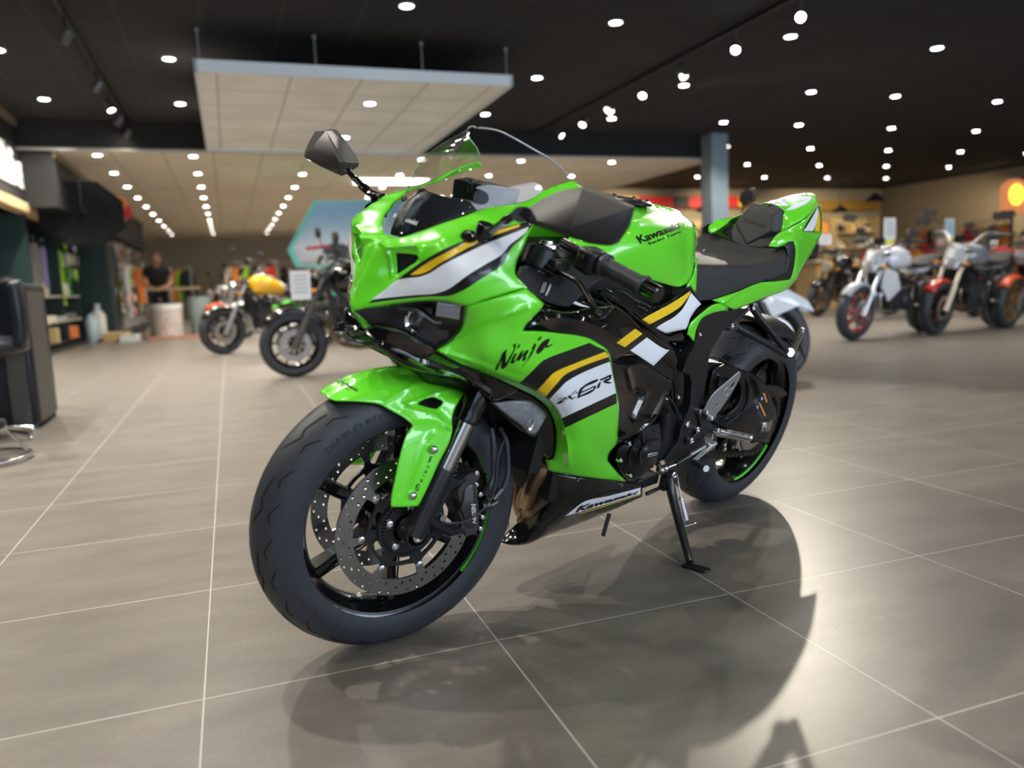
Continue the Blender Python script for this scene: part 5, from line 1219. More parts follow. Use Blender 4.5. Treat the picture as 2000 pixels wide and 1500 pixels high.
# ---- track lights
def track(u, v0, v1, heads, label, tl, aims, es=60):
    o = MB(); o.box((u, (v0+v1)/2, HC-.02), (.035, v1-v0, .035)); o = o.build('light_track', mat('track_black', (.012, .012, .012), .4)); put(o, 0, 0); tag(o, label, 'light track')
    for k, (v, a) in enumerate(zip(heads, aims)):
        p = RW(u, v, 2.99); d = (RW(*a)-p).normalized(); q = d.to_track_quat('Z', 'Y').to_matrix().to_4x4()
        t = empty('track_spotlight', p); t.matrix_world = Matrix.Translation(p)@q
        c = MB(); c.lathe([(-.075, .0001), (-.075, .032), (-.06, .040), (.06, .044), (.062, .040), (.045, .037)], 20, 0, 'z'); c.build('lamp_head', mat('track_head_grey', (.10, .10, .10), .35, .4), t)
        c = MB(); c.lathe([(.046, .0001), (.046, .037)], 20, 0, 'z'); c.build('lens', mat('spot_glow', (1, 1, 1), .5, emit=(1., .93, .8), es=es), t)
        c = MB(); c.cyl((0, 0, -.03), q.to_3x3().inverted()@Vector((0, 0, .165)), .009, 8); c.build('bracket', MATS['track_black'], t)
        tag(t, tl, 'spotlight', 'spotlights on the '+('right' if u > 0 else 'left')+' track')
hv = [5.0, 5.92, 6.86, 7.85, 8.73, 9.64, 10.44, 11.3]
_bk = toroom((.25, 2.1, .5))
track(4.93, 1.5, 12.2, hv, 'long black lighting track on the black ceiling, right of the hanging panel', 'small swivelling spotlight on the right-hand lighting track', [(_bk[0], _bk[1], .5)]*2+[(2, 4, 0), (6.5, 6.5, .5), (3, 6.5, 0), (7, 8, .5), (3, 9, 0), (7, 9, 0)])
hl_ = [2.2, 4.6, 6.2, 7.8, 9.5, 10.4, 11.2, 12.1]
track(-1.12, 1.0, 12.25, hl_, 'long black lighting track on the black ceiling, left of the hanging panel', 'small swivelling spotlight on the left-hand lighting track', [(-.9, 1.7, 0), (-.2, 6.3, 0), (-2.6, 7, 1), (-2.6, 9, 1), (-2.6, 10, 1), (0, 9.5, 0), (-2.6, 12, 1), (-2.6, 13.5, 1)])

# ================================================================== motorcycles parked behind
def loft(m, secs, n=16, mi=0, p=2.4):
    """secs: (x, half width, z top, z bottom) -> closed rounded body"""
    v = []
    for (x, w, zt, zb) in secs:
        zc, h = (zt+zb)/2, (zt-zb)/2
        for k in range(n):
            a = 2*PI*k/n; c, s = math.cos(a), math.sin(a)
            v.append((x, w*math.copysign(abs(c)**(2/p), c), zc+h*math.copysign(abs(s)**(2/p), s)))
    f = [(i*n+k, i*n+(k+1) % n, (i+1)*n+(k+1) % n, (i+1)*n+k) for i in range(len(secs)-1) for k in range(n)]
    f += [tuple(range(n-1, -1, -1)), tuple((len(secs)-1)*n+k for k in range(n))]
    m.add(v, f, mi); return m
_tm = {}
def bgwheel(c, R, W, rim, parent, which, spk=10, steer_=0):
    key = (R, W)
    hw = W/2; t = MB(); pr = [(-hw*.75, R-.085), (-hw, R-.055), (-hw*.9, R-.025), (-hw*.45, R-.004), (0, R), (hw*.45, R-.004), (hw*.9, R-.025), (hw, R-.055), (hw*.75, R-.085)]
    t.lathe(pr, 40, 0, 'y', c); t.build(which+'_tyre', RUBBER, parent, 60)
    m = MB(); r0 = R-.083; m.lathe([(hw*.7, r0+.006), (hw*.72, r0-.008), (hw*.4, r0-.03), (-hw*.4, r0-.03), (-hw*.72, r0-.008), (-hw*.7, r0+.006)], 40, 0, 'y', c)
    for k in range(spk):
        a = 2*PI*k/spk; m.cyl((c[0]+.04*math.cos(a), 0, c[2]+.04*math.sin(a)), (c[0]+(r0-.025)*math.cos(a+.1), 0, c[2]+(r0-.025)*math.sin(a+.1)), .010, 6)
    m.lathe([(-.05, .01), (-.05, .045), (.05, .045), (.05, .01)], 20, 0, 'y', c); m.build(which+'_rim', rim, parent, 40)
    d = MB()
    for y in ((.075, -.075) if which == 'front' else (-.08,)): d.lathe([(y, .09), (y, .145), (y+.005, .145), (y+.005, .09)], 30, 0, 'y', c, closed=True)
    d.build(which+'_disc', mat('disc_grey', (.4, .4, .4), .3, 1.), parent, 30)
def naked(front, heading, P, label, lean=.18, name='motorcycle', group=None):
    """P: tank, rim, fork, fender, seat, engine colours and a style; `front` is the front tyre's contact point"""
    g = lambda k, d: P.get(k, d)
    q = Matrix.Rotation(heading, 4, 'Z')@Matrix.Rotation(-lean, 4, 'X')@Matrix.Translation((-1.42, 0, 0))
    root = empty(name, matrix=Matrix.Translation(front)@q); tag(root, label, 'motorcycle', group)
    T, RM, FK, FN = g('tank', GBLACK), g('rim', RIMB), g('fork', SATIN), g('fender', g('tank', GBLACK))
    bgwheel((1.42, 0, .305), .305, .12, RM, root, 'front', g('spokes', 10)); bgwheel((0, 0, .31), .31, .17, RM, root, 'rear', g('spokes', 10))
    rk = math.radians(25); fx = lambda z: 1.42-math.tan(rk)*(z-.305)
    for s in (1, -1):
        m = MB(); m.tube([(fx(.28), .10*s, .28), (fx(.55), .10*s, .55)], .030, 12); m.tube([(fx(.55), .10*s, .55), (fx(.95), .10*s, .95)], .022, 12); m.build('fork_leg', FK, root, 50)
    m = MB(); m.box((fx(.78), 0, .78), (.07, .25, .03)); m.box((fx(.93), 0, .93), (.07, .25, .03)); m.tube([(fx(.95)-.02, 0, .95), (fx(.7)-.05, 0, .7)], .03, 10); m.build('fork_clamp', SATIN, root)
    fv = []; 
    for i in range(11):
        a = math.radians(38+i*11)
        for j in range(7): t = -1+j/3; fv.append((1.42+(.335-.04*abs(t)**3)*math.cos(a), .07*t, .305+(.335-.04*abs(t)**3)*math.sin(a)))
    o = meshobj('front_fender', fv, [(i*7+j, i*7+j+1, i*7+8+j, i*7+7+j) for i in range(10) for j in range(6)], FN, root, 60); sd = o.modifiers.new('s', 'SOLIDIFY'); sd.thickness = .004
    m = MB()
    for s in (1, -1): m.box((1.36, .085*s, .42), (.07, .012, .30), rot=Matrix.Rotation(-.45, 3, 'Y'), taper=.8)
    m.build('fender_stay', FN, root)
    bw, bz, bx = g('barw', .38), g('barz', 1.08), 1.02
    m = MB(); m.tube(spline3([(bx-.06, -bw, bz), (bx+.02, -.22, bz+.01), (fx(.96)-.03, -.08, .99), (fx(.96)-.03, .08, .99), (bx+.02, .22, bz+.01), (bx-.06, bw, bz)], 5), .012, 10); m.build('handlebar', g('bar', SATIN), root, 60)
    for s in (1, -1):
        m = MB(); m.tube([(bx+.0, (bw-.13)*s, bz+.005), (bx-.065, (bw+.01)*s, bz-.001)], .018, 12); m.tube([(bx+.06, .22*s, bz), (bx+.02, bw*s, bz-.03)], .005, 6); m.build('grip', RUBBER, root, 50)
        m = MB(); m.tube(spline3([(bx+.02, .24*s, bz+.02), (bx+.06, .32*s, bz+.13), (bx+.05, .40*s, bz+.20)], 5), .006, 8)
        mr = m.build('mirror_arm', SATIN, root, 50)
        hull('mirror', [(bx+.05+dx, .42*s+dy, bz+.22+dz) for dx in (0, .03) for dy, dz in ((-.08, 0), (-.06, .045), (.06, .05), (.09, .01), (.05, -.045), (-.06, -.04))], MIRR, root, .004)
    # lamp
    st = g('style', 'round')
    hx, hz = fx(.84)+.10, .84
    if st == 'round':
        m = MB(); m.lathe([(-.10, .0001), (-.09, .05), (-.03, .088), (.035, .095), (.04, .088)], 28, 0, 'x', (hx, 0, hz)); hb = m.build('headlight', g('lamp', T), root, 50)
        m = MB(); m.lathe([(.045, .0001), (.045, .03), (.036, .088)], 28, 0, 'x', (hx, 0, hz)); m.build('headlight_glass', mat('lamp_glass', (.6, .62, .65), .08, .7, coat=1.), hb, 60)
    else:
        cw = g('cowl', T)
        hull('headlight_cowl', [(hx+.06, 0, hz-.06), (hx+.03, .07, hz-.10), (hx+.03, -.07, hz-.10), (hx-.06, .12, hz), (hx-.06, -.12, hz), (hx-.10, .10, hz+.14), (hx-.10, -.10, hz+.14), (hx-.02, .05, hz+.12), (hx-.02, -.05, hz+.12), (hx-.12, .08, hz-.12), (hx-.12, -.08, hz-.12)], cw, root, .01)
        hull('headlight_glass', [(hx+.063, 0, hz-.055), (hx+.035, .06, hz-.09), (hx+.035, -.06, hz-.09), (hx-.02, .095, hz+.01), (hx-.02, -.095, hz+.01), (hx+.03, .03, hz+.02), (hx+.03, -.03, hz+.02)], mat('lamp_glass', (.6, .62, .65), .08, .7, coat=1.), root, .004)
    m = MB(); m.box((bx+.13, 0, 1.06), (.02, .12, .09), rot=Matrix.Rotation(-.5, 3, 'Y')); m.build('instrument', MATS['dark_display'], root, bevel=.008)
    for s in (1, -1):
        m = MB(); m.tube([(hx-.04, .09*s, hz-.05), (hx-.02, .17*s, hz-.04)], .007, 8); m.lathe([(0, .0001), (.0, .02), (.05, .016), (.055, .0001)], 10, 0, 'x', (hx-.04, .175*s, hz-.04)); m.build('front_indicator', mat('amber', (.6, .25, .03), .3), root)
    # tank, seat, tail
    m = MB(); loft(m, [(1.08, .05, .90, .80), (1.02, .12, .985, .76), (.93, .155, 1.02, .75), (.80, .165, 1.015, .75), (.68, .14, .96, .76), (.58, .09, .87, .77)], 20); m.build('fuel_tank', T, root, 60)
    m = MB(); m.lathe([(0, .045), (.008, .045), (.012, .03), (.012, .0001)], 20, 0, 'z', (.86, 0, 1.018)); m.build('fuel_cap', STEEL, root)
    m = MB(); loft(m, [(.64, .09, .86, .78), (.50, .12, .83, .76), (.32, .14, .83, .76), (.20, .14, .855, .79), (.12, .12, .90, .82), (-.05, .11, .92, .85), (-.16, .08, .92, .87)], 16); m.build('seat', g('seat', SEATM), root, 60)
    m = MB(); loft(m, [(.45, .10, .77, .70), (.2, .11, .79, .70), (0, .10, .85, .76), (-.15, .08, .89, .83), (-.24, .05, .90, .86)], 14); m.build('tail', g('tail', T), root, 60)
    m = MB(); m.box((-.26, 0, .86), (.03, .10, .05)); m.build('tail_light', mat('red_lens', (.35, .01, .01), .15), root, bevel=.006)
    m = MB(); m.box((-.28, 0, .70), (.02, .13, .20), rot=Matrix.Rotation(.35, 3, 'Y')); m.tube([(-.2, 0, .85), (-.27, 0, .7)], .02, 8); m.build('plate_holder', MBLACK, root)
    # frame, engine, exhaust
    m = MB()
    for s in (1, -1): m.tube([(1.10, .05*s, .86), (.95, .14*s, .70), (.55, .15*s, .60), (.50, .14*s, .42)], .022, 10); m.tube([(1.10, .04*s, .80), (1.0, .10*s, .50), (.85, .12*s, .32)], .018, 10); m.tube([(.6, .12*s, .62), (.1, .10*s, .78)], .014, 8)
    m.build('frame', g('frame', SATIN), root, 60)
    m = MB(); m.box((.76, 0, .43), (.40, .24, .24)); m.box((.88, 0, .60), (.18, .22, .24), rot=Matrix.Rotation(.3, 3, 'Y'))
    for k in range(6): m.box((.92-.008*k, 0, .52+k*.03), (.24, .25, .008), rot=Matrix.Rotation(.3, 3, 'Y'))
    for s in (1, -1): m.lathe([(0, .09), (.03*s, .085), (.045*s, .06), (.05*s, .0001)] if s > 0 else [(0, .09), (-.03, .085), (-.045, .06), (-.05, .0001)], 24, 0, 'y', (.68, .12*s, .42))
    m.build('engine', g('engine', mat('engine_grey', (.05, .05, .052), .45, .5)), root, 40, bevel=.008)
    m = MB(); m.box((1.06, 0, .60), (.04, .24, .26)); m.build('radiator', MBLACK, root)
    m = MB()
    for y in (-.06, .0, .06): m.tube(spline3([(1.0, y, .58), (1.08, y, .48), (1.02, y, .30), (.85, y*.5, .24)], 4), .018, 8)
    m.tube([(.85, 0, .24), (.5, -.08, .24), (.3, -.16, .30)], .03, 10); m.build('exhaust_header', g('header', BRONZE), root, 60)
    m = MB(); m.tube([(.34, -.17, .29), (.28, -.18, .32), (-.02, -.20, .44), (-.04, -.20, .45)], [.03, .055, .055, .035], 16); m.build('silencer', g('muffler', STEEL), root, 60)
    m = MB()
    for s in (1, -1): m.tube([(.52, .09*s, .40), (.25, .12*s, .36), (0, .12*s, .31)], [.03, .026, .022], 10)
    m.build('swing_arm', SATIN, root, 60)
    m = MB(); m.tube([(.58, .12, .28), (.56, .20, .12), (.52, .27, .265*0+ .27*math.tan(lean)+.005)], .011, 10); m.build('side_stand', SATIN, root)
    m = MB(); m.tube([(.5, .14, .36), (.5, .24, .36)], .012, 8); m.tube([(.5, -.14, .36), (.5, -.24, .36)], .012, 8); m.build('foot_peg', ALU, root)
    if g('side', None):
        for s in (1, -1):
            pts = [(1.16, .12, .80), (1.02, .19, .74), (.90, .18, .56), (1.04, .14, .42), (1.14, .10, .58)]
            hull('radiator_shroud', [(x, y*s, z) for x, y, z in pts]+[(x, (y-.02)*s, z) for x, y, z in pts], g('side', T), root, .004)
    if g('flank', None):
        for s in (1, -1):
            pts = [(1.22, .085, .66), (1.50, .085, .665), (1.70, .07, .56), (1.76, .05, .48), (1.60, .09, .52), (1.40, .09, .56), (1.30, .09, .42), (1.22, .09, .50)]
            hull('fender_flank', [(x, y*s, z) for x, y, z in pts[:5]]+[(x, (y-.03)*s, z) for x, y, z in pts[:5]], WHT, root, .004); hull('fender_flank', [(x, y*s, z) for x, y, z in (pts[0], pts[4], pts[5], pts[6], pts[7])]+[(x, (y-.02)*s, z) for x, y, z in (pts[0], pts[4], pts[5], pts[6], pts[7])], WHT, root, .004)
    if g('box', None):
        m = MB(); m.box((.0, .27, .72), (.42, .18, .34)); m.build('pannier', g('box', ALU), root, bevel=.02); m = MB(); m.box((.0, -.27, .72), (.42, .18, .34)); m.build('pannier', g('box', ALU), root, bevel=.02)
    return root
def paint(n, c, r=.25): return mat(n, c, r, coat=1.)
YEL, WHT, RED, GRY, SIL, ORG, BLU = paint('yellow_paint', (.75, .42, .01)), paint('white_paint', (.72, .74, .76)), paint('red_paint', (.55, .02, .012)), paint('grey_paint', (.18, .20, .21)), paint('silver_paint', (.42, .44, .46)), paint('orange_paint', (.75, .09, .01)), paint('blue_paint', (.05, .12, .3))
GOLD = mat('gold_rim', (.45, .32, .10), .3, .9); RRIM = paint('red_rim', (.30, .01, .02))
H0 = math.radians(208); H1 = math.radians(220)
def fl(px, py): return onz(px, py, 0.)
naked(fl(578, 736), math.radians(203), dict(fork=mat('grey_fork', (.12, .115, .11), .4, .6), barz=1.05), 'black naked motorcycle with a white price sheet, nearest behind the green bike on the left', lean=.12)
naked(fl(437, 692), math.radians(222), dict(tank=YEL, fork=mat('silver_fork', (.5, .5, .5), .3, .9), fender=GBLACK, tail=GBLACK, lamp=CHROME, header=STEEL), 'retro motorcycle with a bright yellow fuel tank on the left', lean=.12)
naked(onz(398, 636, 0), math.radians(224), dict(tank=WHT, tail=WHT, fork=ALU, rim=ALU, lamp=CHROME, engine=ALU), 'pale white and chrome motorcycle behind the yellow-tanked one', lean=.12)
naked(RW(1.45, 12.2), math.radians(222), dict(tank=GRY, rim=ALU, engine=ALU, style='cowl'), 'grey motorcycle standing right behind the yellow-tanked one', lean=.12)
naked(RW(.9, 14.), math.radians(216), dict(tank=GREEN, cowl=GREEN, style='cowl', rim=RIMB), 'small green motorcycle far back on the left, before the turquoise poster', lean=.12)
naked(RW(2.6, 9.7), math.radians(212), dict(tank=SIL, lamp=CHROME, rim=RIMB), 'silver retro motorcycle standing in front of the turquoise poster', lean=.12)
naked(RW(2.5, 7.0), math.radians(203), dict(tank=mat('dark_green_paint', (.02, .12, .02), .3, coat=1), style='cowl', cowl=GREEN, rim=RIMB), 'green and black motorcycle hidden behind the front of the green sport bike', lean=.12)
wb = naked(fl(1512, 748), math.radians(14), dict(tank=WHT, cowl=WHT, style='cowl', side=WHT, fender=WHT, tail=WHT, barw=.33, barz=.98, flank=1), 'white sport motorcycle parked just behind the green one, facing right', lean=.16)
naked(fl(1664, 664), math.radians(214), dict(tank=WHT, cowl=SIL, style='cowl', side=WHT, fender=SIL, rim=RRIM, fork=ALU, header=STEEL, spokes=6), 'white and silver naked motorcycle with dark red rims on the right', lean=.12)
naked(fl(1822, 653), math.radians(214), dict(tank=GRY, cowl=SIL, style='cowl', fender=RED, fork=mat('cream_fork', (.75, .68, .5), .3), rim=RIMB, bar=STEEL, barz=1.12), 'tall motorcycle with a bright red front mudguard and pale fork', lean=.12)
naked(fl(1963, 640), math.radians(214), dict(tank=ORG, lamp=ORG, side=ORG, rim=GOLD, fork=mat('grey_fork', (.12, .115, .11), .4, .6), header=STEEL), 'orange-red retro motorcycle with a round lamp and gold rims at the right edge', lean=.12)
naked(fl(1596, 618), math.radians(216), dict(tank=GBLACK, fender=GBLACK, rim=mat('brown_rim', (.12, .06, .03), .35, .8), box=SIL, barz=1.05, lamp=YEL), 'black touring motorcycle with grey side cases behind the tail of the green bike', lean=.12)
naked(RW(8.9, 9.3), math.radians(214), dict(tank=WHT, cowl=WHT, style='cowl', side=WHT, fender=GBLACK), 'white motorcycle in the second row on the right, left of the red-mudguard one', lean=.12)
naked(RW(10.3, 8.6), math.radians(214), dict(tank=RED, lamp=CHROME, rim=RIMB, engine=ALU), 'dark red motorcycle in the second row, between the red-mudguard and orange ones', lean=.12)
naked(RW(11.2, 11.6), math.radians(214), dict(tank=SIL, style='cowl', cowl=SIL, engine=ALU), 'silver motorcycle in the third row on the right', lean=.12)
naked(RW(12.3, 10.2), math.radians(214), dict(tank=BLU, style='cowl', cowl=BLU), 'blue motorcycle in the third row on the right', lean=.12)
naked(RW(8.0, 12.9), math.radians(214), dict(tank=YEL, cowl=YEL, style='cowl', side=YEL), 'yellow motorcycle far back beside the blue-grey column', lean=.12)

naked(RW(.15, 14.3), math.radians(222), dict(tank=WHT, lamp=CHROME, fork=ALU, rim=ALU, engine=ALU), 'white and chrome motorcycle in the far left row, third behind the yellow-tanked one', lean=.12)
naked(RW(-.25, 16.4), math.radians(222), dict(tank=ORG, lamp=CHROME, fork=ALU, engine=ALU), 'small orange motorcycle farthest back in the left row', lean=.12)
naked(RW(2.9, 12.0), math.radians(216), dict(tank=GRY, lamp=CHROME, fork=ALU, engine=ALU, seat=mat('tan_seat', (.35, .24, .16), .5)), 'grey motorcycle with a tan seat directly in front of the turquoise poster', lean=.12)
naked(RW(6.9, 10.6), math.radians(214), dict(tank=GBLACK, style='cowl', fork=ALU, engine=ALU), 'black motorcycle in the third row behind the green tail', lean=.12)

# ================================================================== shop fittings and goods
def pal(n, c, r=.55): return mat(n, c, r)
LIME, GRN, TEAL, CRM, LAV, TAN, RD, OR_, WH, BK, LB, PNK = (pal('lime_fabric', (.42, .75, .04)), pal('green_fabric', (.10, .55, .05)), pal('dark_teal', (.012, .035, .035)), pal('cream', (.62, .55, .42)), pal('lavender', (.30, .30, .62)),
    pal('tan_card', (.60, .42, .20)), pal('red_goods', (.55, .03, .03)), pal('orange_goods', (.75, .22, .04)), pal('white_goods', (.70, .72, .72)), pal('black_goods', (.012, .012, .013)), pal('light_blue', (.45, .60, .66)), pal('pink_goods', (.65, .35, .36)))
GREYG = pal('grey_goods', (.22, .22, .21))
def rthing(name, u, v, z, rz=0.): return empty(name, RW(u, v, z), TPHI+rz)
def garment(u, v, z, h, w, m, label, cat='clothing', group=None, rz=0.):
    t = rthing('hanging_garment', u, v, z, rz); tag(t, label, cat, group)
    o = MB(); o.tube(spline3([(0, 0, .10), (.03, 0, .13), (.0, 0, .16), (-.03, 0, .14)], 4), .004, 6); o.tube([(0, -w*.42, 0), (0, 0, .06), (0, w*.42, 0)], .008, 6); o.build('hanger', STEEL, t)
    o = MB(); secs = []
    for k in range(7):
        q = k/6; ww = w*(.30+.22*min(1, q*4) - .06*q); n = 14
        secs.append([(.045*math.cos(a)*(1+.25*math.sin(5*a+k)), ww*math.sin(a)*(1+.04*math.sin(3*a+2*k)), .03-q*h) for a in np.linspace(0, 2*PI, n+1)[:-1]])
    n = 14; v_ = [p for s in secs for p in s]; f = [(i*n+k, i*n+(k+1) % n, (i+1)*n+(k+1) % n, (i+1)*n+k) for i in range(6) for k in range(n)]+[tuple(range(n-1, -1, -1)), tuple(6*n+k for k in range(n))]
    o.add(v_, f)
    for s in (1, -1): o.tube([(0, s*w*.36, -.02), (0, s*w*.55, -.25*min(h, 1.)), (.02, s*w*.58, -.5*min(h, 1.))], [.05, .045, .035], 10)
    o.build('body', m, t, 60); return t
def helmet(u, v, z, m, label, group, rz=0.):
    t = rthing('helmet', u, v, z, rz); tag(t, label, 'helmet', group)
    o = MB(); o.sphere((0, 0, .13), .13, 10, 0, (1.08, .92, 1)); o.box((.07, 0, .045), (.12, .17, .07)); o.build('shell', m, t, 60)
    o = MB(); pr = []
    for i in range(5):
        for j in range(9): a = -1.1+2.2*j/8; b = .05+i*.09; pr.append((.146*math.cos(a)*math.cos(b*2.2-.3), .126*math.sin(a)*1., .115+b*.25))
    o.add(pr, [(i*9+j, i*9+j+1, (i+1)*9+j+1, (i+1)*9+j) for i in range(4) for j in range(8)]); q = o.build('visor', MATS['dark_display'], t, 60); sd = q.modifiers.new('s', 'SOLIDIFY'); sd.thickness = .003
def carton(u, v, z, d, m, label, group=None, rz=0., name='carton', cat='box'):
    t = rthing(name, u, v, z, rz); tag(t, label, cat, group)
    o = MB(); o.box((0, 0, d[2]/2), d); o.build('body', m, t, bevel=.004)
    o = MB(); o.box((0, 0, d[2]+.002), (d[0]*.98, d[1]*.15, .004)); o.box((d[0]/2+.001, 0, d[2]*.5), (.002, d[1]*.6, d[2]*.4)); o.build('label_sheet', WH if m is not WH else GREYG, t)
def bottle(u, v, z, h, r, m, label, group=None, capm=None):
    t = rthing('bottle', u, v, z); tag(t, label, 'bottle', group)
    o = MB(); o.lathe([(0, .0001), (0, r*.95), (.01, r), (h*.68, r), (h*.80, r*.6), (h*.86, r*.35), (h*.93, r*.33)], 20, 0, 'z'); o.build('body', m, t, 50)
    o = MB(); o.lathe([(h*.90, r*.42), (h, r*.42), (h, .0001)], 14, 0, 'z'); o.build('cap', capm or BK, t)
def glove(u, v, z, m, label, group):
    t = rthing('glove_pair', u, v, z); tag(t, label, 'gloves', group)
    o = MB(); o.box((0, 0, 0), (.05, .09, .14), taper=.85)
    for k in range(4): o.tube([(0, -.034+k*.023, -.06), (.005, -.036+k*.024, -.135+abs(k-1.5)*.01)], .011, 8)
    o.tube([(0, .045, -.02), (.01, .07, -.07)], .012, 8); o.build('glove', m, t, 50, bevel=.01)
# ---- left: accessory wall (gondola units with shelves), one unit per bay
for k, (v0, v1) in enumerate([(10.6, 12.58), (12.62, 14.58), (14.62, 16.2)]):
    t = rthing('accessory_shelf_unit', -3.0, (v0+v1)/2, 0); tag(t, ['nearest', 'middle', 'farthest'][k]+' bay of the dark accessory shelving along the left wall', 'shelving', 'bays of accessory shelving on the left wall')
    L_ = v1-v0; o = MB(); o.box((-.45, 0, 1.05), (.04, L_, 2.1)); o.build('back_panel', TEAL, t)
    for s in (1, -1): o = MB(); o.box((-.0, s*(L_/2-.02), 1.0), (.9, .03, 2.0)); o.build('side_panel', TEAL, t)
    for z in (.12, .45, .85): o = MB(); o.box((.02, 0, z), (.86, L_-.07, .03)); o.build('shelf', mat('pale_shelf', (.55, .50, .42), .5) if z > .3 else BK, t, bevel=.004)
    for z in (1.75,): o = MB(); o.cyl((.1, -L_/2+.04, z), (.1, L_/2-.04, z), .015, 10); o.build('hanging_rail', STEEL, t)
cols = [(GREYG, 'dark grey'), (BK, 'black'), (LIME, 'lime green'), (GREYG, 'faded grey'), (GRN, 'bright green'), (BK, 'plain black'), (LIME, 'yellow-green'), (LAV, 'lavender'), (CRM, 'cream'), (WH, 'white')]
gl_ = [(1, 35), (0, 52), (3, 60), (1, 70), (7, 82), (2, 97), (8, 104), (2, 113), (4, 127), (1, 136), (9, 120), (5, 145)]
for i, (c, px) in enumerate(gl_):
    p = onU(px, 470, -2.72); h = [1.0, .9, 1.1, .85, .7, .8, .6, .95, .75, .8, .5, .7][i]
    garment(-2.78+.04*(i % 3), min(max(p[1], 10.7), 16), 1.62, h, .34, cols[c][0], f'{cols[c][1]} garment hanging on the accessory wall at left, {["first", "second", "third", "fourth", "fifth", "sixth", "seventh", "eighth", "ninth", "tenth", "eleventh", "twelfth"][i]} along the rail', group='garments hanging on the accessory wall', rz=.15*math.sin(i*2.1))
hc = [(WH, 'white'), (BK, 'black'), (LIME, 'lime'), (CRM, 'cream'), (GREYG, 'grey')]
for i in range(6): helmet(-2.75, 11.1+i*.92, .865, hc[i % 5][0], f'{hc[i % 5][1]} helmet on the upper accessory shelf under the garments, {["nearest", "second nearest", "third", "fourth", "fifth", "farthest"][i]} from the camera', 'helmets on the accessory wall shelf', .3*i)
for i in range(7):
    m_, n_ = [(TAN, 'brown'), (WH, 'white'), (TAN, 'tan'), (LB, 'pale blue'), (TAN, 'kraft'), (BK, 'black'), (OR_, 'orange')][i]
    carton(-2.72, 11.0+i*.75, .135, (.28, .32, .20+.03*(i % 3)), m_, f'{n_} carton on the bottom shelf of the left wall, {["first", "second", "third", "fourth", "fifth", "sixth", "seventh"][i]} from the camera', 'cartons on the bottom shelf', .1*i)
for i in range(6): carton(-2.70, 11.2+i*.85, .465, (.34, .5, .07+.02*(i % 2)), [CRM, GREYG, BK, CRM, WH, GREYG][i], f'flat {["cream", "grey", "black", "beige", "white", "pale grey"][i]} package on the middle shelf of the left wall', 'flat packages on the middle shelf', .2, 'package')
bottle(-2.35, 16.55, 0, .70, .14, WH, 'tall white canister standing on the floor at the end of the left shelving', capm=LB)
bottle(-2.42, 16.15, 0, .58, .10, LB, 'pale blue canister beside the tall white one')
for i in range(9):
    x = 150+i*7; p = onU(x-10, 505+8*(i % 3), -2.55); glove(-2.5, 15.0+i*.14, 1.75-.25*(i % 3), [LIME, WH, GREYG, BK, CRM][i % 5], f'{["lime", "white", "grey", "black", "cream"][i % 5]} gloves hanging near the end of the accessory wall, number {i+1} from the left' if 0 else f'{["lime", "white", "grey", "black", "cream"][i % 5]} gloves hanging at the end of the accessory wall, {["top", "middle", "bottom"][i % 3]} row, {["left", "centre", "right"][i//3]}', 'gloves hanging at the end of the accessory wall')
t = rthing('tall_cabinet', -2.45, 17.3, 0); tag(t, 'tall dark teal cabinet standing at the end of the left shelving', 'cabinet')
o = MB(); o.box((0, 0, .9), (.7, 1.4, 1.8)); o.build('body', TEAL, t, bevel=.01)
for s in (1, -1): o = MB(); o.box((.355, s*.34, .92), (.02, .64, 1.66)); d_ = o.build('door', pal('teal_door', (.02, .05, .052), .35), t, bevel=.005); o = MB(); o.cyl((.38, s*.06, .85), (.38, s*.06, 1.0), .01, 8); o.build('handle', STEEL, d_)
o = MB(); o.box((.35, 0, .03), (.06, 1.4, .06)); o.build('plinth', BK, t)
# white wall lettering (only its blurred end is in view)
V_, F_ = text2d('soulis', .03); 
o = MB()
for (a, b) in V_: o.v.append((0, 0, 0))
o.v = [(.0, a*3.6, b*.50) for a, b in V_]; o.f = F_; o.m = [0]*len(F_)
o = o.build('wall_lettering', mat('white_letter', (.75, .75, .72), .5), None, 0); o.data.flip_normals(); o.location = RW(-2.485, 9.0, 2.28); o.rotation_euler = (0, 0, TPHI); sd = o.modifiers.new('s', 'SOLIDIFY'); sd.thickness = .03; sd.offset = 0
tag(o, 'white letters mounted on the dark bulkhead above the left shelving', 'lettering')
# big dark eight-sided umbrella and coloured tags next to it
t = rthing('umbrella', -1.9, 13.0, 2.02, math.radians(-75)); tag(t, 'large black eight-sided umbrella hung open above the accessory shelving', 'umbrella')
R8 = .57; o = MB(); ring8 = [(.0, R8*math.cos(k*PI/4+.39)*1.05, R8*math.sin(k*PI/4+.39)*.88) for k in range(8)]
mid8 = [(-.16, p[1]*.55, p[2]*.55) for p in ring8]; o.add([(-.24, 0, 0)]+mid8+ring8, [(0, 1+k, 1+(k+1) % 8) for k in range(8)]+[(1+k, 9+k, 9+(k+1) % 8, 1+(k+1) % 8) for k in range(8)])
q = o.build('canopy', pal('umbrella_black', (.004, .005, .006), .85), t, 30); sd = q.modifiers.new('s', 'SOLIDIFY'); sd.thickness = .004
for k in range(8): o = MB(); o.cyl((-.235, 0, 0), mid8[k], .005, 6); o.cyl(mid8[k], ring8[k], .005, 6); o.build('rib', BK, t)
o = MB(); o.cyl((-.25, 0, 0), (.45, 0, 0), .012, 10); o.build('shaft', BK, t); o = MB(); o.cyl((0, 0, 0), (0, 0, HC-2.02), .004, 6); o.build('hanging_wire', STEEL, t)
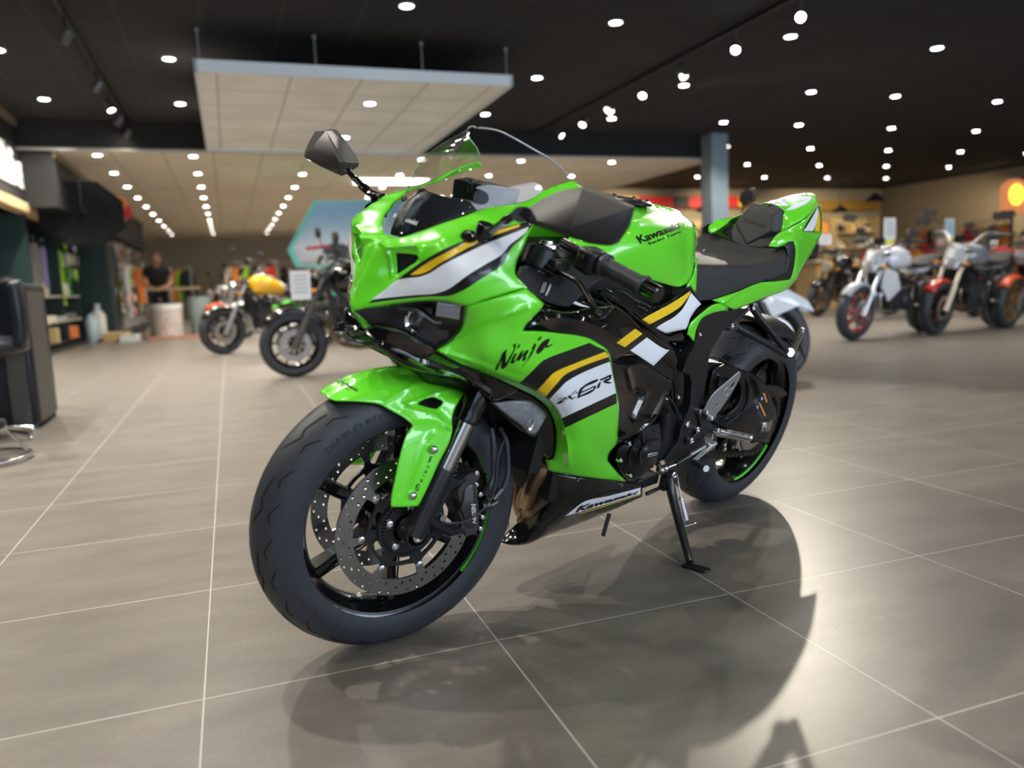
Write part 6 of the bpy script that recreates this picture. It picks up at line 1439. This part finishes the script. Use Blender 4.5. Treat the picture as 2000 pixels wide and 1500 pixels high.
for i, (px, py, m_, n_, r_) in enumerate(((235, 397, OR_, 'orange', .09), (243, 412, RD, 'red', .11))):
    p = onV(px, py, 13.4+.2*i); t = rthing('balloon', *p); tag(t, f'{n_} balloon hanging beside the black umbrella', 'balloon'); o = MB(); o.sphere((0, 0, 0), r_, 10, 0, (1, 1, 1.2)); o.build('body', m_, t, 60); o = MB(); o.cyl((0, 0, -r_*1.15), (0, 0, -r_*1.3), .015, 8, r2=.02); o.cyl((0, 0, r_*1.1), (0, 0, HB-p[2]), .003, 5); o.build('string', WH, t)
# ---- middle left: clothes racks, counter, person, drum, vase
for k, (u, v) in enumerate([(-2.3, 19.3), (-2.1, 21.6), (-1.4, 24.5), (.6, 22.), (1.9, 23.5)]):
    wds = ['beside the dark teal cabinet', 'second from the dark teal cabinet', 'far back by the end wall', 'behind the counter', 'behind the parked motorcycles on the left']
    t = rthing('clothes_rack', u, v, 0, .3*k); tag(t, 'chrome clothes rack '+wds[k], 'clothes rack', 'clothes racks far back')
    o = MB()
    for s in (1, -1): o.cyl((0, s*.8, 0), (0, s*.8, 1.6), .018, 10); o.cyl((-.25, s*.8, .05), (.25, s*.8, .05), .018, 8)
    o.build('frame', STEEL, t); o = MB(); o.cyl((0, -.8, 1.6), (0, .8, 1.6), .016, 10); o.build('rail', STEEL, t)
    mm = [(WH, 'white'), (GREYG, 'grey'), (OR_, 'orange'), (PNK, 'pink'), (BK, 'black'), (CRM, 'cream'), (RD, 'red'), (LIME, 'lime')]
    for i in range(6):
        m_, n_ = mm[(i*3+k*2) % 8]; q = -.62+i*.25; ca, sa = math.cos(.3*k), math.sin(.3*k)
        garment(u-q*sa, v+q*ca, 1.46, .85, .36, m_, f'{n_} jacket on the clothes rack {wds[k]}, {["first", "second", "third", "fourth", "fifth", "sixth"][i]} of six', group='jackets on the far clothes racks', rz=PI/2+.3*k)
t = rthing('counter_table', -1.05, 17.4, 0); tag(t, 'pale timber counter table where the person sits', 'table')
o = MB(); o.box((0, 0, .93), (1.0, .6, .04)); o.build('tabletop', pal('pale_wood', (.55, .40, .24), .45), t, bevel=.01)
for x in (-.44, .44):
    for y in (-.25, .25): o = MB(); o.box((x, y, .455), (.05, .05, .91)); o.build('leg', BK, t)
# person leaning on the counter
t = rthing('person', -1.35, 17.95, 0); tag(t, 'person in a black t-shirt bent forward with both forearms on the counter', 'person')
def skinbody(name, joints, edges, rad, m, parent):
    me = bpy.data.meshes.new(name); me.from_pydata(joints, edges, []); me.materials.append(m); o = bpy.data.objects.new(name, me); COL.objects.link(o); o.parent = parent
    md = o.modifiers.new('skin', 'SKIN'); sv = me.skin_vertices[0].data
    for i, r in enumerate(rad): sv[i].radius = (r, r) if not isinstance(r, tuple) else r; sv[i].use_root = (i == 0)
    md.use_smooth_shade = True; s = o.modifiers.new('sub', 'SUBSURF'); s.levels = 1; s.render_levels = 2; return o
SKIN = pal('skin', (.52, .27, .18), .5)
J = [(0, .0, .92), (0, -.10, 1.12), (0, -.20, 1.30), (0, -.27, 1.40), (.02, -.33, 1.50), (.20, -.20, 1.31), (.27, -.30, 1.08), (.18, -.55, .98), (.10, -.64, .975), (-.20, -.20, 1.31), (-.27, -.30, 1.08), (-.16, -.55, .98), (-.08, -.62, .975), (.10, .02, .88), (.11, -.02, .48), (.12, .05, .06), (.12, -.12, .03), (-.10, .02, .88), (-.11, 0, .48), (-.12, .08, .06), (-.12, -.09, .03)]
E_ = [(0, 1), (1, 2), (2, 3), (3, 4), (2, 5), (5, 6), (6, 7), (7, 8), (2, 9), (9, 10), (10, 11), (11, 12), (0, 13), (13, 14), (14, 15), (15, 16), (0, 17), (17, 18), (18, 19), (19, 20)]
skinbody('body', J, E_, [(.15, .11), (.15, .12), (.16, .11), .055, .06, .06, .042, .032, .035, .06, .042, .032, .035, .09, .06, .045, .04, .09, .06, .045, .04], SKIN, t)
skinbody('shirt', [J[0], J[1], J[2], J[3], J[5], (.25, -.27, 1.16), J[9], (-.25, -.27, 1.16)], [(0, 1), (1, 2), (2, 3), (2, 4), (4, 5), (2, 6), (6, 7)], [(.20, .16), (.21, .17), (.22, .16), .075, .10, .075, .10, .075], BK, t)
skinbody('trousers', [J[0], J[13], J[14], J[15], J[17], J[18], J[19]], [(0, 1), (1, 2), (2, 3), (0, 4), (4, 5), (5, 6)], [(.15, .12), .10, .072, .055, .10, .072, .055], pal('dark_trousers', (.02, .02, .025)), t)
o = MB(); o.sphere((.02, -.37, 1.56), .10, 10, 0, (.86, .95, 1.12)); o.sphere((.02, -.47, 1.54), .016, 6); o.sphere((.11, -.36, 1.55), .02, 6); o.sphere((-.07, -.36, 1.55), .02, 6); o.build('head', SKIN, t, 60)
o = MB(); o.sphere((.02, -.35, 1.59), .103, 10, 0, (.90, .95, 1.0)); o.build('hair', pal('brown_hair', (.05, .03, .02)), t, 60)
for s in (1, -1):
    o = MB(); bx_ = .09 if s > 0 else -.07
    for k in range(4): o.tube([(bx_-.03+k*.02, -.63, .975), (bx_-.032+k*.021, -.70, .972), (bx_-.03+k*.02, -.735+abs(k-1.5)*.008, .962)], [.011, .010, .008], 8)
    o.tube([(bx_-.04*s, -.61, .975), (bx_-.06*s, -.66, .968)], .011, 8); o.build('hand', SKIN, t, 60)
t = rthing('patterned_drum', -1.15, 16.4, 0); tag(t, 'white patterned cylindrical bin on the floor before the counter', 'bin')
m, nt, b = nodes('patterned_sheet'); tc = NN(nt, 'ShaderNodeTexCoord'); vn = NN(nt, 'ShaderNodeTexVoronoi', Scale=14.); nt.links.new(tc.outputs['Object'], vn.inputs['Vector']); nt.links.new(ramp(nt, vn.outputs['Distance'], [(.1, (.12, .13, .15)), (.45, (.60, .60, .58)), (.8, (.45, .32, .28))]), b.inputs['Base Color'])
o = MB(); o.lathe([(0, .0001), (0, .27), (.58, .29), (.60, .27), (.10, .25)], 32, 0, 'z'); o.build('body', m, t, 40)
o = MB(); o.lathe([(.55, .295), (.64, .300), (.64, .28)], 32, 0, 'z'); o.build('rim', WH, t)
t = rthing('glass_vase', -.55, 16.6, 0); tag(t, 'tall grey glass cylinder standing right of the patterned bin', 'vase')
o = MB(); o.lathe([(0, .0001), (0, .19), (.75, .22), (.75, .205), (.03, .18), (.03, .0001)], 28, 0, 'z'); o.build('glass', mat('grey_glass', (.30, .38, .38), .15, alpha=.75), t, 40)
o = MB(); [o.sphere((.08*math.cos(k*1.7), .08*math.sin(k*1.7), .08+k*.035), .05, 6) for k in range(14)]; o.build('filling', BK, t, 60)
carton(-2.0, 16.2, 0, (.4, .7, .16), TAN, 'flat brown carton on the floor left of the patterned bin'); carton(-1.75, 15.8, 0, (.3, .45, .12), WH, 'flat white carton on the floor left of the patterned bin')
garment(-2.15, 17.0, 1.2, .95, .34, RD, 'red and white overall hanging before the dark teal cabinet')
o = MB(); o.box((0, 0, .02), (1.5, .5, .04)); o = o.build('floor_mat', pal('terracotta', (.45, .22, .16))); put(o, -.7, 15.9); tag(o, 'thin terracotta mat under the patterned bin', 'mat')
t = rthing('work_lamp', -.2, 22.5, 2.0); 
# ---- turquoise framed poster stand
pu = [onV(563, 492, 13.), onV(612, 394, 13.), onV(790, 394, 13.)]
t = rthing('poster_stand', 1.9, 12.9, 0); tag(t, 'large slanted poster with a turquoise border showing sky, behind the parked motorcycles', 'poster')
P0 = [(-.98, 1.42), (-.52, 2.18), (1.35, 2.18), (1.35, 1.0), (-.86, 1.16)]
Mx = Matrix(((1, 0, 0, 0), (0, 0, -1, 0), (0, 1, 0, 0), (0, 0, 0, 1)))
o = MB(); o.prism(P0, .05, Mx); o.build('frame', pal('turquoise_frame', (.12, .62, .52), .4), t, 0)
m, nt, b = nodes('poster_print'); tc = NN(nt, 'ShaderNodeTexCoord'); sx = NN(nt, 'ShaderNodeSeparateXYZ'); nt.links.new(tc.outputs['Object'], sx.inputs[0]); mr = NN(nt, 'ShaderNodeMapRange'); mr.inputs['From Min'].default_value = 1.1; mr.inputs['From Max'].default_value = 2.15; nt.links.new(sx.outputs['Z'], mr.inputs['Value'])
nz = NN(nt, 'ShaderNodeTexNoise', Scale=6., Detail=4.); nt.links.new(tc.outputs['Object'], nz.inputs['Vector']); mm_ = NN(nt, 'ShaderNodeMath', operation='MULTIPLY_ADD'); mm_.inputs[1].default_value = .25; nt.links.new(nz.outputs['Fac'], mm_.inputs[0]); nt.links.new(mr.outputs[0], mm_.inputs[2])
nt.links.new(ramp(nt, mm_.outputs[0], [(.1, (.12, .12, .14)), (.28, (.50, .50, .50)), (.45, (.62, .68, .72)), (.75, (.38, .55, .68)), (1., (.22, .42, .62))]), b.inputs['Base Color']); b.inputs['Roughness'].default_value = .4
cx_, cz_ = .3, 1.66; P1 = [(cx_+(x-cx_)*.94, cz_+(z-cz_)*.93) for x, z in P0]
o = MB(); o.prism(P1, .054, Mx, z0=.0); o.v = [(x, y-.004, z) for x, y, z in o.v]; pr_ = o.build('print', m, t, 0)
o = MB(); hx0 = [(-.45, 1.40), (-.30, 1.52), (-.1, 1.50), (.05, 1.40), (-.05, 1.25), (-.35, 1.25)]; o.prism(hx0, .062, Mx); o.build('printed_motorcycle', pal('poster_dark', (.05, .05, .06)), t, 0)
o = MB(); o.prism([(-.70, 1.46), (-.35, 1.50), (-.35, 1.44), (-.70, 1.41)], .063, Mx); o.build('printed_title', RD, t, 0)
for x in (-.3, 1.2): o = MB(); o.box((x, .03, .55), (.05, .03, 1.1)); o.box((x, .03, .02), (.3, .4, .04)); o.build('stand_leg', pal('turquoise_frame', (.12, .62, .52), .4), t)
# ---- price sheets on stems beside the motorcycles
def sheet(px, py, v, w, h, m, label, extra=None):
    p = onV(px, py, v); t = rthing('price_sheet', p[0], p[1], p[2], .1); tag(t, label, 'price sheet')
    o = MB(); o.box((0, 0, 0), (w, .006, h)); o.build('paper', m, t)
    o = MB()
    for k in range(5): o.box((-.0, -.0045, h*.32-k*h*.14), (w*.7, .002, h*.03))
    o.build('print_lines', GREYG, t)
    o = MB(); o.cyl((0, .008, -h/2), (0, .008, .96-p[2] if p[2] > .97 else -.0), .004, 6); o.build('stem', STEEL, t)
    if extra: o = MB(); o.box((0, -.004, -h*.62), (w*.7, .006, h*.25)); o.build('yellow_tab', extra, t)
YT = pal('yellow_card', (.80, .72, .12))
sheet(587, 557, 7.05, .17, .25, WH, 'white price sheet hanging on the black motorcycle at left')
sheet(1738, 447, 7.6, .20, .26, WH, 'white price sheet with a yellow tab above the white and silver motorcycle', YT)
sheet(1855, 445, 7.3, .16, .22, LB, 'pale blue price sheet with a yellow tab above the red-mudguard motorcycle', YT)
sheet(1612, 468, 10.0, .25, .16, WH, 'white price sheet just right of the green tail')
sheet(1838, 472, 7.6, .12, .08, PNK, 'small pink card in front of the red-mudguard motorcycle')
# ---- right: back wall with long signs, shelves of helmets, and the round-topped orange sign
def wallsign(u0, u1, z0, z1, v, m, label, parts=()):
    t = rthing('wall_sign', (u0+u1)/2, v, (z0+z1)/2); tag(t, label, 'sign'); o = MB(); o.box((0, 0, 0), (u1-u0, .08, z1-z0)); o.build('board', m, t, bevel=.01)
    for (a, b, mm2, nm) in parts: o = MB(); o.box((a, -.045, 0), (b, .02, (z1-z0)*.9)); o.build(nm, mm2, t)
wallsign(10.2, 14.6, 2.66, 2.98, 19.45, RD, 'long red and black sign on the back wall behind the tank of the green bike', ((-.3, .5, BK, 'black_field'), (1.9, .6, pal('yellow_goods', (.8, .55, .04)), 'yellow_field'), (-1.9, .5, pal('yellow_goods', (.8, .55, .04)), 'yellow_field')))
V_, F_ = text2d('MOTO SPORT', .02) if 0 else (None, None)
wallsign(16.3, 19.2, 2.55, 2.85, 19.45, pal('dark_amber', (.30, .17, .03)), 'long dim amber sign on the back wall right of the green tail')
t = rthing('arched_sign', 14.6, 11.4, 0); tag(t, 'orange round-topped sign with a glowing yellow disc at the right edge', 'sign')
p = onV(1976, 378, 11.4); t.location = RW(p[0], p[1], 0); arch = [(-.30, p[2]-.38), (.30, p[2]-.38), (.32, p[2]+.05)]+[(.32*math.cos(a), p[2]+.05+.22*math.sin(a)) for a in np.linspace(.1, PI-.1, 12)]+[(-.32, p[2]+.05)]
o = MB(); o.prism(arch, .10, Mx); o.build('board', mat('orange_sign', (.80, .28, .10), .4, emit=(1, .32, .12), es=.5), t, 0, bevel=.01)
o = MB(); o.lathe([(0, .0001), (0, .20)], 30, 0, 'y', (0, -.106, p[2]-.03)); o.build('glowing_disc', mat('sun_glow', (1, .8, .1), .5, emit=(1, .75, .05), es=2.2), t, 0)
o = MB(); o.cyl((0, -.02, 0), (0, -.02, p[2]-.38), .03, 12); o.lathe([(0, .25), (.03, .25), (.04, .0001)], 24, 0, 'z', (0, -.02, 0)); o.build('post', BK, t)
shc = [(BK, 'black'), (WH, 'white'), (TAN, 'tan'), (OR_, 'orange'), (CRM, 'cream'), (RD, 'red'), (GREYG, 'grey')]
for k, u in enumerate([9.3, 11.0, 12.7, 14.4, 16.1, 17.8]):
    t = rthing('display_shelf', u, 19.1, 0); pos = ['by the column', 'second from the column', 'third from the column', 'fourth from the column', 'fifth from the column', 'in the far corner'][k]; tag(t, 'timber display shelf against the khaki back wall, '+pos, 'shelving', 'display shelves on the back wall')
    o = MB(); o.box((0, .25, 1.15), (1.6, .03, 2.3)); o.build('back_panel', mat('lit_timber', (.50, .38, .20), .6), t)
    for s in (1, -1): o = MB(); o.box((s*.79, 0, 1.15), (.03, .5, 2.3)); o.build('side_panel', MATS['lit_timber'], t)
    for z in (.5, .95, 1.4, 1.85): o = MB(); o.box((0, 0, z), (1.56, .5, .025)); o.build('shelf', MATS['lit_timber'], t)
    for j, z in enumerate((.515, .965, 1.415, 1.865)):
        for i in range(3):
            m_, n_ = shc[(i*2+j*3+k) % 7]; row = ['bottom', 'second', 'third', 'top'][j]; x = u-.5+i*.5
            if (i+j+k) % 3: helmet(x, 19.05, z, m_, f'{n_} helmet on the {row} shelf of the display shelf {pos}, {["left", "middle", "right"][i]}'.replace('display shelf ', 'unit '), 'helmets on the back wall shelves', -PI/2)
            else: carton(x, 19.05, z, (.3, .28, .26), m_, f'{n_} box on the {row} shelf of the unit {pos}, {["left", "middle", "right"][i]}', 'boxes on the back wall shelves')
for k, v in enumerate([9.0, 10.8, 12.6, 14.4, 16.2]):
    t = rthing('clothing_stand', 17.6, v, 0); tag(t, 'timber clothing stand by the right wall, '+['nearest', 'second nearest', 'middle', 'second farthest', 'farthest'][k], 'clothes rack', 'clothing stands by the right wall')
    o = MB(); o.box((0, 0, .05), (.6, 1.3, .1)); o.build('base', MATS['lit_timber'], t); o = MB()
    for s in (1, -1): o.cyl((0, s*.6, .1), (0, s*.6, 1.8), .02, 10)
    o.cyl((0, -.6, 1.8), (0, .6, 1.8), .018, 10); o.build('rail', STEEL, t)
    for i in range(4):
        m_, n_ = shc[(i*3+k) % 7]; garment(17.6, v-.45+i*.3, 1.66, .9, .4, m_, f'{n_} jacket on the {["nearest", "second nearest", "middle", "second farthest", "farthest"][k]} timber stand by the right wall, {["first", "second", "third", "fourth"][i]}', group='jackets on the right wall stands')
for k, (u, v, c_) in enumerate([(11.6, 13.2, CRM), (13.4, 12.6, TAN), (12.6, 15.2, CRM), (14.8, 14.4, TAN)]):
    t = rthing('display_table', u, v, 0); tag(t, f'{["cream", "tan", "cream", "tan"][k]} display table behind the right-hand motorcycles, {["front left", "front right", "back left", "back right"][k]}', 'table', 'display tables on the right')
    o = MB(); o.box((0, 0, .95), (1.1, .8, .05)); o.build('tabletop', c_, t, bevel=.01); o = MB(); o.box((0, 0, .46), (.9, .6, .92)); o.build('base', TAN, t)
    for i in range(3):
        m_, n_ = shc[(i*2+k) % 7]; helmet(u-.35+i*.35, v, .976, m_, f'{n_} helmet on the {["front left", "front right", "back left", "back right"][k]} display table at right, {["left", "middle", "right"][i]}', 'helmets on the display tables', -PI/2)
# hanging pendant lamps over the right-hand displays
for k, (u, v) in enumerate([(11.8, 14.2), (13.6, 13.9), (10.6, 16.), (15., 16.5)]):
    t = rthing('pendant_lamp', u, v, 2.25); tag(t, f'black cone pendant lamp over the displays at right, {["second from left", "third from left", "leftmost", "rightmost"][k]}', 'pendant lamp', 'black pendant lamps on the right')
    o = MB(); o.lathe([(.16, .03), (.14, .06), (.0, .22), (-.01, .215), (.12, .05)], 28, 0, 'z'); o.build('shade', BK, t, 40); o = MB(); o.cyl((0, 0, .15), (0, 0, HC-2.25), .005, 6); o.build('cord', BK, t)
    o = MB(); o.sphere((0, 0, .05), .04, 8); o.build('bulb', mat('bulb_glow', (1, .8, .5), .5, emit=(1, .78, .45), es=25.), t)
# ---- left edge: black counter stool with a chrome ring, in front of a black cabinet
t = rthing('reception_cabinet', -1.52, 5.75, 0); tag(t, 'tall matte black cabinet with a grey side strip at the left edge', 'cabinet')
NAVY = pal('navy_black', (.008, .011, .017), .35)
o = MB(); o.box((0, 0, .46), (.72, .60, .86)); o.build('body', NAVY, t, bevel=.02); o = MB(); o.box((.28, -.302, .44), (.10, .02, .80)); o.box((.366, -.05, .44), (.01, .4, .80)); o.build('side_strip', pal('warm_grey_strip', (.07, .065, .058), .5), t)
o = MB(); o.box((0, 0, .015), (.68, .56, .03)); o.build('plinth', BK, t)
for s in (1, -1): o = MB(); o.cyl((.33, -.27*s, 0), (.33, -.27*s, .03), .02, 12); o.build('foot', pal('blue_cap', (.06, .10, .2)), t)
t = rthing('padded_chair', -1.36, 5.15, 0, .5); tag(t, 'black padded stool with a tall curved back and chrome ring base at the left edge', 'chair')
o = MB(); pb = []
for i in range(9):
    z = .53+i*.045
    for j in range(9): a = -1.15+2.3*j/8; r_ = .26+.015*math.sin(i*.4); pb.append((r_*math.cos(a)*.6+.10, r_*math.sin(a), z+.02*math.cos(a*1.3)*(i == 8)))
o.add(pb, [(i*9+j, i*9+j+1, (i+1)*9+j+1, (i+1)*9+j) for i in range(8) for j in range(8)]); q = o.build('backrest', NAVY, t, 60); sd = q.modifiers.new('s', 'SOLIDIFY'); sd.thickness = .06; bv = q.modifiers.new('b', 'BEVEL'); bv.width = .02; bv.segments = 3; bv.limit_method = 'ANGLE'
o = MB(); loft(o, [(-.20, .16, .56, .50), (-.12, .23, .59, .47), (.05, .25, .60, .46), (.18, .20, .59, .48), (.24, .12, .56, .50)], 20); o.build('seat', NAVY, t, 60)
o = MB(); o.cyl((0, 0, .03), (0, 0, .48), .028, 16); o.build('column', CHROME, t); o = MB()
for k in range(5): a = k*2*PI/5+.3; o.tube([(0, 0, .07), (.27*math.cos(a), .27*math.sin(a), .03)], [.022, .014], 8); o.sphere((.27*math.cos(a), .27*math.sin(a), .016), .016, 6)
o.build('star_base', CHROME, t, 60)
t = rthing('chrome_stool', -1.22, 4.45, 0); tag(t, 'low chrome ring stool base on the floor at the left edge', 'stool')
o = MB(); o.tube([(.22*math.cos(a), .22*math.sin(a), .02) for a in np.linspace(0, 2*PI, 41)], .012, 10); o.build('base_ring', CHROME, t, 60)
o = MB(); o.tube([(.12*math.cos(a), .12*math.sin(a), .16) for a in np.linspace(0, 2*PI, 41)], .012, 10); o.build('upper_ring', CHROME, t, 60); o = MB()
for k in range(4): a = k*PI/2+.6; o.tube([(.22*math.cos(a), .22*math.sin(a), .02), (.12*math.cos(a), .12*math.sin(a), .16)], .009, 8)
o.build('strut', CHROME, t, 60); o = MB(); o.lathe([(.165, .0001), (.165, .13), (.20, .13), (.205, .0001)], 28, 0, 'z'); o.build('cushion', NAVY, t, 40)
for nm in ('work_lamp',):
    q = bpy.data.objects.get(nm)
    if q: bpy.data.objects.remove(q)

# crowded goods beyond the cabinet: pegboard stands with small hanging goods
cnt = 0
for k, v in enumerate([18.9, 20.6, 22.3]):
    t = rthing('pegboard_stand', -2.25, v, 0, math.radians(-8)); wh = ['nearest to the teal cabinet', 'in the middle', 'farthest back'][k]; tag(t, 'grey pegboard stand by the left wall, '+wh, 'display stand', 'pegboard stands by the left wall')
    o = MB(); o.box((0, 0, 1.05), (.06, 1.5, 1.9)); o.build('pegboard', GREYG, t, bevel=.005); o = MB(); o.box((.05, 0, .06), (.5, 1.5, .12)); o.build('base', BK, t)
    for r_ in range(5):
        for c in range(5):
            m_, n_ = [(WH, 'white'), (OR_, 'orange'), (GREYG, 'grey'), (CRM, 'cream'), (BK, 'black'), (RD, 'red'), (LB, 'pale blue'), (WH, 'white'), (LIME, 'lime')][(r_*4+c*5+k*2) % 9]
            pv = v-.58+c*.29; pz = 1.78-r_*.33
            q = rthing('hanging_pack', -2.12-.02*(c % 2), pv, pz); rows = ['top', 'second', 'third', 'fourth', 'bottom'][r_]; cs = ['first', 'second', 'third', 'fourth', 'fifth'][c]
            tag(q, f'{n_} pack on the pegboard {wh}, {rows} row, {cs} from cabinet', 'package', 'packs hanging on the pegboard stands')
            o = MB(); o.box((0, 0, 0), (.03, .17, .22), taper=.9); o.build('card', m_, q); o = MB(); o.sphere((.03, 0, -.02), .055, 6, 0, (.6, 1, 1.2)); o.build('goods', [GREYG, WH, BK, OR_][(r_+c) % 4], q, 60)
garment(-1.95, 17.9, 1.35, 1.0, .38, WH, 'white racing overall hanging just right of the dark teal cabinet')

# ================================================================== light
EXPOSURE = 0.0
w = bpy.data.worlds.new('daylight'); S.world = w; w.use_nodes = True
bg = w.node_tree.nodes['Background']; bg.inputs[0].default_value = (.62, .76, 1., 1); bg.inputs[1].default_value = 1.6
# daylight through the shop window behind the camera
l = bpy.data.lights.new('window_daylight', 'AREA'); l.shape = 'RECTANGLE'; l.size = 22; l.size_y = 2.4; l.energy = 1250; l.color = (.74, .86, 1.)
o = bpy.data.objects.new('window_daylight', l); COL.objects.link(o); p = RW(7, V0+.1, 1.5); o.location = p; o.rotation_euler = (RW(7, 4, 1.3)-p).to_track_quat('-Z', 'Z').to_euler()
# the spotlight head that glares above the tail, and its neighbours
spot(4.85, 5.98, 2.97, (_bk[0], _bk[1], .3), 430, 75, .35, .03, (1, .90, .74), 'key_spot')
spot(4.85, 5.0, 2.97, (_bk[0]+.6, _bk[1]-.6, 0), 70, 70, .5, .03, (1, .92, .8))
spot(-1.1, 2.2, 2.97, (-.45, 1.75, 0), 190, 55, .8, .03, (1, .88, .7))
spot(-1.1, 4.6, 2.97, (-.3, 6.4, 0), 160, 60, .8, .03, (1, .88, .7))
spot(4.85, 7.85, 2.97, (6.5, 6.6, .5), 260, 80, .6, .03, (1, .92, .8))
spot(4.85, 9.64, 2.97, (9, 8, .5), 300, 90, .6, .03, (1, .92, .8))
for u, v in ((10, 17.5), (13, 17.5), (16, 17), (18, 14)): spot(u, v, 3.1, (u+.3, v+2, 1.2), 330, 110, .7, .1, (1, .82, .55))
for v in (8, 10, 12, 14, 16.5): spot(-1.6, v, 3.0, (-3, v, 1.2), 130, 90, .7, .05, (1, .95, .88))

flush()
# ------------------------------------------------------------------ camera, view
cd = bpy.data.cameras.new('camera'); cam = bpy.data.objects.new('camera', cd); COL.objects.link(cam)
cd.sensor_fit = 'HORIZONTAL'; cd.sensor_width = 36.; cd.lens = CF*36./2000.
r, dn, fw = CR
cam.matrix_world = Matrix([[r[0], -dn[0], -fw[0], 0], [r[1], -dn[1], -fw[1], 0], [r[2], -dn[2], -fw[2], CH], [0, 0, 0, 1]])
cd.clip_start = .05; cd.clip_end = 200
cd.dof.use_dof = True; cd.dof.focus_distance = 1.92; cd.dof.aperture_fstop = 1.9
S.camera = cam
S.view_settings.view_transform = 'Standard'; S.view_settings.look = 'None'; S.view_settings.gamma = 1.0; S.view_settings.use_curve_mapping = False
S.view_settings.exposure = EXPOSURE
S.cycles.max_bounces = 8; S.cycles.transparent_max_bounces = 12; S.cycles.sample_clamp_indirect = 6.
S.cycles.use_denoising = True
